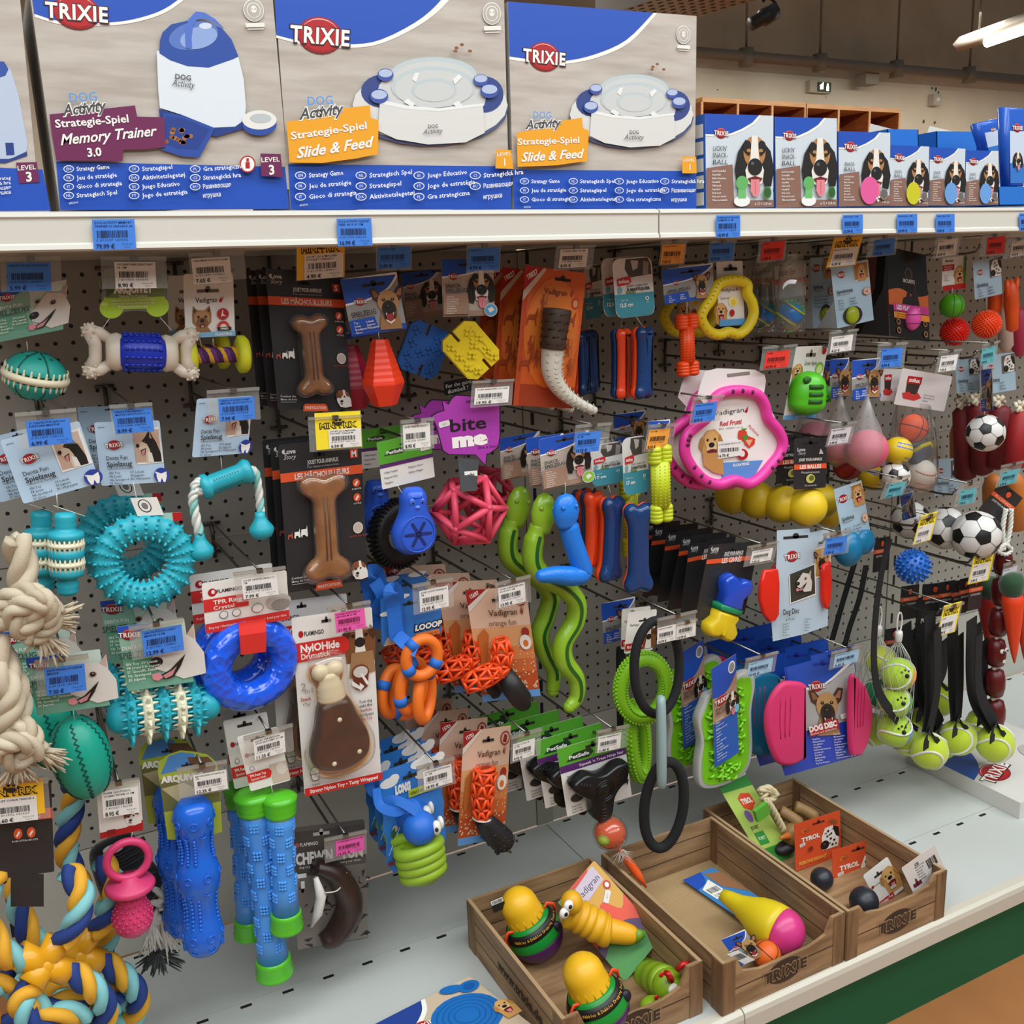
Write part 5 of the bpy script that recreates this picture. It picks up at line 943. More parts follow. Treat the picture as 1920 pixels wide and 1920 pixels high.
tag((570, 478), (643, 473), (570, 525), -.3, 'mini', '4.90 €', ['JOUET OS A MACHER', 'POULET TAILLE S'], 'reading 4.90 above the small brown bone', 'holding the small bone packs', (-20, -45, 106, 102), mini=(-18, -45, 104, 100), dig=True)
tag((615, 806), (676, 802), (617, 841), -.33, 'yellow', '6.50 €', ['JOUET OS A MACHER', 'POULET TAILLE M'], 'with black paw reading 6.50 above the medium brown bone', 'holding the medium bone packs', (-58, -72, 104, 112), mini=(-38, -92, 102, 104))
# faceted cone and puzzle slabs
t = T('faceted_cone_toy', 'orange-red faceted rubber drop under blue dog card', 'dog toy', 'faceted drops'); card_part(t, a_spiel, (638, 524), (743, 510), (660, 632), -.3); string(t, (708, 612), (711, 638), -.3)
OR = m('EE3E1E', .4); M, L = fr2((712, 636), (722, 760), -.31, 'y'); b = B(OR)
def facets(b, prof, n, M, mat=None, a0=0):
    vs = []; fs = []
    for r, h in prof:
        for i in range(n): a = 2*pi*i/n+a0; vs.append((r*cos(a), h, r*sin(a)))
    for j in range(len(prof)-1):
        for i in range(n): fs.append((j*n+i, j*n+(i+1) % n, (j+1)*n+(i+1) % n, (j+1)*n+i))
    fs += [tuple(range(n)), tuple(range((len(prof)-1)*n, len(prof)*n))]; b.add(vs, fs, mat, False, M)
facets(b, [(15, 62)]+[(15+25*k/14+(.8 if k % 2 else 0), 62-82*k/14) for k in range(1, 15)]+[(40, -22), (23, -62)], 6, M, None, .3); b.build('rubber_drop', t)
t2 = dup(t, -.02, .075, -.01, 'dark red faceted rubber drop behind the orange-red one')
for c in t2.children:
    if c.name.startswith('rubber'): c.data = c.data.copy(); c.data.materials.clear(); c.data.materials.append(m('B01E3C', .4))
tag((708, 464), (770, 462), (708, 504), -.35, 'blue', '5.49 €', ['JOUET CONE'], 'reading 5.49 above the orange-red drop', 'holding the faceted rubber drops', (-4, -20, 104, 112))
def slab(t, cx, cy, Y, rot, col, s_=1):
    M = fr(cx, cy, Y, rot, yaw=-14); b = B(m(col, .38)); P = [(-26, 52), (22, 52), (34, 40), (34, -34), (20, -52), (-24, -52), (-36, -38), (-36, 36)]
    def sl(x): return x
    P = [(-30, 48), (-10, 48), (-10, 26), (-4, 26), (-4, 48), (26, 48), (40, 34), (40, -36), (28, -50), (8, -50), (8, -28), (2, -28), (2, -50), (-28, -50), (-42, -36), (-42, 34)]
    b.ext([(x*s_, y*s_) for x, y in P], -9, 9, None, M)
    for x, y in ((-26, 30), (18, 28), (-26, 6), (10, 4), (26, 8), (-26, -20), (-6, -8), (22, -20), (-16, -38), (24, -38)):
        b.box((x*s_-9, y*s_-2.5, 9), (x*s_+9, y*s_+2.5, 12.5), None, M); b.box((x*s_-2.5, y*s_-9, 9), (x*s_+2.5, y*s_+9, 12.5), None, M)
    for x in (-34, -18, 18, 32): b.box((x*s_-6, -34, 8.5), (x*s_-2, 32, 11), None, M)
    b.build('rubber_slab', t, col == 'E2C81E' and 'yellow rubber slab' or None)
t = T('puzzle_slab_toy', 'yellow notched rubber slab under long-eared dog card', 'dog toy', 'notched rubber slabs'); card_part(t, lambda C: a_snack(C, '5AA0D0'), (827, 486), (925, 486), (831, 594), -.3); string(t, (880, 580), (879, 596), -.3); slab(t, 882, 655, -.315, 39, 'E2C81E')
t = T('puzzle_slab_toy', 'blue notched rubber slab left of the yellow one', 'dog toy', 'notched rubber slabs'); card_part(t, lambda C: a_snack(C), (752, 512), (826, 504), (756, 600), -.16); slab(t, 795, 655, -.24, -24, '1E5AA8')
tag((878, 466), (937, 464), (877, 508), -.35, 'blue', '8.99 €', ['SNACK TOY'], 'reading 8.99 above the yellow slab', 'holding the notched slabs', (-4, -20, 104, 112))
# horn
def a_horn(C):
    o = m('D9601E', .45); C.base(o); C.r(0, 84, 100, 100, m('A83A16')); C.r(0, 0, 8, 100, m('C24A1A')); C.el(52, 46, 45, 40, m('E8742A')); C.el(52, 44, 40, 34, m('E9812E')); C.pl([(0, 0), (30, 0), (0, 18)], m('B0181C')); C.pl([(0, 18), (30, 0), (34, 1.5), (0, 25)], m('D8C8B4')); C.t('18837', 12, 5.5, 3.6, WT, rot=34, fit=18, bold=.03)
    slot(C, 62, 7, 26, 2); C.t('Vadigran', 52, 16, 4.2, m('7A2A14'), fit=38, bold=.01); C.pl([(76, 17), (80, 12.5), (79, 17), (83, 13), (79, 19)], m('A8341A')); C.el(86, 23, 6, 4, m('C23A1E')); C.el(86, 23, 4, 2.8, m('E0A070'))
    d = m('A8481C')
    for u, v, s_ in ((18, 37, 1), (14, 70, 1), (82, 36, .8)):     # antelope figures
        C.pl([(u-9*s_, v), (u-6*s_, v-3*s_), (u+4*s_, v-3.4*s_), (u+7*s_, v-8*s_), (u+9*s_, v-8.4*s_), (u+8*s_, v-5*s_), (u+6*s_, v), (u+7*s_, v+5*s_), (u+5.6*s_, v+5*s_), (u+4*s_, v+.6*s_), (u-6*s_, v+.6*s_), (u-8*s_, v+5*s_), (u-9.4*s_, v+5*s_)], d)
    for u, v in ((33, 26), (18, 56), (30, 66), (80, 56), (86, 70), (22, 62)):   # hunter figures
        C.pl([(u-1, v-5), (u+1, v-5), (u+1.6, v-1), (u+5, v-3), (u+1.8, v+1), (u+3.4, v+6), (u+2, v+6), (u, v+2), (u-2.4, v+6), (u-3.6, v+6), (u-1.6, v+.6), (u-4.4, v-2)], d); C.el(u, v-6.4, 1.5, 1.1, d, n=8)
        C.pl([(u+5, v-7), (u+5.8, v-7), (u+6.4, v+4), (u+5.6, v+4)], d)
t = T('horn_toy_pack', 'white curved horn with dark brown cap on orange card, front', 'dog toy', 'horn packs'); card_part(t, a_horn, (985, 497), (1099, 512), (962, 760), -.28, name='backing_card')
P = [at(x, y, -.3) for x, y in ((1036, 655), (1034, 690), (1040, 714), (1058, 738), (1084, 756), (1116, 771))]; b = B(m('D9D4C6', .5)); Q = resample(P, 30); b.tube(Q, [.0185-.0118*(i/30)**1.1 for i in range(31)], None, None, 20)
for i in range(2, 29, 2):
    d = (Q[i+1]-Q[i-1]).normalized(); n_ = V((0, -1, 0)); s_ = n_.cross(d); rr = .0185-.0118*(i/30)**1.1
    for k in (-1, 0, 1): c = Q[i]+(n_*cos(k*.8)+s_*sin(k*.8))*rr*.97; b.tube([c+s_*.004-d*.002, c+d*.002, c-s_*.004-d*.001], .0009, m('B5AF9F', .5), None, 5)
b.build('horn', t)
M, L = fr2((1045, 578), (1036, 655), -.305, 'y'); b = B(m('4A3A30', .5)); b.lathe([(20, 38), (27, 37), (28, 34), (26, 10), (24, -20), (25, -36), (20, -39)], None, M, 26)
for j in range(5):
    for k in range(8): a = 2*pi*(k+.5*(j % 2))/8; b.tube([((26.4-.55*j+.1*(j>3))*cos(a+q), 26-j*14-6*q, (26.4-.55*j)*sin(a+q)) for q in (-.25, 0, .25)], 1.8, m('30241C', .6), M, 5)
b.box((-11, 37.5, -3), (11, 38.6, 3), m('15100C'), M); b.box((-3, 37.5, -11), (3, 38.6, 11), m('15100C'), M); b.build('cap', t, 'dark brown slotted cap')
dup(t, -.014, .05, -.001, 'orange horn card, second in its stack'); dup(t, -.022, .1, -.001, 'orange horn card, rearmost in its stack')
tag((1051, 468), (1103, 466), (1047, 503), -.31, 'white', '8.35 €', ['CORNE SIMILI 18 CM'], 'reading 8.35 above the curved horn', 'holding the horn packs', (-16, -20, 124, 112))
# two-tone rubber bones
NVY = m('123A70', .3, 'scales', s=160, b=.4, coat=.3); ORB = m('EE4A20', .3, 'scales', s=160, b=.4, coat=.3); NVE = m('14305C', .35)
def zbone(t, top, bot, Y, fmat, bmat, w_, e, yaw=0):
    M, L = fr2(top, bot, Y, 'y', tw=yaw); ol = sm2(bone_outline(w_*1.14, L, e*1.12), 64); b = B(fmat); b.puff(ol, 15, 12, None, M @ MX.Translation((0, 0, 2)), 5, back=.1); b.build('rubber_half', t); b = B(bmat); b.puff(ol, 15, 12, None, M @ MX.Translation((0, 0, -2)) @ MX.Rotation(pi, 4, 'Y'), 5, back=.1); b.build('rubber_half', t)
def zb(label, top, bot, Y, f, k, w_, e, card, size, yaw=0):
    t = T('rubber_bone', label, 'dog toy', 'two-tone rubber bones'); zbone(t, top, bot, Y, f, k, w_, e, yaw)
    if card: card_part(t, lambda C: a_zolux(C, size), card[0], card[1], card[2], Y+.005); string(t, ((card[2][0]+card[2][0]+card[1][0]-card[0][0])/2, card[2][1]-4), top, Y)
    return t
zb('navy rubber bone with orange edge, rightmost of the upper row', (1205, 612), (1203, 748), -.3, NVY, ORB, 31, 40, ((1147, 486), (1221, 480), (1156, 598)), '12,5 cm', 18)
zb('orange rubber bone with a navy back beside the upper navy bone', (1164, 615), (1164, 748), -.27, ORB, NVY, 28, 36, ((1126, 486), (1196, 478), (1133, 596)), '12,5 cm', 26)
zb('navy rubber bone half hidden behind the horn card', (1102, 618), (1106, 738), -.14, NVY, ORB, 24, 34, ((1094, 498), (1128, 494), (1096, 600)), '12,5 cm', 30)
zb('dark navy bone at the edge of the horn card, rearmost', (1086, 622), (1090, 742), -.18, NVY, ORB, 22, 30, None, '', 40)
zb('navy rubber bone with orange edge, rightmost of the lower row', (1196, 942), (1196, 1110), -.31, NVY, ORB, 34, 50, ((1166, 822), (1214, 815), (1170, 930)), '17 cm', -14)
zb('navy rubber bone second from right in the lower row', (1147, 930), (1140, 1090), -.28, NVY, ORB, 33, 48, ((1107, 836), (1168, 826), (1110, 914)), '17 cm', 16)
zb('orange rubber bone left of the lower navy bones', (1110, 920), (1108, 1066), -.25, ORB, NVY, 30, 40, ((1096, 826), (1150, 818), (1100, 900)), '17 cm', 10)
zb('dark orange rubber bone behind the front orange one', (1092, 916), (1098, 1060), -.21, ORB, NVY, 26, 36, None, '', 10)
OB = m('EE4E16', .4); YG = m('C2D024', .45)
def ribbone(label, top, bot, Y, mat, w_, e, studs=True):
    t = T('ribbed_bone', label, 'dog toy'); M, L = fr2(top, bot, Y, 'y'); h = L/2; b = B(mat); b.lathe([(w_*.5, -h*.6), (w_*.5, h*.6)], None, M, 20, 1, .8)
    for sy in (-1, 1):
        for sx in (-1, 1):
            for i in range(4): b.ball((sx*e*.24, sy*(h*.62+i*h*.1), 0), (e*.27*(1-.04*abs(i-1.5)), h*.12, e*.3), None, M, 16, 8)
    for i in range(-6, 7):
        for k in range(7): a = pi*k/6; b.ball((w_*.5*cos(a), i*h*.085, w_*.4*sin(a)), 1.3, None, M, 5, 3)
    b.build('bone', t); return t
t = ribbone('orange-red ribbed rubber bone under blue dog card', (1287, 590), (1290, 704), -.3, OB, 30, 48); card_part(t, a_spiel, (1241, 506), (1336, 493), (1246, 572), -.3); string(t, (1288, 565), (1288, 590), -.3)
t = ribbone('yellow-green ribbed bone hanging beside the large pink ring', (1237, 836), (1240, 978), -.33, YG, 38, 48); card_part(t, a_spiel, (1216, 790), (1256, 786), (1218, 850), -.325)
t = ribbone('yellow-green ribbed bone mostly behind the lower navy bones', (1180, 900), (1186, 1040), -.2, YG, 30, 42); card_part(t, a_spiel, (1150, 778), (1210, 768), (1154, 840), -.16)
tag((1242, 459), (1285, 457), (1238, 496), -.33, 'orange', '7.50 €', ['OS CAOUTCHOUC'], 'reading 7.50 above the orange-red ribbed bone', 'holding the orange-red ribbed bone', (-6, -20, 108, 106))
tag((1218, 806), (1257, 803), (1211, 843), -.34, 'orange', '8.50 €', ['OS 17CM'], 'reading 8.50 above the yellow-green bone', 'holding the yellow-green bones', (-8, -26, 128, 112), dY=(0, .004, 0))
# purple speech-bubble cards with lattice balls
def a_bite(C):
    pu = m('A83AA8', .4); ol = [(16, 6), (24, 12), (30, 4), (36, 0), (60, 3), (96, 12), (100, 18), (99, 60), (96, 76), (82, 84), (78, 84), (76, 100), (62, 84), (22, 80), (14, 74), (6, 40), (0, 26), (8, 22), (18, 20)]
    C.base(m('1A1420', .5), pts=[(u, v) for u, v in ol]); C.pl([(50+(u-50)*.96, 48+(v-48)*.96) for u, v in ol], pu); slot(C, 60, 11, 20, 3, '5A1E5E'); C.t('bite', 52, 40, 17, m('180E1A'), fit=52, bold=.02, rot=2); C.t('me', 54, 60, 18, WT, fit=52, bold=.07, rot=2); C.t('like a boss', 80, 73, 4, m('4A1050'), fit=30); sticker(C, 18, 38, 10, 10)
PKR = m('D8445E', .5)
def lattice(label, cx, cy, r, Y, rot, dup_=None):
    t = T('lattice_ball', label, 'dog toy', 'pink lattice balls'); ph = (1+sqrt(5))/2; vs = [V(v).normalized() for v in [(-1, ph, 0), (1, ph, 0), (-1, -ph, 0), (1, -ph, 0), (0, -1, ph), (0, 1, ph), (0, -1, -ph), (0, 1, -ph), (ph, 0, -1), (ph, 0, 1), (-ph, 0, -1), (-ph, 0, 1)]]
    M = fr(cx, cy, Y, rot[0], rot[1], rot[2]); b = B(PKR)
    for i in range(12):
        b.ball(tuple(vs[i]*r*.95), r*.1, None, M, 8, 6)
        for j in range(i):
            if (vs[i]-vs[j]).length < 1.1: b.tube([vs[i]*r*.95, vs[j]*r*.95], r*.085, None, M, 8, fl=1.15)
    b.build('lattice_frame', t); return t
t = lattice('pink icosahedron lattice ball under the purple speech card', 880, 957, 70, -.32, (10, 14, 18)); card_part(t, a_bite, (806, 742), (938, 734), (812, 884), -.33)
b = B(m('1A1A1C', .6)); p = [at(838, 866, -.331), at(872, 862, -.333), at(884, 924, -.345), at(896, 924, -.345), at(902, 860, -.333)]; q = [at(858, 858, -.332), at(898, 862, -.332), at(894, 920, -.37), at(864, 922, -.37)]
b.add([tuple(x) for x in q]+[tuple(x+V((0, .0012, 0))) for x in q], [(0, 1, 2, 3), (4, 5, 6, 7), (0, 1, 5, 4), (1, 2, 6, 5), (2, 3, 7, 6), (3, 0, 4, 7)], smooth=False)
C = Card((870, 884), (894, 882), (871, 898), -.351, b=b); C.z = .001; C.r(0, 0, 100, 100, WT); C.t('ebi', 50, 50, 60, INK, bold=.02); b.build('black_strap', t)
t = lattice('pink lattice ball in shade behind the front one', 912, 925, 56, -.13, (30, 0, 40)); card_part(t, a_bite, (762, 752), (890, 742), (776, 870), -.26, name='header_card')
C = Card((832, 716), (886, 706), (834, 742), -.27, b=B()); C.base(m('141416', .4)); C.t('For the gainz', 50, 32, 28, WT, fit=88, rot=2); C.t('dumbell !', 46, 72, 30, WT, fit=70, rot=2); tag_(C.b.build('product_label'), 'small black label with white lettering above the purple cards', 'label')
tag((891, 728), (955, 724), (889, 759), -.35, 'white', '19.95 €', ['JOUET BLING AVEC CLOCHE'], 'reading 19.95 above the purple speech card', 'holding the purple speech cards', (-10, -44, 112, 118))
# blue penguins, tyre
PB = m('2C5CD0', .35, sss=.0)
def penguin(label, cx, cy, Y, card, s_=1):
    t = T('penguin_toy', label, 'dog toy', 'blue penguins'); M = fr(cx, cy, Y, -2); b = B(PB); ol = sm2([(0, 62), (16, 60), (25, 46), (26, 28), (30, 12), (40, -8), (43, -28), (36, -50), (18, -62), (0, -64), (-18, -62), (-36, -50), (-42, -28), (-38, -8), (-28, 12), (-25, 28), (-24, 46), (-15, 60)], 50)
    b.puff([(x*s_, y*s_) for x, y in ol], 24, 18, None, M, 6); dk = m('12256A', .6)
    b.tube([(32*s_*cos(a), (-22+33*sin(a))*s_, 23.5) for a in [2*pi*i/30 for i in range(30)]], 1.5, None, M, 6, True)
    for k in range(6): a = 2*pi*k/6+pi/2; b.box((-3, 2, 22), (3, 21, 24.6), dk, M @ MX.Translation((0, -22*s_, 0)) @ MX.Rotation(a, 4, 'Z')); c_ = (23*cos(a+pi/2), -22*s_+23*sin(a+pi/2), 22.4); b.ball(c_, (4.8, 4.8, 2.4), dk, M, 12, 6)
    b.ball((0, -22*s_, 22.4), (10, 10, 2.4), dk, M, 14, 6)
    for x in (-9, 9): b.ball((x, 38, 22), (6.5, 7.5, 3), m('3E6EDC', .35), M, 10, 6); b.ball((x, 37, 24.4), (2.6, 3, 1.5), dk, M, 8, 5)
    b.ball((0, 28, 23), (6, 4, 4), m('4A78DE', .35), M, 10, 6)
    for i in range(9): b.ball((-26+6.5*i, -50+abs(i-4)*1.4, 19-abs(i-4)*.8), (2.6, 4, 3), m('3E6EDC', .35), M, 6, 4)
    b.build('penguin_body', t); card_part(t, a_petsafe, *card, Y+.008); return t
t = penguin('blue penguin rubber toy with star opening, front', 775, 975, -.32, ((706, 830), (806, 808), (717, 918))); string(t, (745, 910), (757, 930), -.32)
penguin('blue penguin rubber toy in shade behind the front penguin', 706, 952, -.2, ((676, 806), (764, 796), (678, 880)), .85)
tag((755, 797), (806, 792), (757, 843), -.35, 'white', '8.95 €', ['JOUET PINGUIN GLACE .S'], 'reading 8.95 above the blue penguin', 'holding the blue penguins', (-8, -20, 114, 108))
t = T('tyre_toy', 'black rubber tyre toy behind the blue penguin', 'dog toy'); M = fr(748, 1000, -.22, 0, 20); b = B(m('16161A', .5)); b.tube([(46*cos(a), 46*sin(a), 0) for a in [2*pi*i/40 for i in range(40)]], 17, None, M, 12, True)
for i in range(44):
    a = 2*pi*i/44
    for z in (-9, 0, 9): b.box((58, -2, z-3.4), (65, 2, z+3.4), None, M @ MX.Rotation(a+z*.01, 4, 'Z'))
b.build('tyre', t)
# snakes
SNG = m('8DB82A', .3, 'scales', s=240, b=.25, coat=.3); SNS = m('1E5A1A', .5); SNB = m('1C7ADE', .35, 'scales', s=260, b=.25)
def snake(label, head, pts, Y, mat, card=None, stripe=True, r0=.0172, flat=1, hr=(25, 38, 18)):
    t = T('snake_toy', label, 'dog toy', 'rubber snakes'); P = resample([at(p[0], p[1], Y+(p[2] if len(p) > 2 else 0)) for p in pts], 60); b = B(mat); b.tube(P, [r0*(.86 if i < 4 else 1)*(1-.35*max(0, (i-44)/16)) for i in range(61)], None, None, 16, fl=flat)
    b.ball(tuple(P[-1]), r0*.66, None, None, 14, 8); b.build('snake_body', t)
    M = fr2(*head, Y-.004, 'y')[0]; b = B(mat); b.lathe([(3, hr[1]), (hr[0]*.55, hr[1]*.86), (hr[0]*.86, hr[1]*.5), (hr[0], 0), (hr[0]*.9, -hr[1]*.45), (hr[0]*.7, -hr[1]*.8), (hr[0]*.66, -hr[1])], None, M, 22, 1, .68)
    for x in (-1, 1): b.ball((x*hr[0]*.5, hr[1]*.3, hr[2]*.72), 4.4, None, M, 10, 6)
    b.build('snake_head', t)
    if stripe:
        b = B(SNS); w_ = .0032; L_ = []
        for i in range(3, 57): d = (P[min(60, i+1)]-P[i-1]).normalized(); s_ = d.cross(V((0, -1, 0))); o = P[i]+V((0, -r0*flat*1.02*(1-.35*max(0, (i-44)/16)), 0))+s_*.0006; L_ += [o+s_*w_, o-s_*w_]
        b.add([tuple(x) for x in L_], [(2*i, 2*i+1, 2*i+3, 2*i+2) for i in range(53)]); b.build('stripe', t, 'dark green stripe')
    if card: card_part(t, lambda C: a_snack(C, card[3]), *card[:3], Y+.004)
    return t
t = snake('long green rubber snake in front with dark stripe', ((1022, 924), (1016, 1000)), [(1010, 985), (1000, 1020), (1000, 1055), (1020, 1082), (1055, 1100), (1080, 1128), (1078, 1165), (1056, 1205), (1058, 1240), (1080, 1272), (1082, 1305), (1068, 1325)], -.29, SNG, ((985, 822), (1056, 812), (994, 914), None))
t = snake('long green rubber snake behind the front green one', ((978, 914), (966, 985)), [(962, 975), (952, 1010), (956, 1045), (985, 1070), (1015, 1090), (1032, 1118), (1024, 1155), (1012, 1190), (1022, 1225), (1038, 1258), (1036, 1295)], -.24, SNG, ((937, 822), (1012, 808), (940, 902), None))
t = snake('bright blue rubber snake bent at a right angle', ((1060, 930), (1062, 985)), [(1064, 975, 0), (1072, 1010, 0), (1086, 1050, 0), (1092, 1072, 0), (1078, 1080, -.004), (1040, 1078, -.01), (1016, 1080, -.012)], -.33, SNB, ((1010, 824), (1104, 806), (1018, 920), '8AC03A'), False, .0165, 1, (27, 32, 20)); string(t, (1060, 905), (1060, 930), -.33)
tag((1081, 812), (1127, 808), (1077, 850), -.35, 'blue', '13.25 €', ['JOUET SNAKE', '42 CM'], 'reading 13.25 above the snakes', 'holding the rubber snakes', (-6, -40, 138, 92))
# ------------------------------------------------------------ middle lower rows
t = T('gel_ring_toy', 'translucent deep blue rubber ring on red strap card', 'dog toy', 'blue gel rings')
C = Card((378, 1094), (537, 1069), (386, 1188), -.32, b=B()); a_flam(C, 'ring'); C.b.build('header_card', t)
b = B(m('CF2A22', .5)); q = [at(447, 1168, -.3225), at(498, 1158, -.3225), at(499, 1185, -.352), at(449, 1192, -.352), at(499, 1222, -.352), at(452, 1228, -.352)]; b.add([tuple(x) for x in q]+[tuple(x+V((0, .0012, 0))) for x in q], [(0, 1, 2, 3), (3, 2, 4, 5), (6, 7, 8, 9), (9, 8, 10, 11)], smooth=False); b.build('red_strap', t)
M = fr(470, 1244, -.312, -4, 12); BG = m('1A5AE6', .12, 'scales', s=75, b=1.0, d=.004, coat=.5); b = B(BG); b.tube([(64*cos(a), 60*sin(a), 0) for a in [2*pi*i/60 for i in range(60)]], 27, None, M, 20, True, 1.0); b.build('ring', t)
dup(t, -.008, .05, .0, 'blue gel ring behind, only its card edge visible')
tag((452, 1086), (518, 1077), (457, 1124), -.345, 'white', '7.99 €', ['JOUET CRYSTAL RING S 13', 'CM'], 'reading 7.99 above the deep blue ring', 'holding the blue gel rings', (-20, -36, 128, 112))
# nylon drumstick
t = T('drumstick_pack', 'brown nylon drumstick on white and red card, front', 'dog toy', 'drumstick packs'); card_part(t, lambda C: a_flam(C, 'nylo'), (546, 1159), (697, 1138), (571, 1491), -.31, name='backing_card')
M, L = fr2((610, 1232), (645, 1442), -.322, 'y'); b = B(m('4A2418', .3, 'noise', s=30, c2='32170E', b=.1)); b.puff(sm2([(-25, 28), (24, 30), (40, -10), (54, -55), (44, -92), (0, -106), (-46, -92), (-56, -58), (-40, -14)], 50), 20, 14, None, M, 6)
for x, y in ((2, -4), (28, -75), (-20, -83)): b.ball((x, y, 20), (4.5, 4.5, 2.5), CRM, M, 10, 6)
b.build('meat', t); b = B(m('DCCFAE', .3)); b.lathe([(23, 26), (25, 34), (23, 38), (25, 44), (22, 48), (24, 54), (19, 62), (18, 72), (17, 80)], None, M, 22, 1, .75)
for x in (-13, 13): b.ball((x, 84, 0), (16, 15, 13), None, M, 16, 10)
b.build('bone_handle', t, 'cream bone handle'); b = B(clear('FFFDFA', .02, .05, .06)); b.puff([(x*1.1, y*1.04) for x, y in sm2([(-28, 108), (28, 108), (30, 40), (44, -10), (58, -58), (46, -100), (0, -112), (-48, -100), (-60, -60), (-42, -10), (-28, 40)], 50)], 26, 16, None, M, 5, back=0); b.build('clear_blister', t)
dup(t, -.022, .05, .012, 'drumstick card half hidden behind the front drumstick')
tag((627, 1150), (683, 1140), (631, 1187), -.345, 'pink', '21.95 €', ['POWER OS POULET A', 'MACHER M 18 CM'], 'reading 21.95 above the drumstick card', 'holding the drumstick packs', (-22, -34, 122, 110))
# blue strap toys
BCD = m('2F78C8', .45); WEB = m('1E6AC8', .6, 'fibre', s=900, b=.4)
def a_loop(C):
    C.base(BCD, rnd=.004)
    for u, v, s_ in ((30, 6, 14), (80, 4, 16), (8, 34, 10)): C.el(u, v, s_, 5, CW); C.el(u+8, v-2, s_*.7, 4, CW)
    slot(C, 46, 22, 30, 4); C.t('LOOOP', 78, 76, 14, INK, fit=50, bold=.12, shear=.1); C.t('LOOOP', 78, 76, 12, WT, fit=46, bold=.05, shear=.1); C.r(56, 88, 96, 98, m('E07A2A')); C.t('Rubber dog toy', 76, 93, 5, m('6A2A10'), fit=34)
    C.pl([(2, 100), (8, 84), (24, 78), (32, 100)], m('BBA68A')); C.el(18, 88, 4, 4, INK)
def strap(b, pts, Y, w_=.011, th=.0016):
    P = resample([at(p[0], p[1], Y+(p[2] if len(p) > 2 else 0)) for p in pts], 24); vs = []; fs = []
    for i, p in enumerate(P):
        d = (P[min(24, i+1)]-P[max(0, i-1)]).normalized(); s_ = d.cross(V((0, 1, 0)))
        if s_.length < .2: s_ = V((1, 0, 0))
        s_ = (s_.normalized()*.9+V((0, .25, 0))).normalized()*w_; n_ = d.cross(s_).normalized()*th/2; vs += [p+s_+n_, p-s_+n_, p-s_-n_, p+s_-n_]
    for i in range(24):
        for j in range(4): fs.append((4*i+j, 4*i+(j+1) % 4, 4*i+4+(j+1) % 4, 4*i+4+j))
    b.add([tuple(v) for v in vs], fs, None, False)
t = T('strap_ring_toy', 'orange rubber rings bound with blue webbing on blue card', 'dog toy'); card_part(t, a_loop, (713, 1122), (826, 1100), (716, 1212), -.29); ORN = m('E8721E', .5); RINGS_ = []
for cx, cy, rx, ry, yw, z in ((791, 1233, 30, 34, 0, -.02), (772, 1286, 27, 44, 20, 0), (762, 1300, 26, 42, -30, .02), (796, 1304, 24, 42, 40, -.005), (736, 1296, 28, 40, 30, .03)):
    M = fr(cx, cy, -.31+z, -14, yw); RINGS_.append((M, rx, ry)); B(ORN).tube([(rx*cos(a), ry*sin(a), 0) for a in [2*pi*i/36 for i in range(36)]], 10.5, None, M, 14, True).build('rubber_ring', t, 'orange rubber ring')
b = B(WEB); strap(b, [(744, 1200, 0), (738, 1140, 0), (732, 1112, -.01), (738, 1104, 0), (746, 1116, .012), (752, 1190, .012)], -.305); strap(b, [(744, 1190, -.002), (760, 1205, -.02), (782, 1220, -.034)], -.305); b.build('webbing_loop', t); 
for ri, dg in ((0, 140), (0, 225), (0, 345), (1, 110), (1, 215), (2, 250), (3, 70), (4, 60), (4, 160)):
    M, rx, ry = RINGS_[ri]; a = radians(dg); b = B(WEB); b.lathe([(10.6, -8), (11.9, -7.9), (11.9, 7.9), (10.6, 8)], None, M @ MX.Translation((rx*cos(a), ry*sin(a), 0)) @ MX.Rotation(atan2(ry*cos(a), -rx*sin(a))-pi/2, 4, 'Z'), 18); b.build('webbing_band', t, 'blue webbing band')
tag((786, 1109), (840, 1098), (788, 1148), -.33, 'white', '12.95 €', ['JOUET LOOOP ORANGE 30', 'CM'], 'reading 12.95 above the orange rings', 'holding the orange ring toy', (-22, -38, 118, 108))
t = T('strap_card', 'blue looped webbing and cloud card behind the orange rings', 'dog toy'); card_part(t, a_loop, (700, 1085), (800, 1070), (704, 1180), -.2); b = B(WEB); strap(b, [(712, 1180), (694, 1110), (690, 1080, -.01), (702, 1072, 0), (712, 1090, .01), (722, 1160, .01)], -.26, .012); strap(b, [(702, 1090, -.01), (716, 1120, -.014), (700, 1150, -.01)], -.26, .011); b.build('webbing_loop', t)
def a_bug(C):
    P = [(2, 4), (8, 0), (94, 0), (98, 6), (97, 40), (100, 46), (98, 56), (100, 80), (94, 92), (70, 98), (50, 100), (14, 94), (4, 84), (6, 60), (2, 52), (4, 40), (0, 30)]; C.base(BCD, pts=P)
    for u, v in ((16, 12), (64, 4), (70, 14), (88, 6)): C.el(u, v, 14, 4.5, CW); C.el(u+8, v-2.4, 8, 4, CW)
    slot(C, 48, 12, 22, 3); C.r(44, 24, 92, 31, m('B5C824')); C.t('rubber treat toy for dogs', 68, 27.5, 3.4, INK, fit=44, bold=.01); C.t('LONG', 36, 20, 7, CW, bold=.1, fit=24)
    for x in (0, 4, 8): C.pl([(8+x, 76-x), (9+x, 76-x), (20+x, 62-x), (19+x, 62-x)], m('CFE0F0')); C.z -= C.L
    C.z += C.L
    for u, v in ((10, 84), (18, 80), (20, 86)): C.el(u, v, 5, 2.2, m('7A2A3C'))
    C.el(20, 54, 4, 3, m('C9B090')); C.pl([(14, 56), (20, 52), (20, 64), (15, 64)], m('3A5A2A'))
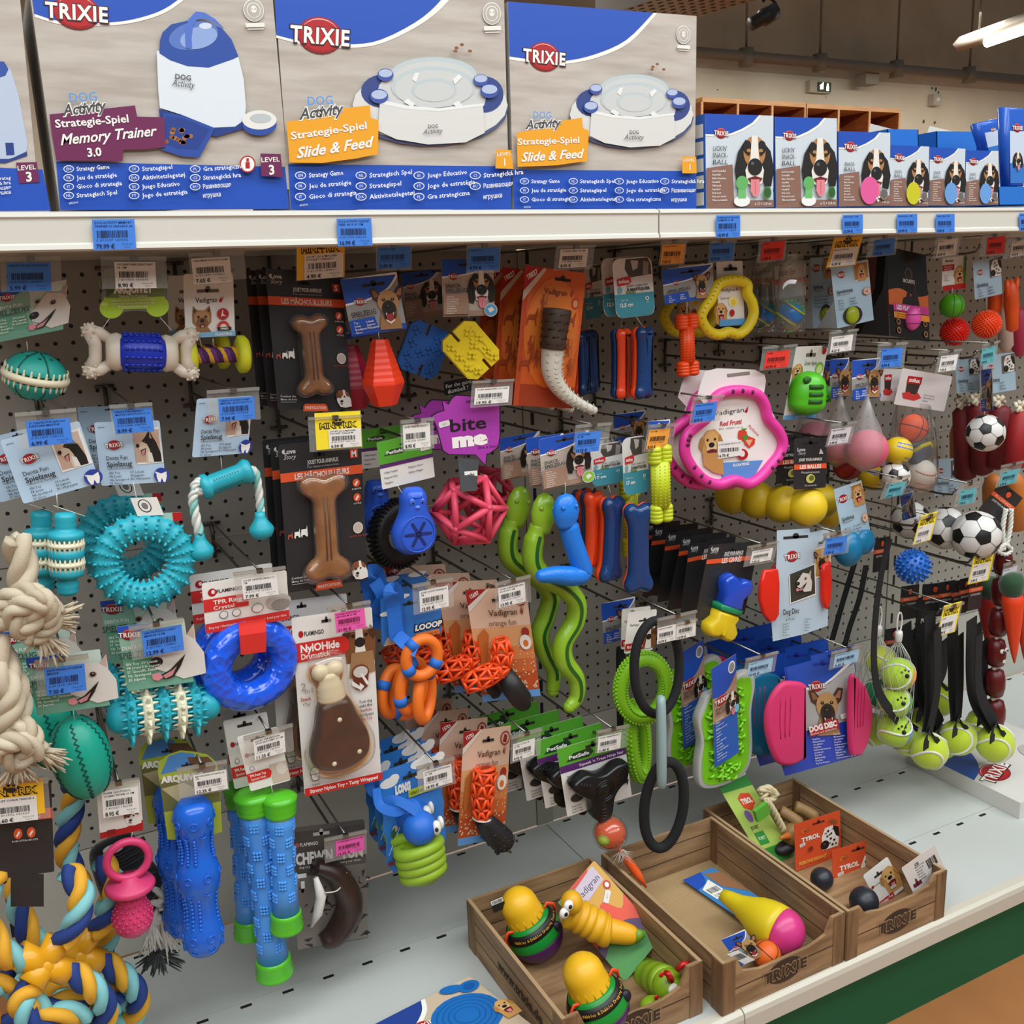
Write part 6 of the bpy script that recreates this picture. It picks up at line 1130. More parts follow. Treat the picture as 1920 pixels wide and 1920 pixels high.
t = T('bug_toy', 'blue-headed rubber bug with green ringed body on blue card', 'dog toy', 'bug toys'); card_part(t, a_bug, (708, 1450), (828, 1408), (722, 1655), -.3)
HB = m('1F66C8', .5); b = B(HB); hp = at(787, 1552, -.345); b.ball(tuple(hp), .027, None, None, 24, 16); b.build('bug_head', t)
b = B(m('E8E4D8', .4)); e = at(818, 1552, -.362); b.ball(tuple(e), (.008, .008, .012)); e2 = at(826, 1542, -.35); b.ball(tuple(e2), (.005, .008, .011)); b.ball(tuple(at(819, 1556, -.371)), (.0028, .003, .0035), INK); b.build('eyes', t, 'white bulging eyes')
b = B(m('8EB026', .5)); M = fr(790, 1614, -.335, 6)
for i in range(4): b.tube([((35-i*1)*cos(a), 26-i*16+10*sin(a)*.9, 28*sin(a)) for a in [2*pi*k/36 for k in range(36)]], 10.5, None, M, 12, True)
b.lathe([(26, 30), (30, 10), (30, -20), (22, -36), (4, -38)], None, M, 20); b.build('bug_body', t, 'green ringed body')
b = B(WEB); strap(b, [(712, 1512, 0), (740, 1500, -.01), (776, 1518, -.025), (788, 1532, -.03)], -.32, .0075); strap(b, [(706, 1478, 0), (712, 1510, -.01), (744, 1522, -.016), (772, 1506, -.02), (786, 1528, -.03)], -.318, .0075); b.build('webbing_loop', t)
dup(t, .004, .05, .0, 'second bug toy card in shade behind the front bug'); dup(t, .006, .1, .0, 'rearmost blue bug card below the drumstick')
tag((793, 1447), (846, 1432), (796, 1482), -.335, 'white', '18.95 €', ['JOUET ROBBY COTTON BASE', '16 CM'], 'reading 18.95 above the blue-headed bug', 'holding the bug toys', (-20, -34, 112, 112))
t = T('meat_chew_pack', 'dark brown curved chew on cracked grey card, bottom row', 'dog toy'); card_part(t, a_chew, (545, 1553), (683, 1536), (558, 1783), -.26, name='backing_card')
P = resample(pw([(590, 1622), (626, 1636), (652, 1676), (652, 1712), (628, 1752), (604, 1764)], -.275), 24); b = B(m('3A2620', .35, 'noise', s=30, c2='2A1A14', b=.15)); b.tube(P, [.014+.016*sin(pi*i/24)**.8 for i in range(25)], None, None, 18, fl=.7); b.build('chew', t); b = B(m('D9D4CC', .5)); b.tube(pw([(592, 1646, -.006), (602, 1680, -.008), (596, 1712, -.008), (584, 1738, -.004)], -.285), [.004, .0085, .008, .002], None, None, 10); b.build('white_edge', t, 'white fat edge')
B(m('D6CFC4', .5)).tube(resample(pw([(610, 1674, -.024), (632, 1670, -.026), (646, 1652, -.02), (650, 1636, -.012)], -.275), 12), .001, None, None, 6).build('tie', t, 'white cable tie')
tag((629, 1578), (683, 1566), (630, 1606), -.295, 'pink', '14.25 €', ['POWER REDUCTION 10M'], 'reading 14.25 above the dark curved chew', 'holding the dark curved chew', (-38, -34, 108, 130))
# orange lattice toys
OL = m('F0501A', .3, sss=.0); BT = m('1C1A1C', .5, 'bumpy', s=200, b=.3)
def lat_tube(b, P, r, M=None, seg=5, n=6, th=1.6, mat=None):
    P = resample(P, seg); fr_ = []
    for i in range(len(P)):
        d = (P[min(i+1, seg)]-P[max(i-1, 0)]).normalized(); a = V((0, -1, .01)); a = (a-d*a.dot(d)).normalized(); fr_.append((a, d.cross(a)))
    R_ = r if isinstance(r, list) else [r]*(seg+1); ring = lambda i, o: [P[i]+(fr_[i][0]*cos(2*pi*(k+o)/n)+fr_[i][1]*sin(2*pi*(k+o)/n))*R_[i] for k in range(n)]
    rs = [ring(i, .5*(i % 2)) for i in range(seg+1)]
    for i in range(seg+1):
        b.tube(rs[i], th, mat, M, 6, True)
        if i < seg:
            for k in range(n): b.tube([rs[i][k], rs[i+1][k]], th, mat, M, 6); b.tube([rs[i][k], rs[i+1][(k+(-1 if i % 2 == 0 else 1)) % n]], th, mat, M, 6)
t = T('lattice_boomerang_pack', 'orange lattice boomerang with black foot on orange card, front', 'dog toy', 'orange boomerang packs'); card_part(t, lambda C: a_vadi(C), (872, 1106), (985, 1100), (905, 1316), -.28, name='backing_card')
b = B(OL); lat_tube(b, pw([(872, 1286, -.005), (905, 1270, -.01), (930, 1258, -.01)], -.3), [.012, .018, .017, .016], None, 3, 6, .0026); lat_tube(b, pw([(930, 1262, -.01), (942, 1235, -.01), (938, 1200, -.01)], -.3), [.016, .017, .017, .012], None, 3, 6, .0026)
b.tube(pw([(900, 1276), (930, 1260)], -.302), .011, None, None, 10); b.ball(tuple(at(934, 1258, -.31)), .015); b.build('lattice_body', t); b = B(BT); b.tube(pw([(945, 1262, 0), (962, 1290, -.004), (978, 1312, -.004), (982, 1322, 0)], -.308), [.015, .0185, .018, .013], None, None, 14); b.build('black_foot', t, 'black textured foot')
dup(t, -.03, .045, .006, 'orange boomerang card, second behind the front one'); dup(t, -.06, .09, .012, 'orange boomerang card, third from the front'); dup(t, -.085, .135, .02, 'orange boomerang card, rearmost with red corner')
tag((934, 1103), (984, 1091), (936, 1140), -.33, 'white', '13.95 €', ['JOUET LUXOR AVES 2EN1', 'ROULON 19 CM'], 'reading 13.95 above the orange boomerang', 'holding the orange boomerang packs', (-12, -30, 122, 110))
t = T('lattice_drumstick_pack', 'orange lattice drumstick with black end on orange card, front', 'dog toy', 'orange drumstick packs'); card_part(t, lambda C: a_vadi(C, 'orange fun', '15701'), (869, 1372), (958, 1360), (858, 1586), -.28, name='backing_card')
b = B(OL); Q = pw([(910, 1446), (904, 1490), (904, 1532)], -.297); lat_tube(b, Q, [.0185, .019, .0175, .0155, .0135], None, 4, 6, .0028); b.tube(resample(Q, 6), [.015, .0155, .015, .0135, .012, .011, .0105], m('C83A10', .5), None, 12); b.tube([Q[0]+V((0, -.001, .002)), Q[0]+V((0, 0, .006))], [.018, .0165], None, None, 18); b.ball(tuple(Q[0]+V((0, -.004, .006))), (.011, .008, .003), m('8A2008'), None, 12, 6); b.build('lattice_body', t)
b = B(BT); P = resample(pw([(904, 1534), (922, 1556), (942, 1576), (950, 1588)], -.297), 10); b.tube(P, [.014, .0165, .0185, .02, .021, .0215, .0215, .021, .019, .015, .008], None, None, 16)
rn = random.Random(9)
for i in range(60): k = rn.randint(3, 9); a = rn.uniform(0, 6.28); d = (P[k+1 if k < 10 else k]-P[k-1]).normalized(); u = d.orthogonal().normalized(); v = d.cross(u); b.ball(tuple(P[k]+(u*cos(a)+v*sin(a))*.0205), .0022, None, None, 6, 4)
b.build('black_end', t, 'black bumpy end'); B(m('D9D4CC', .5)).tube([Q[2]+V((.0155*cos(a), .0155*sin(a), -.002*cos(a)-.001)) for a in [2*pi*i/20 for i in range(20)]], .0014, None, None, 6, True).build('tie', t, 'white cable tie')
dup(t, -.022, .045, .003, 'orange drumstick card, second behind the front one'); dup(t, -.038, .09, .006, 'orange drumstick card, third from the front'); dup(t, -.05, .13, .012, 'orange drumstick card, rearmost in shade')
tag((962, 1396), (1003, 1384), (961, 1428), -.325, 'white', '9.95 €', ['JOUET OS FUN OR', '15 CM'], 'reading 9.95 above the orange drumstick', 'holding the orange drumstick packs', (-10, -50, 130, 112))
# black three-armed star toy
def star_pack(label, tl, tr, bl, Y, c, full=True):
    t = T('star_toy_pack', label, 'dog toy', 'black star packs'); card_part(t, lambda C: a_petsafe(C, True), tl, tr, bl, Y, name='backing_card')
    M = fr(c[0], c[1], Y-.016, -4, yaw=0); b = B(m('121214', .3, 'bumpy', s=60, b=.05)); ol = []
    for k, (ang, ln) in enumerate(((38, 62), (160, 66), (274, 66))):
        a = radians(ang); e = V((cos(a), sin(a))); s_ = V((-sin(a), cos(a))); ol += [tuple(e*22-s_*24), tuple(e*ln*.72-s_*21), tuple(e*ln+s_*2), tuple(e*ln*.74+s_*17), tuple(e*22+s_*22)]
    b.puff(sm2(ol, 60), 15, 5, None, M, 4)
    for q in (19, 15): b.tube([(q*cos(a), q*sin(a), 15.2) for a in [2*pi*i/24 for i in range(24)]], 1.4, None, M, 6, True)
    b.ball((0, 0, 13), (13, 13, 5), None, M, 16, 8)
    for ang in (38, 160, 274):
        a = radians(ang)
        for r in (34, 40, 46, 52): e = V((cos(a), sin(a))); s_ = V((-sin(a), cos(a))); b.tube([(e*r-s_*12).to_3d()+V((0, 0, 13)), e.to_3d()*r+V((0, 0, 15.5)), (e*r+s_*10).to_3d()+V((0, 0, 13))], 1.2, None, M, 5)
    b.build('star_body', t); return t
t = star_pack('black three-armed rubber star on white and green card', (1044, 1405), (1168, 1368), (1064, 1532), -.31, (1126, 1476))
for i, (dx, dy, lb) in enumerate(((-.024, .035, 'white and green star card, second behind the front star'), (-.045, .065, 'white and green star card, third from the front'), (-.075, .1, 'green star card, fourth with two white boxes printed'), (-.095, .14, 'green star card, rearmost below the orange boomerang'))): dup(t, dx, dy, .006*i+.006, lb)
tag((1122, 1382), (1165, 1373), (1120, 1412), -.34, 'white', '11.80 €', ['JOUET NINJA BALLE S'], 'reading 11.80 above the black star', 'holding the black star packs', (-8, -40, 132, 104))
# ------------------------------------------------------------ right bay
def c7(L): return [(1240+x/4, 450+y/4) for x, y in L]
def lobe(t, pts, Y, r, mat, name='rubber_ring', holes=None):
    P = resample([at(x, y, Y) for x, y in pts], 72, True); b = B(mat); b.tube(P, r, None, None, 16, True)
    if holes:
        for i in holes: q = P[i % 72]; d = (P[(i+1) % 72]-P[i-1]).normalized(); n_ = V((0, -1, 0)); s_ = n_.cross(d); b.ball(tuple(q+n_*r*.93), (.0045, .0015, .0045), m('5A0E3C', .6), None, 6, 4)
    else:
        for i in range(0, 72, 2): q = P[i]; d = (P[(i+1) % 72]-P[i-1]).normalized(); s_ = V((0, -1, 0)).cross(d); b.tube([q+V((0, -r*.8, 0))+s_*r*.62, q+V((0, -r*.96, 0))+s_*r*.3], .0011, m('C2AE20', .5), None, 5)
    return b.build(name, t)
YV = m('E6CE1E', .45); YRG = c7([(480, 310), (560, 300), (640, 330), (645, 400), (680, 470), (690, 560), (650, 650), (580, 705), (500, 690), (430, 710), (350, 680), (300, 590), (320, 520), (370, 450), (400, 380), (430, 330)])
def a_van(C):
    C.base(CW, rnd=.003); C.t('Vadigran', 40, 44, 5, GT, fit=56); C.pl([(70, 44), (78, 39), (76, 46)], RED); C.t('Love vanilla', 34, 56, 5, m('8A7A4A'), fit=46); C.el(60, 62, 22, 9, m('EFE0A0')); C.el(58, 64, 9, 5, YV); dog(C, 8, 78, 30, 'golden'); C.r(0, 90, 100, 100, m('5AA0D8')); C.el(50, 80, 9, 5.5, RED); slot(C, 50, 12, 50, 5)
t = T('lobed_ring_toy', 'yellow three-lobed rubber ring on vanilla card, front', 'dog toy', 'yellow lobed rings'); card_part(t, a_van, (1343, 491), (1392, 489), (1348, 612), -.29); lobe(t, YRG, -.3, .0092, YV); dup(t, -.004, .1, .0, 'yellow lobed ring in shade behind the front yellow ring')
tag((1333, 455), (1377, 453), (1330, 490), -.33, 'blue', '8.99 €', ['ANNEAU'], 'above the yellow lobed ring', 'holding the yellow lobed rings', (-4, -10, 106, 112))
PKM = m('E23A9C', .42, 'bumpy', s=160, b=.1); PRG = c7([(480, 1140), (600, 1130), (720, 1160), (775, 1240), (800, 1340), (870, 1420), (910, 1510), (890, 1600), (820, 1690), (740, 1780), (650, 1830), (540, 1800), (430, 1835), (320, 1800), (225, 1700), (175, 1590), (190, 1470), (270, 1390), (345, 1330), (380, 1250), (410, 1180)])
def a_frutti(C):
    C.px = True; C.base(m('EDE6E2', .45), pts=c7([(330, 985), (420, 962), (700, 972), (775, 1010), (785, 1060), (770, 1150), (850, 1330), (930, 1490), (860, 1660), (740, 1790), (540, 1820), (330, 1810), (190, 1660), (160, 1520), (290, 1370), (330, 1240), (270, 1170), (300, 1060)]))
    C.pl(c7([(490, 1005), (660, 985), (665, 1010), (495, 1030)]), m('8A8078')); f = lambda x, y: (1240+x/4, 450+y/4)
    C.t('Vadigran', *f(505, 1285), 9, GT, fit=56, rot=5); C.pl(c7([(620, 1290), (650, 1245), (645, 1285), (665, 1250), (640, 1295)]), RED); C.t('Red Frutti', *f(520, 1368), 9, m('C4242A'), fit=41, bold=.02, shear=.2, rot=4); C.t('RING - ANNEAU - 21 cm', *f(520, 1408), 2.6, GT, fit=44, res=1, rot=3); C.t('Perfume', *f(690, 1425), 6, m('C4242A'), fit=24, shear=.3, rot=-38)
    C.pl(c7([(455, 1670), (760, 1650), (700, 1760), (620, 1800), (540, 1770), (450, 1790)]), m('5A8ED0')); C.t('FLOATING', *f(595, 1682), 5, WT, fit=30, bold=.03, rot=3)
    st_ = m('D8402C', .4); C.pl(c7([(575, 1430), (610, 1420), (640, 1440), (630, 1490), (600, 1510), (570, 1480)]), st_); C.pl(c7([(610, 1490), (650, 1470), (700, 1490), (695, 1530), (655, 1560), (620, 1530)]), st_); C.pl(c7([(625, 1500), (680, 1495), (655, 1545)]), m('E8A88A')); C.pl(c7([(600, 1470), (640, 1455), (650, 1480), (620, 1510)]), m('4E8A2A')); C.pl(c7([(590, 1412), (640, 1412), (620, 1430)]), m('4E8A2A'))
    dog(C, *f(370, 1540), 62, 'golden', 4, 1); C.pl(c7([(300, 1600), (450, 1590), (460, 1760), (380, 1740), (310, 1690)]), m('C08A4E')); C.el(*f(600, 1605), 10, 10, RED); C.el(*f(596, 1600), 5, 6, CW)
    C.pl(c7([(412, 1510), (590, 1498), (592, 1612), (412, 1640)]), m('E6E2DE')); barcode_px(C, f)
def barcode_px(C, f):
    z = C.z+C.L
    rn = random.Random(4); x = 428
    while x < 575: wd = rn.choice((3, 5, 8)); C.z = z; C.pl(c7([(x, 1562-(x-428)*.08), (x+wd, 1562-(x-428)*.08), (x+wd, 1590-(x-428)*.08), (x, 1592-(x-428)*.08)]), INK); x += wd+rn.choice((3, 6))
    C.t('16.75 €', *f(455, 1614), 5, INK, fit=20, bold=.02, rot=2); C.t('JOUET ANNEAU FRUIT 21 CM', *f(500, 1525), 2.6, INK, fit=40, res=1, rot=3)
t = T('lobed_ring_toy', 'large pink wavy rubber ring with golden dog and strawberry card, front', 'dog toy', 'large pink rings'); Y_ = -.32
C = Card((1300, 690), (1440, 690), (1300, 910), Y_, b=B()); a_frutti(C); C.b.build('backing_card', t); lobe(t, PRG, Y_-.006, .0098, PKM, 'rubber_ring', [3, 5, 24, 26, 28, 44, 46, 48, 53, 54, 55, 1])
dup(t, -.014, .035, -.004, 'second large pink ring behind the front pink ring')
tag((1303, 758), (1345, 753), (1298, 793), -.36, 'blue', '8.99 €', ['ANNEAU CAOUTCHOUC'], 'in front of the large pink ring', 'holding the large pink rings', (-12, -36, 126, 108))
# green apple
def a_apple(C):
    C.base(CW, rnd=.002); slot(C, 50, 12, 30, 5, '6A6258'); C.el(90, 7, 7, 5, RED); C.t('Green Apple', 54, 23, 6, m('4A5A2A'), fit=38, shear=.2); C.el(84, 31, 13, 9, m('7AB83A')); C.el(84, 32, 9, 6, m('C9DE8A')); dog(C, 16, 34, 22, 'golden'); C.pl([(4, 42), (26, 44), (22, 80), (10, 90), (4, 70)], m('C9A878')); C.r(0, 94, 100, 100, m('5AA0D8')); C.t('FLOATING', 50, 97, 3, WT, fit=30, bold=.02)
t = T('apple_ball_pack', 'bright green slotted apple ball on white card', 'dog toy'); card_part(t, a_apple, (1493, 650), (1553, 648), (1468, 787), -.3, name='backing_card')
M = fr(1514, 737, -.315, -3); b = B(m('4FB81C', .35)); b.lathe([(3, 41), (14, 38.5), (24, 33), (32, 23), (37, 9), (38.5, -6), (37, -18), (37.6, -20), (32, -31), (20, -38), (3, -41)], None, M, 32, 1, .9); dk = m('1E5A0C', .6)
for j, y in enumerate((14, 0, -13)):
    b.tube([(-22, y, 27), (-10, y, 32), (4, y, 33)], 4.4, dk, M, 8); b.tube([(-22, y, 28), (-10, y, 33), (4, y, 34)], 2, m('3E9A14', .4), M, 8)
b.tube([(24, 14, 26), (25, -14, 26)], 7, dk, M, 10); b.ball((-22, 26, 20), (10, 7, 5), dk, M, 12, 8)
for y in (9, 0, -9): b.ball((23, y, 29), (5, 3.4, 3), m('3E9A14', .4), M, 8, 5)
b.build('apple_ball', t)
tag((1437, 660), (1482, 656), (1432, 692), -.34, 'red', '10.90 €', ['POMME'], 'left of the green apple ball', 'holding the green apple ball', (-16, -32, 124, 108))
tag((1560, 632), (1600, 627), (1556, 662), -.35, 'white', '8.25 €', ['JOUET BALLE'], 'reading 8.25 right of the green apple ball', 'above the small boxed balls', (-12, -34, 118, 108))
# spiky net balls in clear bags
def spiky(b, c, r, n, h, mat, br=.11, tip=.25):
    for i in range(n): z = 1-2*(i+.5)/n; a = i*2.39996; q = sqrt(1-z*z); d = V((q*cos(a), q*sin(a), z)); b.cone(V(c)+d*r*.97, d, r*br, h, mat, None, 6, tip)
for i, (cx, cy, Y, lb) in enumerate(((1482, 588, -.3, 'blue and green studded ball in clear bag, front'), (1432, 588, -.2, 'blue and green studded ball in shade behind'))):
    t = T('bagged_ball', lb, 'dog toy', 'studded bagged balls'); c = at(cx, cy, Y); b = B(m('2A78C8', .35)); b.ball(tuple(c), .0225, None, None, 24, 14); b.build('ball', t); b = B(m('4CA82A', .35)); M = MX.Translation(c) @ MX.Rotation(.5, 4, 'Y') @ MX.Rotation(.4, 4, 'X')
    for s_ in (-1, 1):
        for k in range(30): z = .45+.53*(k+.5)/30; a = k*2.4; q = sqrt(1-z*z); d = M.to_3x3() @ V((q*cos(a), q*sin(a), s_*z)); b.cone(c+d*.0222, d, .0022, .0035, None, None, 6, .5)
    for z in (.012, -.012): b.tube([M @ V((.0198*cos(a), .0198*sin(a), z)) for a in [2*pi*q/28 for q in range(28)]], .0022, m('B5B83A', .4), None, 6, True)
    b.build('green_studs', t, 'green studs and yellow bands'); b = B(clear('F4F6F4', .05, .08, .06)); w0 = kk(cx, cy, Y); b.lathe([(36, -34), (38, 0), (32, 36), (26, 110)], None, fr(cx, cy, Y), 20, 1, .5); b.build('clear_bag', t)
    C = Card((cx-30, 500), (cx+28, 494), (cx-28, 560), Y+.018, b=B()); C.base(m('8A827C', .45)); C.r(0, 0, 100, 40, m('B5AEA6')); C.r(0, 44, 100, 56, m('B5402A')); C.t('super dog', 40, 20, 22, m('2A2422'), fit=56, bold=.03); C.b.build('header_card', t)
tag((1430, 455), (1472, 451), (1426, 490), -.33, 'red', '6.90 €', ['BALLE'], 'red-orange above the studded bagged balls', 'holding the studded bagged balls', (-16, -20, 110, 108))
# pale blue folded boxes with a ball
def palebox(label, tl, tr, bl, Y, ball, bc, r, rz=0):
    t = T('boxed_ball', label, 'dog toy', 'pale blue boxed balls'); C = Card(tl, tr, bl, Y, b=B()); a_pale(C); W_, H_ = C.W, C.H; C.b.add([(0, -H_*.55, -.001), (0, -H_, -.001), (0, -H_, -.05), (W_, -H_, -.001), (W_, -H_*.55, -.001), (W_, -H_, -.05)], [(0, 1, 2), (3, 4, 5), (1, 3, 5, 2)], m('C9D6DE', .45), False, C.M); C.b.build('folded_card', t)
    D = Card(tl, tr, bl, Y, b=B()); D.z = .0016; u, v = C.q(*ball); D.el(u, v, 26 if r < 20 else 30, 15 if r < 20 else 17, m('2A2A2A', .6)); D.b.build('window', t); b = B(m(bc, .3)); k = kk(*ball, Y)*r; b.ball(tuple(at(ball[0], ball[1], Y-.002)), (k, k*.55, k*1.05), None, None, 24, 14); b.build('ball', t); return t
palebox('pale blue folded box with lime ball, front of two', (1557, 500), (1627, 486), (1570, 616), -.31, (1598, 591), 'A8B81E', 16)
palebox('pale blue folded box in shade, left of the lime ball box', (1519, 482), (1560, 478), (1524, 616), -.22, (1548, 590), '9AAA1E', 13)
tag((1563, 466), (1610, 462), (1554, 500), -.34, 'mini', '4.30 €', ['BALLE TENNIS'], 'with black paw above the lime ball box', 'holding the pale blue boxed balls', (-10, -70, 108, 106), mini=(-8, -62, 106, 104))
t = palebox('pale blue folded box with teal-blue ball below the yellow balls', (1563, 918), (1615, 900), (1588, 1052), -.33, (1622, 1016), '1A7AA8', 22)
b = B(m('1A7AA8', .3)); k = kk(1585, 1030, -.33); b.ball(tuple(at(1590, 1028, -.322)), (k*26, k*26, k*34), None, None, 24, 14); b.build('ball_side', t)
tag((1549, 1010), (1589, 1004), (1545, 1041), -.37, 'blue', '7.99 €', ['BALLE'], 'beside the teal-blue boxed ball', 'holding the teal-blue boxed ball', (-14, -34, 116, 110))
# flashing ball bags
def a_led(C):
    C.base(m('1C1917', .25), rnd=.001); C.cv([(0, 48), (30, 44), (70, 50), (100, 46)], m('C4622A'), [(100, 64), (0, 64)]); C.pl([(30, 66), (36, 54), (44, 52), (50, 40), (56, 52), (66, 30), (74, 50), (80, 66)], m('1C1210')); C.el(52, 26, 10, 8, m('4A4440')); C.el(52, 27, 7, 5.6, m('1C1917')); C.t('SECURITE', 52, 34, 4, m('C9C2BA'), fit=30, bold=.02); C.pl([(10, 62), (100, 60), (100, 69), (10, 70)], m('C23A8A')); C.t('LED FLASH BALL', 48, 65.4, 5, WT, fit=60, bold=.03); C.pl([(10, 71), (100, 70), (100, 77), (10, 78)], m('E08A2A')); C.lines(['Clignote au contact', 'Flashes on impact'], 16, 73, 2.6, 1.5, INK)
    for u, v in ((20, 82), (88, 80), (20, 92), (88, 92)): C.el(u, v, 5, 3.4, m('C98A4A')); C.el(u, v, 4, 2.6, m('1C1917'))
t = T('flash_ball_bag', 'black bag with pink flashing ball showing', 'dog toy'); card_part(t, a_led, (1661, 462), (1736, 478), (1670, 630), -.3, (0, 0, -.012), 'printed_bag')
b = B(m('151312', .25)); p = [at(1661, 470, -.3), at(1656, 540, -.3), at(1612, 626, -.27), at(1668, 630, -.31)]; q = [x+V((0, .02, 0)) for x in p]; b.add([tuple(x) for x in p+q], [(0, 1, 2, 3), (4, 5, 6, 7), (0, 1, 5, 4), (1, 2, 6, 5), (2, 3, 7, 6), (3, 0, 4, 7)], smooth=False); b.build('bag_gusset', t)
M = fr(1711, 597, -.312); b = B(m('E055A8', .35)); b.ball((0, 0, 0), (17, 23, 14), None, M, 24, 14)
for y in (8, -8): b.tube([(16.4*cos(a), y, 13.8*sin(a)) for a in [pi*i/16 for i in range(17)]], 1, m('A83A7E', .5), M, 5)
b.build('ball', t, 'pink ball'); t = T('red_card', 'dark red pack hanging behind the black flashing ball bag', 'pack'); C = Card((1628, 482), (1664, 480), (1634, 590), -.2, b=B()); C.base(m('6A1A1C', .5)); C.r(0, 60, 100, 100, m('B0241E')); C.b.build('header_card', t)
tag((1641, 450), (1679, 446), (1636, 480), -.34, 'blue', '7.99 €', ['BALL'], 'above the black flashing ball bag', 'holding the flashing ball bag', (-30, -20, 116, 108))
# green rubber ball, orange hedgehog balls
def a_redw(C): C.base(CW, rnd=.002); C.t('Flamingo', 30, 10, 7, GT, fit=36, bold=.02); C.r(0, 22, 52, 40, RED); C.t('TPR Foam', 24, 28, 5, WT, fit=36); C.t('Ball Toy', 24, 35, 5, WT, fit=30); dog(C, 74, 56, 56, 'golden'); C.r(0, 84, 100, 100, RED); C.r(92, 0, 100, 84, m('3E8A2A')); C.lines(['Dog toy', 'Jouet', 'Spielzeug'], 6, 54, 7, 4, GT)
t = T('rubber_ball', 'bright green rubber ball above the orange spiky balls', 'dog toy'); card_part(t, a_redw, (1767, 484), (1810, 479), (1766, 546), -.29); c = at(1785, 573, -.3); b = B(m('4FA81E', .4)); b.ball(tuple(c), .0235, None, None, 28, 16)
for a in (-.7, 0, .7): b.tube([c+V((.0237*sin(a)*cos(q), -.0237*cos(a)*cos(q), .0237*sin(q))) for q in [-1.3+2.6*i/16 for i in range(17)]], .0007, m('3A8414', .5), None, 5)
b.build('ball', t); string(t, (1786, 540), (1786, 552), -.3)
def a_palecard(C): C.base(m('A8C2D2', .45), rnd=.003); logo(C, 24, 32, 26, 0, True); C.pl([(58, 6), (100, 2), (100, 50), (58, 52)], m('6A6058')); dog(C, 80, 28, 44, 'dal'); C.t('Spielzeug', 26, 64, 9, GT, fit=40, bold=.02); C.lines(['Toy', 'Jouet', 'Gioco'], 10, 76, 8, 5, GT); C.lines(['Leksak', 'Juguete', 'Zabawka'], 44, 74, 8, 5, GT)
for i, (cx, cy, Y, col, lb) in enumerate(((1850, 608, -.32, 'F0501C', 'orange spiky hedgehog ball under pale blue card'), (1790, 622, -.28, 'E8281A', 'red-orange spiky hedgehog ball left of the orange one'))):
    t = T('spiky_ball', lb, 'dog toy', 'spiky hedgehog balls'); b = B(m(col, .4)); c = at(cx, cy, Y); b.ball(tuple(c), .0235, None, None, 20, 12); spiky(b, c, .0235, 320, .006, None, .085); b.build('ball', t)
    if i == 0: card_part(t, a_palecard, (1824, 490), (1876, 480), (1828, 562), -.31); string(t, (1850, 556), (1850, 582), -.32)
tag((1760, 450), (1797, 446), (1755, 482), -.34, 'white', '8.95 €', ['BALLE'], 'above the green rubber ball', 'holding the green rubber ball', (-16, -14, 116, 108)); tag((1852, 445), (1886, 442), (1849, 478), -.34, 'red', '6.90 €', ['BALLE'], 'red above the pale card with grey photo', 'holding the spiky balls', (-36, -14, 108, 108)); tag((1898, 452), (1930, 448), (1894, 482), -.34, 'white', '7.50 €', ['JOUET'], 'cut by the right picture edge, top row', None, (-40, -14, 108, 108))
# long rubber toys at the far right
CAR = m('EE5A1C', .4)
def longtoy(label, top, bot, Y, mat, prof, extra=None, name='rubber_toy'):
    t = T(name, label, 'dog toy'); M, L = fr2(top, bot, Y, 'y'); h = L/2; b = B(mat); b.lathe([(r, y*h) for r, y in prof], None, M, 18)
    if extra: extra(b, M, h)
    b.build('body', t); return t
def arms(b, M, h): b.tube([(-8, h*.3, 0), (-13, h*.7, 2), (-15, h*1.02, 3)], [6, 5, 4], None, M, 10); b.tube([(8, h*.3, 0), (13, h*.7, 2), (15, h*1.02, 3)], [6, 5, 4], None, M, 10)
longtoy('orange rubber figure toy with raised arms near the right edge', (1895, 524), (1898, 622), -.3, CAR, [(4, -1), (11, -.9), (12, -.3), (14, 0), (13, .5), (8, .8), (3, 1)], arms); longtoy('orange rubber toy half hidden behind the pale card', (1868, 530), (1864, 590), -.27, CAR, [(4, -1), (12, -.8), (13, 0), (10, .8), (3, 1)])
for i, (a, b_) in enumerate(((1884, 640), (1910, 648))): longtoy(['pale pink rubber toy below the orange spiky ball', 'pink and red rubber toy at the right picture edge'][i], (a, 575), (a+2, b_+20), -.2, m(['D9BEB0', 'C23A5A'][i], .5), [(6, -1), (14, -.7), (13, .3), (10, .8), (4, 1)])
DR = m('6E1218', .6)
for i, (tp, bt, Y, lb) in enumerate((((1806, 762), (1810, 900), -.2, 'dark red dummy with rope tuft, leftmost'), ((1834, 755), (1842, 890), -.24, 'dark red dummy behind the hanging football'), ((1876, 760), (1868, 880), -.27, 'dark red dummy right of the hanging football'), ((1916, 770), (1898, 880), -.33, 'red dummy with white rope tuft at the right edge'))):
    t = longtoy(lb, tp, bt, Y, DR if i < 3 else m('A01C20', .6), [(8, -1), (19, -.9), (19, .85), (10, 1)], None, 'dummy_toy'); b = B(m('D2C6AE', .85)); M = fr(tp[0]-4, tp[1]-6, Y)
    for k in range(7): a = k*.9; b.tube([(0, 0, 0), (9*cos(a), 9*sin(a)+3, 6*sin(a*2)), (15*cos(a), 10*sin(a)-2, 4)], [5, 4.4, 3], None, M, 8)
    b.build('rope_tuft', t, 'cream rope tuft')
for i, (x, y, Y) in enumerate(((1862, 950, -.2), (1900, 945, -.26), (1800, 850, -.08))): longtoy(['orange rubber dummy behind the tilted black card', 'orange rubber dummy at the right edge under the red one', 'orange rubber dummy between the pegboard and dark red ones'][i], (x, y-60), (x+4, y+50), Y, m('C8742A', .5), [(8, -1), (20, -.9), (19, .6), (14, .85), (6, 1)], None, 'dummy_toy')
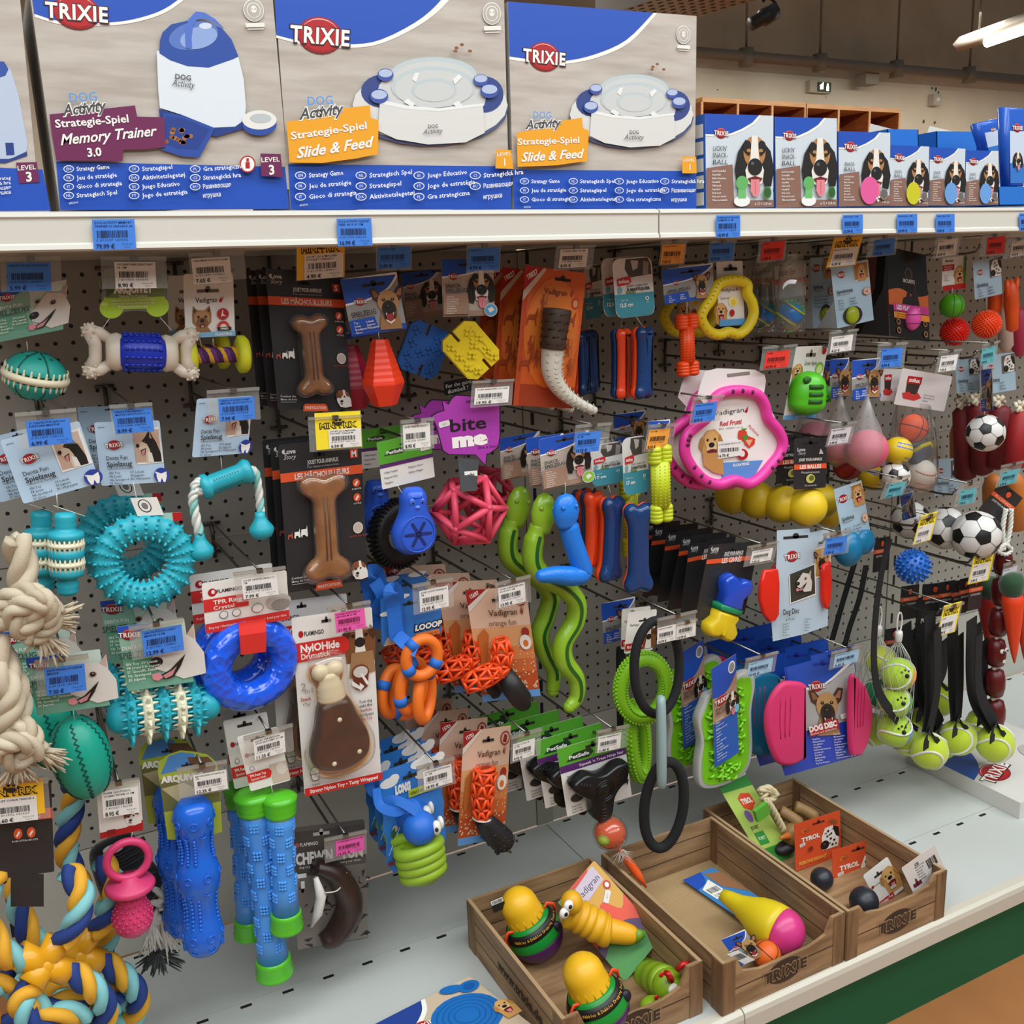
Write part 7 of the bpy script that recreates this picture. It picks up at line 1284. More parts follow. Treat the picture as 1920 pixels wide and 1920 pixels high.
for i, (tl, tr, bl, Y) in enumerate((((1790, 672), (1834, 668), (1794, 738), -.22), ((1842, 668), (1902, 660), (1846, 740), -.26), ((1750, 862), (1806, 858), (1752, 930), -.12))): t = T('pale_card', ['pale blue header card left of the narrow football card', 'pale blue header card with orange sound mark at right', 'pale blue header card behind the sports ball bag'][i], 'header card', 'pale blue header cards'); card_part(t, a_palecard, tl, tr, bl, Y)
# balls
def soccer(t, c, r, name='ball', rz=.3):
    ph = (1+sqrt(5))/2; R_ = MX.Rotation(rz, 3, 'X') @ MX.Rotation(rz*1.7, 3, 'Z'); ic = [(R_ @ V(v)).normalized() for v in [(-1, ph, 0), (1, ph, 0), (-1, -ph, 0), (1, -ph, 0), (0, -1, ph), (0, 1, ph), (0, -1, -ph), (0, 1, -ph), (ph, 0, -1), (ph, 0, 1), (-ph, 0, -1), (-ph, 0, 1)]]
    b = B(m('DAD7D2', .4)); b.ball(tuple(c), r, None, None, 28, 18); bk = m('171717', .4); sm = m('8E8B86', .5)
    for i in range(12):
        nb = [j for j in range(12) if j != i and (ic[i]-ic[j]).length < 1.1]; a0 = ic[i].orthogonal().normalized(); b0 = ic[i].cross(a0); nb.sort(key=lambda j: atan2(ic[j].dot(b0), ic[j].dot(a0))); P = [(ic[i]*2+ic[j]).normalized() for j in nb]
        E_ = [P[k]*(1-f)+P[(k+1) % 5]*f for k in range(5) for f in (0, .5)]; b.add([tuple(c+ic[i]*r*1.008)]+[tuple(c+(ic[i]*(1-g)+e*g).normalized()*r*1.008) for g in (.5, 1) for e in E_], [(0, 1+k, 1+(k+1) % 10) for k in range(10)]+[(1+k, 11+k, 11+(k+1) % 10, 1+(k+1) % 10) for k in range(10)], bk)
        for j in nb:
            if j > i: p, q = (ic[i]*2+ic[j]).normalized(), (ic[j]*2+ic[i]).normalized(); b.tube([c+(p*(1-f)+q*f).normalized()*r for f in (0, .5, 1)], r*.018, sm, None, 4)
    return b.build(name, t)
def tennis(t, c, r, col='B8CC2A', rz=0., seam='D9D8CE', name='ball'):
    b = B(m(col, .9, 'felt', s=900, b=.3)); b.ball(tuple(c), r, None, None, 24, 16); R_ = MX.Rotation(rz, 3, 'Y') @ MX.Rotation(.9, 3, 'X')
    P = []
    for i in range(48): q = 2*pi*i/48; P.append(c+(R_ @ V((.75*cos(q)+.25*cos(3*q), .75*sin(q)-.25*sin(3*q), .866*sin(2*q))).normalized())*r)
    b.tube(P, r*.07, m(seam, .8), None, 6, True); return b.build(name, t)
def basket(t, c, r, col='E0501E', rz=.4):
    b = B(m(col, .5, 'bumpy', s=500, b=.2)); b.ball(tuple(c), r, None, None, 24, 16); k = m('2A1410', .6); R_ = MX.Rotation(rz, 3, 'Y') @ MX.Rotation(.5, 3, 'Z')
    for f in (lambda q: (cos(q), sin(q), 0), lambda q: (0, cos(q), sin(q)), lambda q: (.55+.25*cos(2*q), cos(q)*.8, sin(q)*.8), lambda q: (-.55-.25*cos(2*q), cos(q)*.8, sin(q)*.8)): b.tube([c+(R_ @ V(f(2*pi*i/32)).normalized())*r for i in range(32)], r*.03, k, None, 5, True)
    return b.build('ball', t)
def volley(t, c, r):
    b = B(m('D8B81E', .4)); b.ball(tuple(c), r, None, None, 24, 16); R_ = MX.Rotation(.3, 3, 'Y')
    for z0, z1, a0, a1 in ((.2, .55, -2.6, -.5), (-.75, -.4, -1.8, -.9)):
        L_ = [c+(R_ @ V((sqrt(1-z*z)*cos(a), sqrt(1-z*z)*sin(a), z)))*r*1.01 for a in [a0+(a1-a0)*i/10 for i in range(11)] for z in (z0, z1)]; b.add([tuple(x) for x in L_], [(2*i, 2*i+1, 2*i+3, 2*i+2) for i in range(10)], m('2E6AC0', .4))
    return b.build('ball', t)
# pink balls in netting
PNB = m('D8607A', .5, 'corr', s=220, b=.3)
for i, (cx, cy, r, Y, cd_) in enumerate(((1627, 843, 37, -.34, ((1597, 676), (1651, 670), (1598, 752))), (1577, 838, 33, -.27, ((1556, 674), (1592, 670), (1556, 748))), (1528, 822, 32, -.2, ((1544, 676), (1562, 674), (1544, 740))))):
    t = T('netted_ball', ['pink ball in white net, frontmost and largest', 'pink ball in white net behind the front one', 'pink ball in white net, rearmost above the black cards'][i], 'dog toy', 'netted pink balls'); card_part(t, a_spiel, *cd_, Y+.003); c = at(cx, cy, Y); k = kk(cx, cy, Y); b = B(PNB); b.ball(tuple(c), k*r, None, None, 28, 18); b.build('ball', t)
    b = B(clear('F6F4F2', .14, .03, .4)); b.lathe([(3, -r-6)]+[((r+.8)*cos(q), (r+.8)*sin(q)) for q in (-1.2, -.8, -.4, 0, .3)]+[(r*.72, 40), (r*.4, 66), (3, 98)], None, fr(cx-6, cy, Y), 18); b.build('white_net', t, 'white net gathered to a point')
tag((1654, 654), (1693, 651), (1650, 690), -.36, 'blue', '8.99 €', ['BALL'], 'above the sports ball card', 'holding the netted pink balls', (-20, -28, 118, 110)); tag((1560, 805), (1597, 800), (1552, 835), -.38, 'grey', '2.99 €', ['BALLE PHOSPHO'], 'pale, in front of the netted pink balls', 'in front of the netted pink balls', (-10, -34, 118, 110)); tag((1765, 668), (1797, 664), (1759, 698), -.36, 'white', '7.95 €', ['BALLES'], 'right of the white sports ball card', 'holding the sports ball bag', (-16, -34, 112, 108))
# bag of sports balls
def a_zol2(C): C.base(m('D2CAC8', .45), rnd=.003); C.pl([(14, 22), (42, 22), (38, 66), (16, 66)], m('3A2A26')); C.pl([(14, 18), (42, 16), (42, 36), (14, 38)], RED); C.t('zolux', 28, 27, 11, WT, fit=22, bold=.03); C.pl([(10, 66), (22, 60), (30, 68), (40, 60), (48, 72), (36, 82), (14, 80)], m('C4302C')); C.lines(['Tissu et caoutchouc', 'Natural rubber toys', 'Spielzeug'], 52, 62, 8, 4, m('6A6462'))
t = T('ball_bag', 'clear crinkled bag with white card holding the sports balls', 'bag'); card_part(t, a_zol2, (1692, 690), (1786, 706), (1676, 758), -.32); card_part(t, a_zol2, (1652, 692), (1700, 692), (1650, 752), -.29, name='header_card')
b = B(clear('F6F6F4', .04, .09, .08)); vs = []
for j, (y, rx) in enumerate(((760, 30), (790, 44), (830, 52), (870, 56), (912, 50), (918, 20))):
    q = at(1712, y, -.33); k = kk(1712, y, -.33)
    for i in range(28): a = 2*pi*i/28; w_ = 1+.05*sin(a*7+j)+.03*sin(a*11); vs.append(tuple(q+V((k*rx*cos(a)*w_, k*30*sin(a)*w_, 0))))
b.add(vs, [(j*28+i, j*28+(i+1) % 28, j*28+28+(i+1) % 28, j*28+28+i) for j in range(5) for i in range(28)]); b.build('clear_bag', t)
def one(label, f, cx, cy, r, Y, grp=None, cat='ball', **k): t = T('toy_ball', label, cat, grp); f(t, at(cx, cy, Y), kk(cx, cy, Y)*r, **k); return t
GB = 'sports balls in the clear bag'
one('small orange basketball at the top of the clear bag', basket, 1712, 803, 27, -.33, GB); one('small yellow and blue volleyball in the clear bag', volley, 1684, 845, 26, -.335, GB); one('small football at the bottom left of the clear bag', soccer, 1678, 893, 27, -.335, GB)
def base_(t, c, r):
    b = B(m('DDD6CE', .5)); b.ball(tuple(c), r, None, None, 24, 16)
    for s_ in (.25, -.6):
        P = [c+V((sin(a)*.98, -cos(a)*.95, s_-.25*cos(a*1.6))).normalized()*r for a in [-1.2+2.4*i/16 for i in range(17)]]; b.tube(P, r*.02, m('A82A2A', .6), None, 5)
        for p in P[::1]: b.tube([p+V((-.05*r, 0, .08*r)), p, p+V((.05*r, -.0, .08*r))], r*.018, m('A82A2A', .6), None, 4)
    b.build('ball', t)
one('small white baseball with red stitching in the clear bag', base_, 1727, 888, 27, -.325, GB)
t = T('grey_ball', 'grey toy ball with yellow rim in the clear bag', 'ball', GB); M = fr(1724, 850, -.32, 18); b = B(m('4A4E5E', .6)); b.puff(sm2([(-22, -12), (18, -14), (22, 10), (-18, 14)], 30), 12, 6, None, M); b.tube([(-20, 14, 6), (0, 16, 9), (20, 12, 8), (26, 4, 4), (24, -12, 2)], 4, m('D8C81E', .5), M, 8); b.build('ball', t)
one('dark red basketball behind the netted pink balls', basket, 1590, 872, 27, -.27, 'balls in the rear bag', col='9A1A1C'); one('yellow and blue volleyball in shade below the pink ball', volley, 1634, 895, 24, -.26, 'balls in the rear bag')
t = one('football hanging under narrow card before dark red dummies', soccer, 1848, 812, 34, -.36, 'footballs'); card_part(t, a_spiel, (1840, 694), (1860, 688), (1842, 772), -.355, (0, -.06, 0)); string(t, (1846, 768), (1846, 782), -.36)
t = one('large football at right, front of its row', soccer, 1830, 1003, 43, -.37, 'footballs', rz=.5); t = one('football second in its row behind the large front football', soccer, 1772, 990, 38, -.3, 'footballs', rz=.9); t = one('grey shaded football, rearmost of its row', soccer, 1706, 975, 34, -.2, 'footballs', rz=1.4); card_part(t, a_spiel, (1688, 930), (1712, 920), (1694, 976), -.36, (0, -.08, 0))
def a_blk(C, ttl='TERRAPIN'): C.base(LOVE, rnd=.002); C.r(0, 34, 100, 46, ORG); C.t(ttl, 50, 40, 7, m('E8C8B0'), fit=70); C.t('JOUET POUR ANIMAUX', 50, 54, 6, m('C9C7C4'), fit=72, bold=.02); C.el(50, 18, 9, 9, ORG); slot(C, 50, 8, 30, 3, '0C0C0D')
t = T('black_card', 'black card hanging tilted as a diamond above the white rope', 'header card'); card_part(t, lambda C: a_blk(C, 'ROND'), (1878, 902), (1918, 934), (1834, 956), -.36)
t = T('rope_loop', 'white rope loop with knot at the right below the diamond card', 'rope'); b = B(); b.rope(pw([(1886, 955), (1880, 990), (1882, 1026)], -.37), .005, [RW]); b.rope(pw([(1896, 955), (1894, 990), (1886, 1026)], -.37), .005, [RW]); b.rope(pw([(1874, 1030), (1884, 1022), (1896, 1030), (1886, 1040), (1872, 1034), (1884, 1028)], -.375), .0045, [RW]); b.build('rope', t)
for i in range(7):
    y = 1052+i*57; c = (1880-[0, 4, 8, 12, 14, 14, 18][i], y); t = T('sausage_toy', 'dark red rubber sausage, '+['top', 'second from top', 'third from top', 'fourth from top, with a face', 'fifth from top', 'sixth from top', 'lowest'][i]+' of the hanging string', 'dog toy', 'string of dark red sausages'); M = fr(c[0], c[1], -.36-.0*i, 4); b = B(m('5E1416', .35)); b.lathe([(4, 26), (13, 22), (16, 8), (16, -8), (13, -22), (4, -26)], None, M, 18)
    if i == 3: b.ball((-5, 8, 15), (5, 4, 3), WT, M, 10, 6); b.ball((5, 8, 15), (5, 4, 3), WT, M, 10, 6); b.ball((-5, 8, 18), 1.8, INK, M, 6, 4); b.ball((5, 8, 18), 1.8, INK, M, 6, 4); b.box((-3, -14, 14), (3, -9, 16.4), WT, M)
    b.build('sausage', t); b = B(RW); b.tube([(-8, -28, 0), (8, -27, 2)], 4, None, M, 8); b.build('rope_knot', t)
for i, (x, y0, y1, Y) in enumerate(((1852, 1105, 1230, -.28), (1898, 1100, 1243, -.4), (1920, 1110, 1246, -.38))):
    t = T('carrot_toy', ['red carrot toy left of the sausage string', 'orange carrot toy with dark green top right of the sausages', 'orange carrot toy cut by the right picture edge'][i], 'dog toy', 'carrot toys'); M, L = fr2((x, y0), (x+4, y1), Y, 'y'); h = L/2; B(m('E8441C' if i else 'B0201A', .4)).lathe([(1.5, -h), (6, -h*.7), (13, 0), (18, h*.6), (17, h*.8), (8, h*.88)], None, M, 18).build('root', t); b = B(m('14401E', .8, 'felt', s=500, b=.6)); b.lathe([(14, h*.78), (20, h*.9), (22, h*1.12), (16, h*1.3), (3, h*1.34)], None, M, 14); b.build('leaf_top', t, 'dark green plush top')
# black cards with phosphorescent balls; yellow balls
def a_bal(C): a_love(C, 'LES BALLES', None, 1, 2.4); C.pl([(0, 0), (0, .1), (.1, .1)], LOVE); C.el(50, 78, 14, 9, m('C9C46A')); C.el(52, 77, 9, 6, m('8A8A3A')); C.t('Phosphorescent', 50, 63, 4, m('C9C7C4'), fit=58); C.t('30 mm/unité', 50, 91, 3.6, m('C9C7C4'), fit=40)
def a_bal2(C): C.base(LOVE, rnd=.003); slot(C, 50, 10, 46, 5, '0C0C0D'); C.t('Love', 22, 22, 7, m('C9C7C4'), fit=24, bold=.03); C.t('Story', 24, 29, 6, m('C9C7C4'), shear=.3, fit=24); C.pl([(76, 32), (80, 22), (84, 24), (90, 32)], m('C9C7C4')); C.t('JOUET POUR ANIMAUX', 50, 42, 5.4, m('D8D6D2'), fit=72, bold=.04); C.r(0, 51, 100, 61, ORG); C.t('LES BALLES', 50, 56, 7, WT, fit=66, bold=.03); C.t('Phosphorescent', 50, 67, 4.6, m('C9C7C4'), fit=56); C.el(50, 80, 14, 9, m('C9C46A')); C.el(53, 79, 8, 5.4, m('6A6A2A')); C.t('30 mm/unité', 50, 93, 3.6, m('C9C7C4'), fit=36)
for i, q in enumerate((((1489, 822), (1550, 820), (1488, 918), -.33), ((1462, 816), (1520, 812), (1454, 908), -.28))): t = T('black_card', ['black glow ball card with orange band, front of two', 'black glow ball card half hidden behind the front one'][i], 'header card', 'black glow ball cards'); card_part(t, a_bal2, *q)
YBM = m('E2C01E', .42)
for i, (x, y, r, Y) in enumerate(((1513, 950, 36, -.31), (1467, 945, 35, -.27), (1421, 938, 34, -.23), (1374, 930, 33, -.19), (1540, 940, 32, -.25), (1556, 960, 28, -.16))):
    t = T('yellow_ball', ['smooth yellow ball, frontmost of the row under the pink ring', 'smooth yellow ball, second in the row under the pink ring', 'smooth yellow ball, third in the row under the pink ring', 'smooth yellow ball, rearmost in the row under the pink ring', 'smooth yellow ball behind right of the frontmost one', 'yellow ball in shade behind the teal box'][i], 'ball', 'smooth yellow balls'); B(YBM).ball(tuple(at(x, y, Y)), kk(x, y, Y)*r, None, None, 28, 18).build('ball', t)
# frosted bones on black cards
t = T('cooling_bone_pack', 'blue and yellow cooling bone on black card, front', 'dog toy', 'cooling bone cards'); card_part(t, lambda C: a_love(C, 'LES GIVRÉS', None, 1, 1.8), (1330, 1022), (1424, 1014), (1302, 1164), -.3, name='backing_card')
M, L = fr2((1385, 1078), (1342, 1196), -.312, 'y'); hb = m('1A4AC0', .15, 'scales', s=90, b=.3, coat=.5); ol = bone_outline(42, L, 62); tp = [p for p in ol if p[1] > 0]; b = B(hb)
up_ = [(24, -2), (24, 20), (34, 34), (34, 48), (24, 58), (8, 56), (0, 48), (-8, 56), (-24, 58), (-34, 48), (-34, 34), (-24, 20), (-24, -2)]; b.puff(up_, 15, 8, None, M); b.build('gel_half', t, 'translucent blue half'); b = B(m('1E8A5A', .3)); b.puff([(25, -10), (25, 3), (-25, 3), (-25, -10)], 15.5, 3, None, M); b.build('green_band', t, 'green band'); b = B(m('E2C21E', .4)); b.puff([(24, -9), (-24, -9), (-24, -24), (-36, -38), (-34, -52), (-24, -60), (-6, -58), (0, -50), (6, -58), (24, -60), (34, -52), (36, -38), (24, -24)], 16, 8, None, M); b.box((-2.4, -50, 13), (2.4, -14, 17), None, M); b.build('rubber_half', t, 'yellow half')
for i, (tl, tr, bl, Y) in enumerate((((1292, 1022), (1380, 1004), (1276, 1150), -.24), ((1278, 1008), (1364, 996), (1250, 1145), -.2), ((1250, 1000), (1338, 988), (1232, 1130), -.16), ((1226, 990), (1310, 980), (1204, 1120), -.11), ((1212, 982), (1276, 976), (1196, 1100), -.06))): t = T('cooling_bone_card', 'black card with orange band, '+['second', 'third', 'fourth', 'fifth', 'rearmost'][i]+' in the row behind the cooling bone', 'header card', 'black cooling bone cards'); card_part(t, lambda C: a_love(C, 'LES GIVRÉS', None, 1, 1.8), tl, tr, bl, Y)
tag((1411, 1034), (1450, 1027), (1406, 1057), -.33, 'white', '3.95 €', ['JOUET GIVRE FRAIS'], 'reading 3.95 above the cooling bone', 'holding the cooling bone cards', (-28, -50, 118, 120))
# flying discs
def a_disc1(C):
    P = [(14, 0), (66, 0), (68, 4), (90, 2), (100, 4), (100, 22), (99, 92), (60, 97), (8, 100), (4, 70), (0, 68), (10, 60), (14, 20)]; C.base(m('B9CCDA', .45), pts=P); slot(C, 44, 7, 40, 2.4); logo(C, 38, 24, 18, 3, True)
    for a, k in ((((74, 20), (100, 17), (100, 42), (74, 45)), 'C9A060'), (((34, 40), (74, 33), (76, 60), (36, 66)), '3A3A30')): C.pl([(u+(-1 if u < 60 else 1)*1.4, v+(-1.2 if v < 40 else 1.2)) for u, v in a], WT); C.pl(a, m(k))
    dog(C, 86, 31, 20, 'mali'); dog(C, 54, 47, 16, 'white'); C.t('Dog Disc', 34, 73, 5, GT, fit=26, bold=.02); C.t('ø 19 cm', 32, 80, 2.8, GT, fit=14); C.lines(['Dog Disc', 'Dog Disc', 'Dog Disc', 'Disco', 'Dog Disc'], 20, 84, 2.6, 1.5, GT); C.lines(['Dog Disc', 'Dysk', 'Disque', 'Frisbee', 'Disco'], 56, 82, 2.6, 1.5, GT)
t = T('disc_pack', 'red flying disc in pale blue sleeve', 'dog toy'); card_part(t, a_disc1, (1440, 996), (1556, 988), (1440, 1204), -.325, name='card_sleeve'); RD = m('E0281A', .25)
M = fr(1488, 1100, -.305, -4); b = B(RD); b.lathe([(62, -7), (64, -3), (60, 0), (2, 1)], None, M @ MX.Rotation(pi/2, 4, 'X'), 40); b.build('disc', t)
for i, (x0, x1) in enumerate(((1421, 1458), (1538, 1557))):
    L_ = [(x1-2, 1066), (x0+9, 1068), (x0+1, 1098), (x0, 1122), (x0+7, 1150), (x0+18, 1165), (x1-8, 1164), (x1, 1150), (x1+1, 1092)] if i == 0 else [(x0+2, 1058), (x1-3, 1052), (x1, 1090), (x1-2, 1120), (x1-8, 1142), (x0+4, 1138), (x0, 1120), (x0, 1080)]; M2 = fr(x0, 1110, -.33); b = B(RD); b.puff(PX(L_, M2, -.33), 7, 4, None, M2, back=.2); b.build('disc_edge', t, 'red disc edge showing')
def a_disc2(C):
    P = [(20, 8), (50, 4), (50, 0), (100, -6), (99, 18), (86, 28), (84, 60), (86, 80), (96, 96), (4, 104), (0, 84), (30, 80), (34, 50), (30, 24), (20, 22)]; C.base(m('2440B4', .42), pts=P); C.pl([(24, 24), (48, 30), (66, 26), (88, 14), (98, 10), (98, 18), (86, 28), (84, 62), (34, 66), (33, 46), (30, 26)], m('B0AEAC')); C.cv([(22, 24), (46, 30), (64, 26), (84, 16), (98, 8)], WT, [(98, 6), (22, 22)], 12); C.cv([(22, 22), (46, 28), (64, 24), (84, 13), (98, 5)], BLUE, [(98, -4), (50, 0), (50, 4), (22, 8)], 12)
    slot(C, 62, 8, 22, 2.4, '16309A'); logo(C, 52, 27, 18, -1); dog(C, 60, 49, 38, 'mali', -4, 1.0); C.pl([(36, 62), (70, 58), (70, 67), (36, 71)], RED); C.t('DOG DISC', 52, 63, 5, WT, fit=32, bold=.06, rot=5); C.t('Bissfest und splitterfest', 52, 67.6, 2, WT, fit=30, res=1, rot=5); sticker(C, 78, 56, 6, 10)
    for u in (38, 62): C.lines(['Dog Disc', 'Bite-proof and', 'non-splinter', 'Dog Disc', 'Résiste aux morsures', 'ne brise pas', 'Dog Disc', 'Bijtbestendig', 'Dog Disc', 'A prova di morso'], u, 73.5-(u > 50)*2, 2.5, 1.5, WT)
    C.t('ø 24 cm', 86, 93, 3, WT, fit=14, bold=.03, rot=5)
PD = m('D8326C', .55)
t = T('disc_pack', 'pink fabric flying disc in blue dog disc card, front', 'dog toy', 'large flying disc packs'); card_part(t, a_disc2, (1432, 1238), (1602, 1222), (1464, 1448), -.32, name='card_sleeve')
for i, L_ in enumerate(([(1506, 1281), (1480, 1276), (1462, 1280), (1444, 1302), (1433, 1334), (1433, 1370), (1442, 1405), (1456, 1430), (1478, 1434), (1500, 1424), (1508, 1410), (1509, 1300)], [(1594, 1264), (1608, 1272), (1622, 1290), (1631, 1318), (1633, 1345), (1626, 1385), (1613, 1412), (1602, 1415), (1590, 1404), (1588, 1300)])):
    M2 = fr(1470+i*130, 1350, -.333); b = B(PD); P = sm2(PX(L_, M2, -.333), 50); b.puff(P, 8, 8, None, M2, back=.3); xs = [p[0] for p in P]; ys = [p[1] for p in P]; mx = (min(xs)+max(xs))/2; my = (min(ys)+max(ys))/2; w_ = (max(xs)-min(xs))/2; h_ = (max(ys)-min(ys))/2
    for k in range(3): b.tube([(mx+w_*(.1+.25*k-.5)*(1-(q/8-.3)**2), my+h_*(.7-.16*q), 8.2) for q in range(7)], .8, m('B0224E', .6), M2, 5)
    b.build('disc_edge', t, 'pink disc side showing')
for i, (dx, dy, c) in enumerate(((-.02, .05, '1A6A8E'), (-.045, .1, '16587A'), (-.06, .16, None))):
    t2 = dup(t, dx, dy, .004+.004*i, ['teal flying disc pack, second behind the pink disc', 'dark teal flying disc pack, third behind the pink disc', 'blue flying disc card, rearmost above the pink disc pack'][i])
    if c:
        for ch in t2.children:
            if ch.name.startswith('disc_edge'): ch.data = ch.data.copy(); ch.data.materials[0] = m(c, .2); ch['label'] = 'teal disc edge showing'
tag((1566, 1228), (1612, 1216), (1562, 1252), -.37, 'pale blue', '9.49 €', ['DOG DISC'], 'above the pink flying disc', 'holding the large disc packs', (-16, -30, 118, 112)); tag((1404, 1244), (1450, 1233), (1400, 1270), -.37, 'pale blue', '10.49 €', ['PLAQUE'], 'above the green lick plate', 'holding the lick plates', (-14, -40, 116, 108))
# lick plates
def a_lick(C): C.base(m('B08C74', .45)); C.r(0, 56, 100, 100, m('2A5CB4')); C.cv([(100, 16), (70, 28), (40, 32), (0, 30)], BLUE, [(0, 0), (100, 0)], 10); C.el(80, 10, 14, 6, WT); C.el(80, 10, 11, 4.6, GREY); logo(C, 36, 36, 18, 0); C.t('SNACK', 34, 43, 3.4, GT, fit=50); C.t('SPIELZEUG', 34, 47, 3.4, GT, fit=50); dog(C, 78, 44, 22, 'basset', 0, .8); C.lines(['Snack plate', 'Plaque', 'Snack bord', 'Piatto'], 6, 52, 3, 1.4, WT); C.el(92, 52, 10, 4, m('7AB8D8')); C.lines(['For moist food', 'freeze', 'yoghurt', 'pâté', 'Pour aliments', 'humides', 'à congeler', 'Für Feuchtfutter', 'Joghurt', 'zum Einfrieren', 'Voor natvoer'], 6, 62, 3.1, 1.5, WT)
LG2 = m('7AC81E', .4); GRM = m('B8BAB6', .4)
t = T('lick_plate', 'green textured lick plate with grey rim in blue sleeve, front', 'dog toy', 'lick plates'); ol = [(1312, 1320), (1322, 1300), (1344, 1290), (1380, 1262), (1404, 1256), (1411, 1280), (1404, 1330), (1406, 1400), (1396, 1440), (1370, 1462), (1330, 1476), (1306, 1470), (1303, 1430), (1308, 1390), (1302, 1350)]; M2 = fr(1356, 1370, -.3); P = sm2(PX(ol, M2, -.3), 60); b = B(GRM); b.puff(P, 9, 3, None, M2); b.build('rim', t, 'pale grey rim')
b = B(LG2); cx = sum(p[0] for p in P)/60; cy = sum(p[1] for p in P)/60; b.ext([(cx+(x-cx)*.86, cy+(y-cy)*.92) for x, y in P], 0, 9.6, None, M2); rn = random.Random(6)
for i in range(150):
    x, y = rn.uniform(-44, 44), rn.uniform(-90, 80)
    if abs(x-cx) < 40 and -88 < y < 78 and abs(x-cx)+abs(y-cy)*.16 < 44: a = rn.uniform(-.6, .9); b.tube([(x-7*cos(a), y-7*sin(a), 10), (x, y, 14), (x+7*cos(a), y+7*sin(a), 10)], [1.5, 3, 1.5], None, M2, 5)
b.build('green_insert', t, 'green ridged insert'); card_part(t, a_lick, (1334, 1254), (1380, 1226), (1340, 1440), -.32, (0, -.0, 0), 'card_sleeve'); dup(t, -.012, .08, .006, 'green lick plate with blue sleeve, behind the front plate')
# tread rings and hoops
TG = m('84C21E', .45)
def hoop(label, c, rx, ry, Y, r, mat, yaw, roll=0, tread=False, name='hoop_toy'):
    t = T(name, label, 'dog toy', 'hanging hoops'); M = fr(c[0], c[1], Y, roll, yaw); b = B(mat); b.tube([(rx*cos(a), ry*sin(a), 0) for a in [2*pi*i/56 for i in range(56)]], r, None, M, 14, True)
    if tread:
        for i in range(56):
            a = 2*pi*i/56
            for z, f in ((-.5, .9), (.5, .9), (0, 1.02)): b.ball(((rx+r*f)*cos(a+z*.06), (ry+r*f)*sin(a+z*.06), r*z), (r*.22,)*3, None, M, 6, 4); b.ball(((rx-r*f*.5)*cos(a), (ry-r*f*.5)*sin(a), r*.85), (r*.2,)*3, None, M, 6, 4)
    b.build('hoop', t); return t
BKF = m('17171A', .85, 'fibre', s=600, b=.3)
hoop('large black fabric hoop hanging before the green rings', (1232, 1252), 48, 88, -.35, 8.5, BKF, 0, 4); hoop('narrow black fabric hoop hanging over the crates', (1245, 1510), 34, 80, -.36, 9, BKF, -20, -6); hoop('black hoop seen edge-on left of the green rings', (1165, 1300), 16, 80, -.2, 8, BKF, 60)
t = hoop('green treaded rubber ring, upper one', (1206, 1290), 40, 54, -.31, 13, TG, -16, 0, True); hoop('green treaded rubber ring, hanging lower and thinner', (1196, 1390), 26, 70, -.27, 12, TG, 30, 10, True); hoop('pale grey hoop seen edge-on between the black hoops', (1240, 1392), 12, 78, -.38, 8, m('8FA6A6', .3), 60, -4); hoop('green treaded rubber ring, rearmost beside the lick plate', (1268, 1330), 16, 62, -.2, 11, TG, 40, 0, True)
def a_dent(C): C.base(CW, rnd=.004); slot(C, 60, 24, 40, 4); C.t('Flamingo', 26, 32, 6, GT, fit=30); dog(C, 80, 66, 50, 'brown'); C.r(0, 76, 66, 92, RED); C.t('Rubber Toy', 34, 84, 7, WT, fit=54, bold=.02)
t = T('hoop_card', 'blue dog card left of the large black hoop', 'header card'); card_part(t, a_spiel, (1127, 1132), (1190, 1118), (1132, 1208), -.2)
for i in range(2): t = T('hoop_card', ['white card with brown dog behind the large black hoop', 'white card second behind the large black hoop'][i], 'header card', 'white hoop cards'); card_part(t, a_dent, (1178-12*i, 1148-6*i), (1232-12*i, 1142-6*i), (1170-6*i, 1226-8*i), -.3+.06*i)
tag((1233, 1178), (1268, 1170), (1232, 1208), -.375, 'white', '10.99 €', ['DENTA FUN ANNEAU'], 'left of two under a shared sleeve by the black hoop', 'holding the hoops', (-2, -60, 208, 20)); tag((1269, 1170), (1305, 1162), (1268, 1200), -.3752, 'white', '13.99 €', ['LOOP CORDE 28 CM'], 'right of two under a shared sleeve by the black hoop', None, (-2, -8, 104, 104))
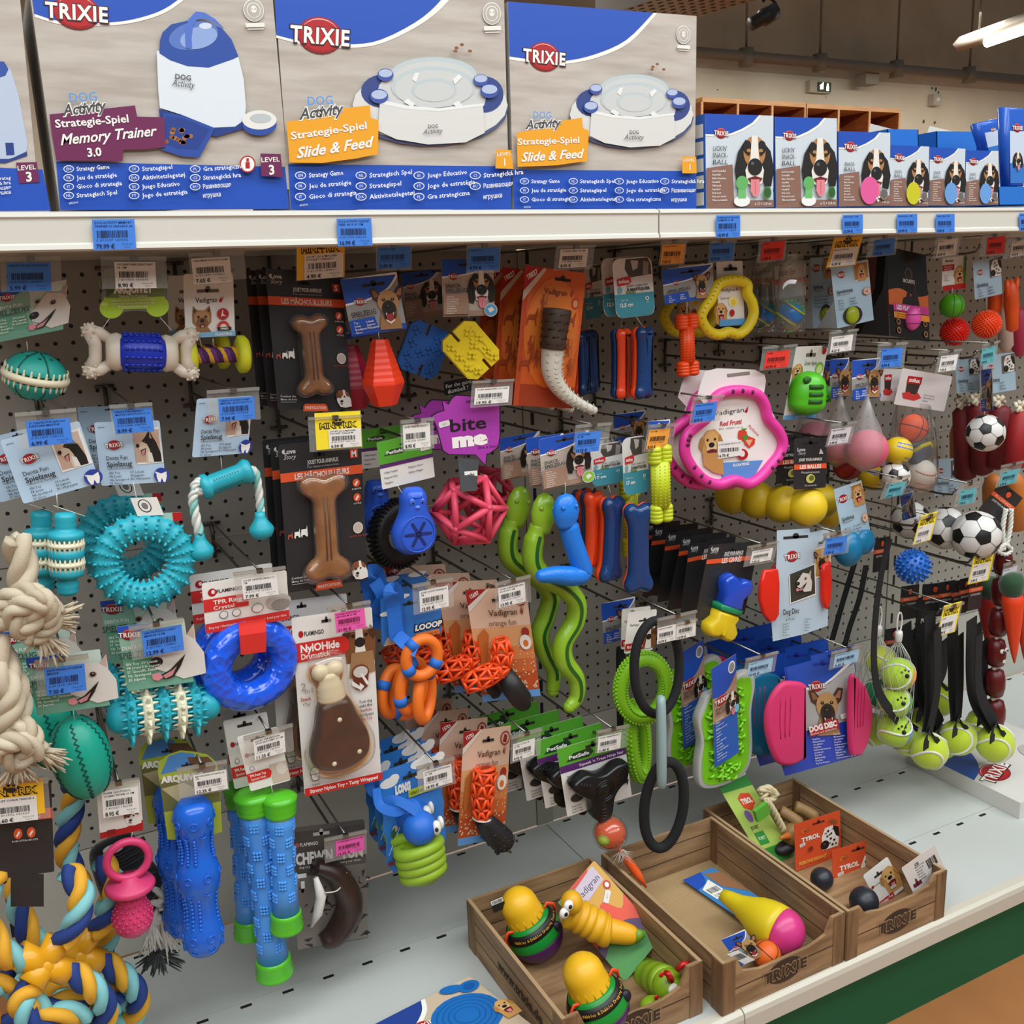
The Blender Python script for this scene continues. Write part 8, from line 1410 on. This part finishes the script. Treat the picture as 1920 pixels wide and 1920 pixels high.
# blue knobbly ball
t = T('knobbly_ball', 'blue ball with rounded knobs hanging among black straps', 'dog toy'); c = at(1712, 1062, -.37); b = B(m('2266BE', .45)); b.ball(tuple(c), .029, None, None, 28, 18); spiky(b, c, .029, 110, .007, None, .11, .7); b.build('ball', t)
for i, (a, b_, c_) in enumerate((((1722, 988), (1750, 980), (1713, 1020)), ((1824, 1060), (1857, 1053), (1816, 1094)), ((1766, 1158), (1795, 1150), (1758, 1192)))): tag(a, b_, c_, -.39, 'yellow', ['4.90 €', '5.90 €', '3.90 €'][i], ['JOUET'], 'with black paw '+['before the footballs', 'below the large football', 'above the black straps'][i], 'behind the yellow ticket '+['before the footballs', 'below the large football', 'above the black straps'][i], (-6, -60, 124, 104), mini=(-4, -66, 112, 106))
tag((1882, 1068), (1908, 1060), (1876, 1096), -.39, 'grey', '6.90 €', ['SAUCISSE'], 'pale, beside the sausage string', 'holding the sausage string', (-6, -40, 116, 104)); tag((1668, 908), (1700, 902), (1658, 934), -.39, 'teal', '6.99 €', ['BALL'], 'below the bagged football', 'below the sports ball bag', (-24, -44, 112, 108)); tag((1802, 920), (1832, 914), (1796, 948), -.38, 'teal', '7.99 €', ['BALL'], 'in a yellowed sleeve above the footballs', 'holding the footballs', (-22, -44, 112, 108)); tag((1880, 885), (1912, 878), (1872, 912), -.38, 'teal', '6.49 €', ['DUMMY'], 'below the red dummy at the right edge', None, (-16, -50, 112, 108)); tag((1842, 654), (1868, 648), (1838, 684), -.38, 'teal', '4.99 €', ['FUN'], 'hanging above the narrow football card', 'holding the football', (-2, -30, 116, 108))
# black throw straps with tennis balls
BST = m('0E0E10', .85, 'fibre', s=700, b=.2); TB = 'tennis balls on black straps'
for i, (bx, by, r, Y, sx, sy, lb) in enumerate(((1742, 1407, 31, -.4, 1757, 1180, 'tennis ball on black strap, frontmost on the left'), (1866, 1394, 31, -.41, 1836, 1190, 'tennis ball on black strap, rightmost over the flat box'), (1796, 1383, 30, -.37, 1800, 1190, 'tennis ball on black strap, middle of the front three'), (1704, 1385, 29, -.35, 1712, 1200, 'tennis ball on black strap behind the frontmost left one'), (1764, 1392, 28, -.33, 1740, 1200, 'tennis ball on black strap between the front ones'), (1842, 1362, 28, -.34, 1846, 1200, 'tennis ball on black strap behind the rightmost one'), (1762, 1310, 28, -.22, 1770, 1200, 'tennis ball in shade at the back of the straps'), (1728, 1355, 29, -.28, 1726, 1210, 'tennis ball on black strap in the second row'))):
    t = T('strap_ball', lb, 'dog toy', TB); c = at(bx, by, Y); k = kk(bx, by, Y)*r; tennis(t, c, k, rz=.4*i); b = B(BST); strap(b, [(sx, sy, 0), (sx, (sy+by)/2, 0), (bx, by-r-4, -.002)], Y-.0, .016); strap(b, [(sx-14, sy-30, .03), (sx-12, (sy+by)/2, .02), (bx-4, by-r-4, .004)], Y, .024); 
    strap(b, [(bx, by-r-6, -.004), (bx-4, by-r+8, -k/ 1*.95-.001), (bx-6, by-2, -k*1.03)], Y, .011); strap(b, [(bx+2, by-r-6, 0), (bx+14, by-r+10, -k*.55), (bx+24, by-6, -k*.6)], Y, .006); b.build('black_strap', t)
b = B(BST)
for i, (L_, Y) in enumerate((([(1624, 1060), (1612, 1120), (1592, 1180), (1580, 1230)], -.22), ([(1668, 1010), (1650, 1090), (1640, 1180), (1640, 1260), (1654, 1310), (1684, 1350)], -.38), ([(1604, 1050), (1580, 1130), (1560, 1200)], -.2), ([(1726, 1120), (1720, 1180), (1712, 1240)], -.3))): t = b = B(BST); strap(b, L_, Y, .011); tag_(b.build('black_strap'), 'black throw strap hanging '+['left of the netted tennis balls', 'across the netted tennis balls', 'beside the red flying disc pack', 'under the blue knobbly ball'][i], 'strap', 'loose black straps')
for i, (x, y, w_, Y) in enumerate(((1730, 1096, 48, -.28), (1762, 1092, 30, -.31), (1786, 1090, 30, -.33), (1818, 1082, 26, -.37), (1690, 1100, 34, -.24), (1800, 1086, 24, -.35), (1775, 1098, 26, -.3), (1640, 1010, 30, -.2), (1660, 1180, 34, -.2))): t = T('black_card', ['black card with orange band under the blue knobbly ball', 'black card with orange band right of the wide one', 'black card with orange band near the upper straps', 'black card with orange band beside the red carrot', 'black card in shade left of the wide one', 'narrow black card between the orange banded cards', 'narrow black card behind the strap tops', 'black card in shade beside the teal box', 'black card in shade behind the netted tennis balls'][i], 'header card', 'black strap ball cards'); card_part(t, a_blk, (x, y), (x+w_, y-5), (x-4, y+64), Y)
# netted tennis balls
for i, (x, y, r, Y, c1, lb) in enumerate(((1684, 1264, 29, -.36, 'A8CC2A', 'lime and orange tennis ball, top of the front net'), (1678, 1315, 28, -.36, 'A8CC2A', 'lime and green tennis ball, middle of the front net'), (1678, 1368, 29, -.36, 'A8CC2A', 'lime and blue tennis ball, bottom of the front net'), (1652, 1240, 27, -.29, 'C4CC2A', 'lime and orange tennis ball, top of the rear net'), (1644, 1300, 26, -.29, '1E7A4A', 'green tennis ball, middle of the rear net'), (1640, 1368, 27, -.29, 'A8B83A', 'blue and lime tennis ball, bottom of the rear net'))):
    t = T('net_tennis_ball', lb, 'ball', 'tennis balls in nets'); c = at(x, y, Y); k = kk(x, y, Y)*r; tennis(t, c, k, c1, .8+i*.5); b = B(m(['E8802A', '3A9A2E', '4A78C8', 'E0702A', '2A5AB0', '5A86C8'][i], .9, 'felt', s=900, b=.3)); R_ = V((.75, -.62, -.2)).normalized(); a_ = R_.orthogonal().normalized(); b2 = R_.cross(a_); vs = [tuple(c+R_*k*1.012)]
    for rr in (.3, .6, .75): vs += [tuple(c+(R_*sqrt(1-rr*rr)+(a_*cos(q)+b2*sin(q))*rr)*k*1.012) for q in [2*pi*j/18 for j in range(18)]]
    b.add(vs, [(0, 1+j, 1+(j+1) % 18) for j in range(18)]+[(1+18*g+j, 1+18*g+(j+1) % 18, 19+18*g+(j+1) % 18, 19+18*g+j) for g in (0, 1) for j in range(18)]); b.build('felt_panel', t, 'second felt colour'); b = B(m('1C1C1A', .8))
    if i < 3:
        for dx, dy, q in ((-9, -8, 4), (-15, -14, 2), (-9, -17, 2), (-3, -15, 2)): v = V((dx/r, -1, -dy/r)); v = V((dx/r, -sqrt(max(.05, 1-(dx/r)**2-(dy/r)**2)), -dy/r)); b.ball(tuple(c+v*k*1.0), q/r*k, None, None, 8, 5)
        b.build('paw_print', t, 'black paw print')
for i, (x, y, Y) in enumerate(((1686, 1175, -.36), (1648, 1165, -.29))):
    t = T('net_bag', ['white net with plastic loop around the front tennis balls', 'white net with plastic loop around the rear tennis balls'][i], 'net', 'ball nets'); b = B(m('D8D6CE', .5)); M = fr(x, y, Y); b.tube([(6*cos(a), 18*sin(a)+8, 0) for a in [2*pi*q/24 for q in range(24)]], 1.5, None, M, 6, True); b.lathe([(6, -8), (7, -14), (6, -26), (5, -28)], None, M, 12); b.build('loop_tie', t); b = B(m('C9CCC0', .7))
    for k in range(14):
        a = 2*pi*k/14
        for s_ in (-1, 1): b.tube(resample([M @ V(p) for p in ((2*cos(a), -26, 2*sin(a)), (22*cos(a+.4*s_), -60, 22*sin(a+.4*s_)), (30*cos(a+.9*s_), -100, 30*sin(a+.9*s_)), (30*cos(a+1.5*s_), -165, 30*sin(a+1.5*s_)), (16*cos(a+2*s_), -222, 16*sin(a+2*s_)))], 14), .0004, None, None, 3)
    b.build('netting', t)
# ------------------------------------------------------------ printed cardboard crates on the deck
CWD = m('A88660', .6, 'woodprint', s=7, c2='7C5E40', st=(8, 1.2, 8), b=.05); CWX = m('A88660', .6, 'woodprint', s=7, c2='7C5E40', st=(1.2, 8, 8), b=.05); CPO = m('8A6A4A', .6, 'woodprint', s=9, c2='66492F', st=(9, 9, 1), b=.05); SEAM = m('2E2018', .7); KRF = m('A88A66', .7)
def crate(label, x0, x1, y0, y1, web=False, cut=.6):
    t = T('display_crate', label, 'crate', 'wood-print crates on the deck'); z0 = ZB+.0008; z1 = .2615; h = z1-z0; th = .0055
    for nm, a, b_ in (('side_wall', (x0, y0, z0), (x0+th, y1, z1)), ('side_wall', (x1-th, y0, z0), (x1, y1, z1))):
        b = B(CWD); b.box(a, b_)
        for f in (.36, .69): b.box((a[0]-.0004, y0, z0+h*f), (b_[0]+.0004, y1, z0+h*f+.0012), SEAM)
        b.box((a[0]-.0003, y0, z1-.0004), (b_[0]+.0003, y1, z1+.0004), KRF)
        for yy in (y0+.0, y1-.026): b.box((a[0]-.0014, yy, z0), (b_[0]+.0014, yy+.026, z1-.001), CPO)
        if web and a[0] == x0: b.text('www.trixie.de', MX(((0, 0, -1, x0-.001), (-1, 0, 0, y0+.135), (0, 1, 0, z0+h*.5), (0, 0, 0, 1))), 0, 0, .017, SEAM, 'c', bold=.03, fit=.15)
        b.build(nm, t)
    b = B(CWX); b.box((x0+th, y1-th, z0), (x1-th, y1, z1))
    for f in (.36, .69): b.box((x0+th, y1-th-.0004, z0+h*f), (x1-th, y1-th, z0+h*f+.0012), SEAM)
    b.build('back_wall', t); B(CWX).box((x0+th, y0+th, z0), (x1-th, y1-th, z0+.003)).build('floor_panel', t)
    b = B(CWX); w_ = x1-x0; P = [(0, 0), (w_, 0), (w_, h), (w_-.028, h), (w_-.04, h*(.25+cut*.75)), (w_-.056, h*(cut+.05)), (w_-.075, h*cut), (.075, h*cut), (.056, h*(cut+.05)), (.04, h*(.25+cut*.75)), (.028, h), (0, h)]; M = MX(((1, 0, 0, x0), (0, 0, -1, y0), (0, 1, 0, z0), (0, 0, 0, 1))); b.ext(P, -th, 0, None, M); b.box((.0, h*.42, -.0), (w_, h*.435, .0004), SEAM, M)
    for x in (0, w_-.024): b.box((x, 0, 0), (x+.024, h-.001, .0012), CPO, M)
    b.ext([(w_/2+.037*cos(a), h*.36+.021*sin(a)) for a in [2*pi*i/28 for i in range(28)]], 0, .0007, m('3A281C', .7), M); b.text('TRIXIE', M, w_/2, h*.36, .02, m('9A7A58', .7), bold=.09, fit=.094, z=.001); b.text('TRIXIE', M, w_/2, h*.36, .018, m('3A281C', .7), bold=.04, fit=.09, z=.0013); b.build('front_wall', t); return t
crate('wood-print crate with yellow-domed toys, leftmost of three', .581, .830, -.606, -.282, True, .56); crate('wood-print crate with ice cream toy, middle of three', .852, 1.104, -.628, -.283); crate('wood-print crate with orange ball cards, rightmost of three', 1.109, 1.342, -.63, -.252, False, .74)
# wobble treat toys
YD = m('E8B21C', .4)
for i, (px, py, tilt, yw) in enumerate(((1012, 1804, 22, 0), (1132, 1946, 18, 10))):
    t = T('wobble_toy', ['green and purple wobble toy with yellow dome, back of the left crate', 'green and purple wobble toy with yellow dome, front of the left crate'][i], 'dog toy', 'yellow-domed wobble toys'); p = onz(px, py, .1735)+V((0, .014, 0)); p.z = .1735+.0475; M = MX.Translation(p) @ MX.Rotation(radians(-tilt), 4, 'Y') @ MX.Rotation(radians(-11), 4, 'X') @ MX.Rotation(pi/2, 4, 'X') @ MX.Rotation(radians(yw), 4, 'Y')
    r = .0475; b = B(m('128A30', .35)); b.lathe([(r*cos(q), r*sin(q)) for q in [-.12+.9*k/10 for k in range(11)]], None, M, 32); b.ball((.032, .006, .035), (.009, .01, .006), m('1A0E24', .5), M, 14, 8); b.build('green_half', t); B(m('4A1456', .35)).lathe([(r*cos(q), r*sin(q)) for q in [-1.5+1.4*k/12 for k in range(13)]], None, M, 32).build('purple_half', t)
    b = B(m('171312', .45)); b.lathe([(.0455, .0125), (.0468, .0135), (.0405, .027), (.033, .029)], None, M, 32); s_ = 'Wobbles & Dobbles Dropping Treats as it'
    for k, ch in enumerate(s_):
        a = 2.6-k*.066; vs, fs = textmesh(ch, .01, 0, 1)
        if vs: w0 = (min(v[0] for v in vs)+max(v[0] for v in vs))/2; Q = M @ MX.Rotation(-a+pi/2, 4, 'Y') @ MX.Translation((0, .0204, .0443)) @ MX.Rotation(-.43, 4, 'X'); b.add([((x-w0)*.0062, (y-.36)*.0062, .0004) for x, y in vs], fs, m('D9A23A'), False, Q)
    b.build('card_collar', t, 'black lettered collar'); R_ = .033
    b = B(YD); pr = [(R_, .024), (R_*1.03, .026), (R_*1.02, .03), (R_*.97, .036), (R_*.96, .058)]+[(R_*.96*cos(q), .058+R_*.96*sin(q)) for q in (.3, .6, .9, 1.2, 1.45)]; b.lathe(pr, None, M, 32)
    for k in range(16): a = 2*pi*k/16; b.tube([(R_*.985*cos(a), .033, R_*.985*sin(a)), (R_*.94*cos(a), .05, R_*.94*sin(a))], [.0012, .0006], None, M, 6)
    b.build('yellow_dome', t)
    for sx in (-1, 1): b = B(m('EE4A1A', .5)); b.tube([(sx*.026, .03, .012), (sx*.04, .038, .012), (sx*.05, .026, .006), (sx*.0485, .012, .002)], .0032, None, M, 6, fl=.4); b.build('orange_strap', t)
    C = Card((918+i*80, 1690+i*130), (942+i*80, 1680+i*130), (926+i*80, 1712+i*130), p.y+.01, b=B()) if i == 0 else None
    if C: C.base(m('1A1A1A')); C.r(4, 4, 96, 40, WT); barcode(C, 10, 10, 90, 36, INK, 3); C.b.build('barcode_tag', t)
# banana bug and its card
def a_fruit(C):
    C.base(m('C9962A', .4), rnd=.004); C.cv([(0, 30), (20, 24), (36, 40), (60, 34), (80, 52), (100, 44)], m('D8482A'), [(100, 100), (0, 100)]); C.cv([(0, 60), (24, 52), (44, 66), (70, 62), (100, 76)], m('4A2A5A'), [(100, 100), (0, 100)]); C.cv([(0, 72), (30, 66), (60, 80), (100, 84)], m('3E8A3A'), [(100, 100), (0, 100)]); C.pl([(0, 0), (70, 0), (54, 16), (0, 10)], m('3E8A3A')); C.pl([(30, 0), (80, 0), (56, 14)], m('C9402A')); C.pl([(20, 6), (90, 2), (90, 20), (20, 24)], m('C2B4C4')); C.t('Vadigran', 58, 13, 7, GT, fit=56); C.el(88, 26, 7, 4.4, RED); C.el(88, 26, 4, 2.6, CW); sticker(C, 74, 34, 8, 30)
t = T('banana_bug_toy', 'yellow banana bug with white eyes on colourful card', 'dog toy'); card_part(t, a_fruit, (1046, 1692), (1114, 1613), (1172, 1842), -.36, (0, .01, -.13))
b = B(m('E2A81C', .42)); c0 = at(1082, 1716, -.425); c1 = at(1130, 1742, -.445); c2 = at(1180, 1752, -.465); P = [c0+(c1-c0)*f for f in (-.3, 0, .3, .6, 1)]+[c1+(c2-c1)*.3]; b.tube(resample(P, 30), [.012]+[.024+.004*abs(sin(i*.55)) for i in range(1, 29)]+[.02, .014], None, None, 20); b.ball(tuple(at(1072, 1692, -.435)), (.018, .018, .02)); b.build('bug_body', t)
b = B(m('E8A81C', .42)); b.tube(resample([c1, c2, at(1196, 1756, -.47)], 10), [.02, .0205, .02, .019, .018, .0165, .015, .013, .01, .007, .005], None, None, 16); b.build('banana', t); B(m('6E9A2A', .45)).tube([at(1190, 1754, -.471), at(1207, 1750, -.475)], [.012, .006], None, None, 10).build('green_tip', t, 'green banana tip')
b = B(WT)
for x, y in ((1066, 1698), (1058, 1712)): q = at(x, y, -.456); b.ball(tuple(q), (.0085, .006, .0095)); b.ball(tuple(q+V((0, -.006, .001))), (.0032, .002, .0036), INK)
b.build('eyes', t)
t = T('caterpillar_toy', 'lime green caterpillar with red horns in the left crate', 'dog toy'); LC = m('86A81E', .42); b = B(LC); hd = at(1252, 1846, -.566); P = resample([hd+V((0, .004, 0)), at(1232, 1836, -.53), at(1212, 1830, -.49), at(1196, 1815, -.46)], 24); b.tube(P, [.024+.003*abs(sin(i*.6)) for i in range(25)], None, None, 20); b.ball(tuple(hd), (.026, .024, .0245)); b.ball(tuple(P[-1]), .022); b.ball(tuple(at(1222, 1884, -.575)), (.02, .016, .012)); b.build('body', t)
for x, y, u, v in ((1248, 1824, 1258, 1838), (1270, 1818, 1290, 1808)): b = B(m('B8141C', .35)); b.tube([at(x, y, -.582), at((x+u)/2, (y+v)/2-5, -.588), at(u, v, -.586)], [.0045, .005, .0058], None, None, 8); b.build('horn', t, 'red horn')
b = B(m('B8141C', .35))
for x, y, d in ((1212, 1832, -.523), (1231, 1870, -.583), (1240, 1828, -.584)): b.ball(tuple(at(x, y, d)), (.0045, .002, .0045))
b.build('spots', t, 'red spots'); b = B(WT)
for x, y in ((1262, 1855), (1284, 1850)): q = at(x, y, -.585); b.ball(tuple(q), (.0095, .005, .01)); b.tube([q+V((.0036*cos(a), -.0054, .004*sin(a))) for a in [2*pi*i/14 for i in range(14)]], .0009, INK, None, 5, True)
b.build('eyes', t)
# middle crate
t = T('corrugated_liner', 'tan corrugated cardboard liner in the middle crate', 'liner'); b = B(m('A88C64', .8)); Z = .1735
b.box((.862, -.62, .1722), (1.095, -.292, Z))
for i in range(56): y = -.617+i*.0058; b.tube([(.863, y, Z), (1.094, y, Z)], .0014, None, None, 6)
b.build('liner', t)
def flat_card(t, art, tl, tr, bl, z, dz=(0, 0, 0), name='backing_card'):
    C = Card.__new__(Card); C.o = onz(*tl, z+dz[0]); C.ux = onz(*tr, z+dz[1])-C.o; C.uy = onz(*bl, z+dz[2])-C.o; C.n = C.uy.cross(C.ux).normalized(); C.n = C.n if C.n.z > 0 else -C.n; C.W = C.ux.length; C.H = C.uy.length; C.b = B(); C.z = .0002; C.L = .00014; C.px = False; C.y = 0
    C.M = MX((tuple(C.ux/C.W)+(0,), tuple(-C.uy/C.H)+(0,), tuple(C.n)+(0,), (0, 0, 0, 1))).transposed(); C.M.translation = C.o; art(C); return C.b.build(name, t)
def a_aqua(C): C.base(m('3E82BE', .45), rnd=.003); C.cv([(60, 0), (40, 16), (0, 22)], BLUE, [(0, 0)], 8); C.pl([(60, 4), (100, 10), (100, 50), (60, 30)], m('9A6A4A')); C.pl([(10, 24), (52, 14), (54, 34), (12, 44)], WT); barcode(C, 16, 26, 48, 34, INK, 8); C.t('13.99 €', 30, 39, 5, INK, fit=26); C.t('AQUA TOY', 24, 52, 5, WT, fit=30, bold=.03); C.lines(['Toy', 'Jouet', 'Gioco', 'Juguete'], 34, 58, 6, 3, WT)
t = T('ice_cream_toy', 'yellow and pink ice cream shaped toy on blue card', 'dog toy'); flat_card(t, a_aqua, (1280, 1650), (1336, 1626), (1420, 1745), .181, (0, .012, 0)); bc = onz(1466, 1745, .2125); tip = onz(1352, 1676, .226); d = (tip-bc).normalized(); e = d.orthogonal().normalized()
rot = MX((V((0, 0, 1)).cross(d).normalized(), d, d.cross(V((0, 0, 1)).cross(d).normalized()) * -1)).transposed().to_4x4(); M = MX.Translation(bc) @ rot; L_ = (tip-bc).length; r = .0385
b = B(m('D23A80', .3)); b.lathe([(r*cos(q), r*sin(q)) for q in [-1.5+1.6*k/12 for k in range(13)]], None, M, 32); b.build('pink_ball', t); b = B(m('DCC21C', .38, 'bumpy', s=120, b=.15)); b.lathe([(r*1.01, .003), (r*1.02, .016), (r*.98, .03), (r*.86, .048), (r*.64, .066), (r*.46, .084), (r*.36, L_*.86), (r*.28, L_*.97), (.004, L_)], None, M, 32); b.tube([(-.03, .02, .02), (-.014, .05, .03), (.004, .085, .02)], [.006, .008, .004], None, M, 10); b.build('cone', t, 'yellow waffle cone')
t = T('mini_basketball', 'small orange basketball with dog card in the middle crate', 'dog toy'); c = onz(1437, 1790, .199); basket(t, c, .0235, 'E0621A', .9); card_part(t, a_spiel, (1352, 1762), (1396, 1742), (1388, 1812), c.y+.004, (0, 0, -.01)); C = Card((1364, 1790), (1384, 1782), (1396, 1808), c.y-.02, b=B()); C.base(WT); barcode(C, 10, 20, 90, 60, INK, 5); C.b.build('barcode_tag', t)
t = T('netted_carrot', 'orange netted ball and tail hanging over the middle crate', 'dog toy'); b = B(m('EE5A1A', .6, 'corr', s=200, b=.6, d=.002)); c = at(1144, 1562, -.34); b.ball(tuple(c), .0275, None, None, 28, 18); b.ball(tuple(c+V((-.02, -.012, .0))), (.012, .012, .01), m('8A9A2A', .6)); b.build('ball', t); b = B(m('EE5A1E', .5)); b.tube(pw([(1160, 1592, 0), (1180, 1618, 0), (1196, 1640, -.01), (1212, 1664, -.02)], -.345), [.004, .008, .008, .0015], None, None, 10); b.build('tail', t); b = B(clear('FAF8F4', .03, .05)); b.ball(tuple(c), .0315, None, None, 18, 12); rn = random.Random(3)
for k in range(40): q = at(1166+rn.uniform(-6, 6), 1596+rn.uniform(-4, 6), -.35); b.tube([q, q+V((rn.uniform(-.02, .025), rn.uniform(-.01, .01), -rn.uniform(.005, .03)))], .0004, m('D9D4CC', .6), None, 3)
b.build('clear_net', t)
# right crate
def a_tyr(C): C.base(m('7AA83A', .45), rnd=.003); C.r(0, 0, 100, 26, m('2E8A34')); C.r(0, 84, 100, 100, m('2E8A34')); C.r(0, 26, 100, 84, m('A8C25A')); slot(C, 48, 9, 30, 3, '0C1A0C'); sticker(C, 82, 13, 8, 10); C.pl([(34, 34), (50, 30), (76, 32), (78, 42), (56, 48), (36, 44)], m('D8482A')); C.t('TYROL', 56, 38, 5, WT, fit=34, bold=.05); C.el(36, 52, 10, 6, m('7A5A9A')); C.t('JOUET', 34, 63, 3.2, GT, fit=26, bold=.02); C.r(22, 68, 52, 80, m('2E8A34')); C.t('FORET', 37, 74, 3, WT, fit=22)
def a_tyo(C): C.base(m('D8522A', .45), rnd=.003); slot(C, 52, 12, 26, 4, '5A1A0E'); C.t('TYROL', 34, 38, 9, WT, fit=40, bold=.05); sticker(C, 16, 48, 9, 10); dog(C, 76, 50, 48, 'dal'); C.el(32, 60, 5, 5, m('8A2A1A')); C.t('REBONDISSANT', 36, 84, 7, m('E8B04A'), fit=60, bold=.03)
for u in (): pass
_tyo = a_tyo
def a_tyo(C):
    _tyo(C)
    for u, v, r in ((12, 14, 40), (24, 12, 70), (82, 10, 110), (92, 16, 140)):
        for k in (-30, 0, 30): a = radians(r+k); C.pl([(u, v), (u+13*cos(a)-1.5*sin(a), v+8*sin(a)), (u+14*cos(a), v+9*sin(a)), (u+13*cos(a)+1.5*sin(a), v+8*sin(a)+1.5)], m('D9A23A' if u < 20 else '4A5A2A')); C.z -= C.L
    C.z += C.L
t = T('bird_rope_toy', 'brown bird toy with rope knot on tall green card', 'dog toy'); card_part(t, a_tyr, (1326, 1440), (1382, 1424), (1436, 1626), -.272, (0, 0, -.09)); b = B(); RW3 = m('CDBF98', .85); b.rope([at(x, y, -.335) for x, y in ((1424, 1484), (1440, 1478), (1452, 1488), (1444, 1500), (1430, 1496), (1440, 1482), (1456, 1492))], .0075, [RW3]); b.rope([at(x, y, -.345) for x, y in ((1436, 1500), (1450, 1520), (1464, 1546), (1474, 1566))], .007, [RW3]); b.build('rope', t); B(m('5EA83A', .45)).box((-.016, -.013, -.004), (.016, .013, .004), None, fr(1428, 1522, -.352, 18, s=1)).build('green_clip', t, 'green paper clip')
b = B(m('8A6A3E', .5)); c = onz(1484, 1566, .212); b.ball(tuple(c), (.02, .02, .024)); b.cone(c+V((-.012, -.006, .006)), V((-1, -.3, .3)), .008, .034, m('C9702A', .5), None, 10); b.ball(tuple(onz(1468, 1588, .19)), (.026, .022, .014), INK); b.build('bird_body', t)
for i, (a, e) in enumerate((((1462, 1520), (1500, 1546)), ((1490, 1512), (1530, 1534)))): t = T('wood_stick', ['brown stick toy nearest the rope knot in the right crate', 'brown stick toy at the back of the right crate'][i], 'dog toy', 'brown stick toys'); b = B(m('8A6A3E', .5)); p = onz(*a, .245); q = onz(*e, .222); b.tube(resample([p, (p+q)/2+V((0, 0, .003)), q], 8), [.011, .0125, .012, .0115, .0115, .012, .0125, .0125, .011], None, None, 14); b.build('stick', t)
BK2 = m('23262E', .4)
for i, (tl, tr, bl, Y, bp, r) in enumerate((((1489, 1546), (1575, 1519), (1492, 1634), -.405, (1541, 1648), .021), ((1560, 1595), (1652, 1567), (1562, 1694), -.455, (1620, 1690), .0255))): t = T('bouncy_ball_pack', ['dark ball on orange card, back of two in the right crate', 'dark ball on orange card, front of two in the right crate'][i], 'dog toy', 'dark balls on orange cards'); card_part(t, a_tyo, tl, tr, bl, Y); B(BK2).ball(tuple(onz(*bp, .1735+r)), r, None, None, 26, 16).build('ball', t)
def a_rub(C): C.base(CW, rnd=.004); slot(C, 46, 24, 32, 6, '3A2A22'); C.el(10, 42, 5, 4, RED); C.t('Flamingo', 28, 42, 4, GT, fit=26); dog(C, 74, 50, 62, 'golden'); sticker(C, 70, 74, 10, -6); C.r(6, 84, 60, 97, RED); C.t('Rubber Toy', 33, 90, 7, WT, fit=46, bold=.02)
def a_back(C): C.base(m('D8D2CC', .45), rnd=.004); slot(C, 20, 70, 24, 12, '6A1A22'); C.lines(['Made in China', 'Importé par', 'Flamingo', 'BE-Geel', 'Keep this', 'packaging'], 30, 24, 8, 4, GT); barcode(C, 62, 24, 90, 52, INK, 9); C.t('CE', 38, 16, 8, INK, bold=.03); C.el(14, 90, 4, 4, INK)
t = T('rubber_toy_card', 'white card with golden dog at the front of the right crate', 'header card'); card_part(t, a_rub, (1618, 1642), (1664, 1606), (1650, 1702), -.54, (0, .0, -.01)); t = T('rubber_toy_card', 'white card showing barcode back, leaning over the right crate corner', 'header card'); card_part(t, a_back, (1690, 1628), (1752, 1584), (1716, 1682), -.612, (0, .01, 0)); B(m('B0245A', .5)).tube([at(1740, 1655, -.605), at(1768, 1652, -.605)], .006, None, None, 8).build('pink_toy', t)
# flat boxes lying on the deck
def a_ripple(C):
    C.base(m('C9B49A', .45), .03); C.cv([(52, 0), (44, 16), (26, 30), (0, 38)], WT, [(0, 0)], 12); C.cv([(48, 0), (40, 14), (23, 27), (0, 34)], m('23408E'), [(0, 0)], 12); logo(C, 30, 30, 22, -6); bl = m('1A6AB4', .4); d2 = m('1458A0', .4); C.el(66, 46, 32, 30, bl)
    for f in (.86, .7, .54, .38): C.el(66, 46, 32*f, 30*f, d2); C.el(66, 46, 32*f-1.4, 30*f-1.4, bl)
    C.el(76, 7, 11, 6, bl, 20); C.el(90, 14, 10, 8, bl); C.el(90, 14, 6, 5, d2); dog(C, 96, 60, 24, 'golden')
t = T('ripple_mat_box', 'box with blue rippled bowl print at the bottom edge', 'box'); flat_card(t, a_ripple, (700, 1922), (880, 1830), (820, 2035), .2, name='printed_carton')
def a_flat(C): C.base(m('D4D0CA', .45), .0365); C.cv([(40, 0), (34, 30), (18, 52), (0, 62)], m('1E4A9A'), [(0, 0)], 10); logo(C, 22, 62, 38, 20); C.el(74, 60, 12, 16, m('B8B0AA'))
t = T('flat_box', 'white flat box with blue corner lying under the tennis balls', 'box'); C = Card.__new__(Card); C.o = V((1.735, -.2, .205)); C.ux = V((.3, 0, 0)); C.uy = V((0, -.29, 0)); C.n = V((0, 0, 1)); C.W = .3; C.H = .29; C.b = B(); C.z = .0002; C.L = .00014; C.px = False; C.y = 0; C.M = MX.Translation(C.o); a_flat(C); C.b.build('printed_carton', t)
for o in list(THINGS): fin(o)
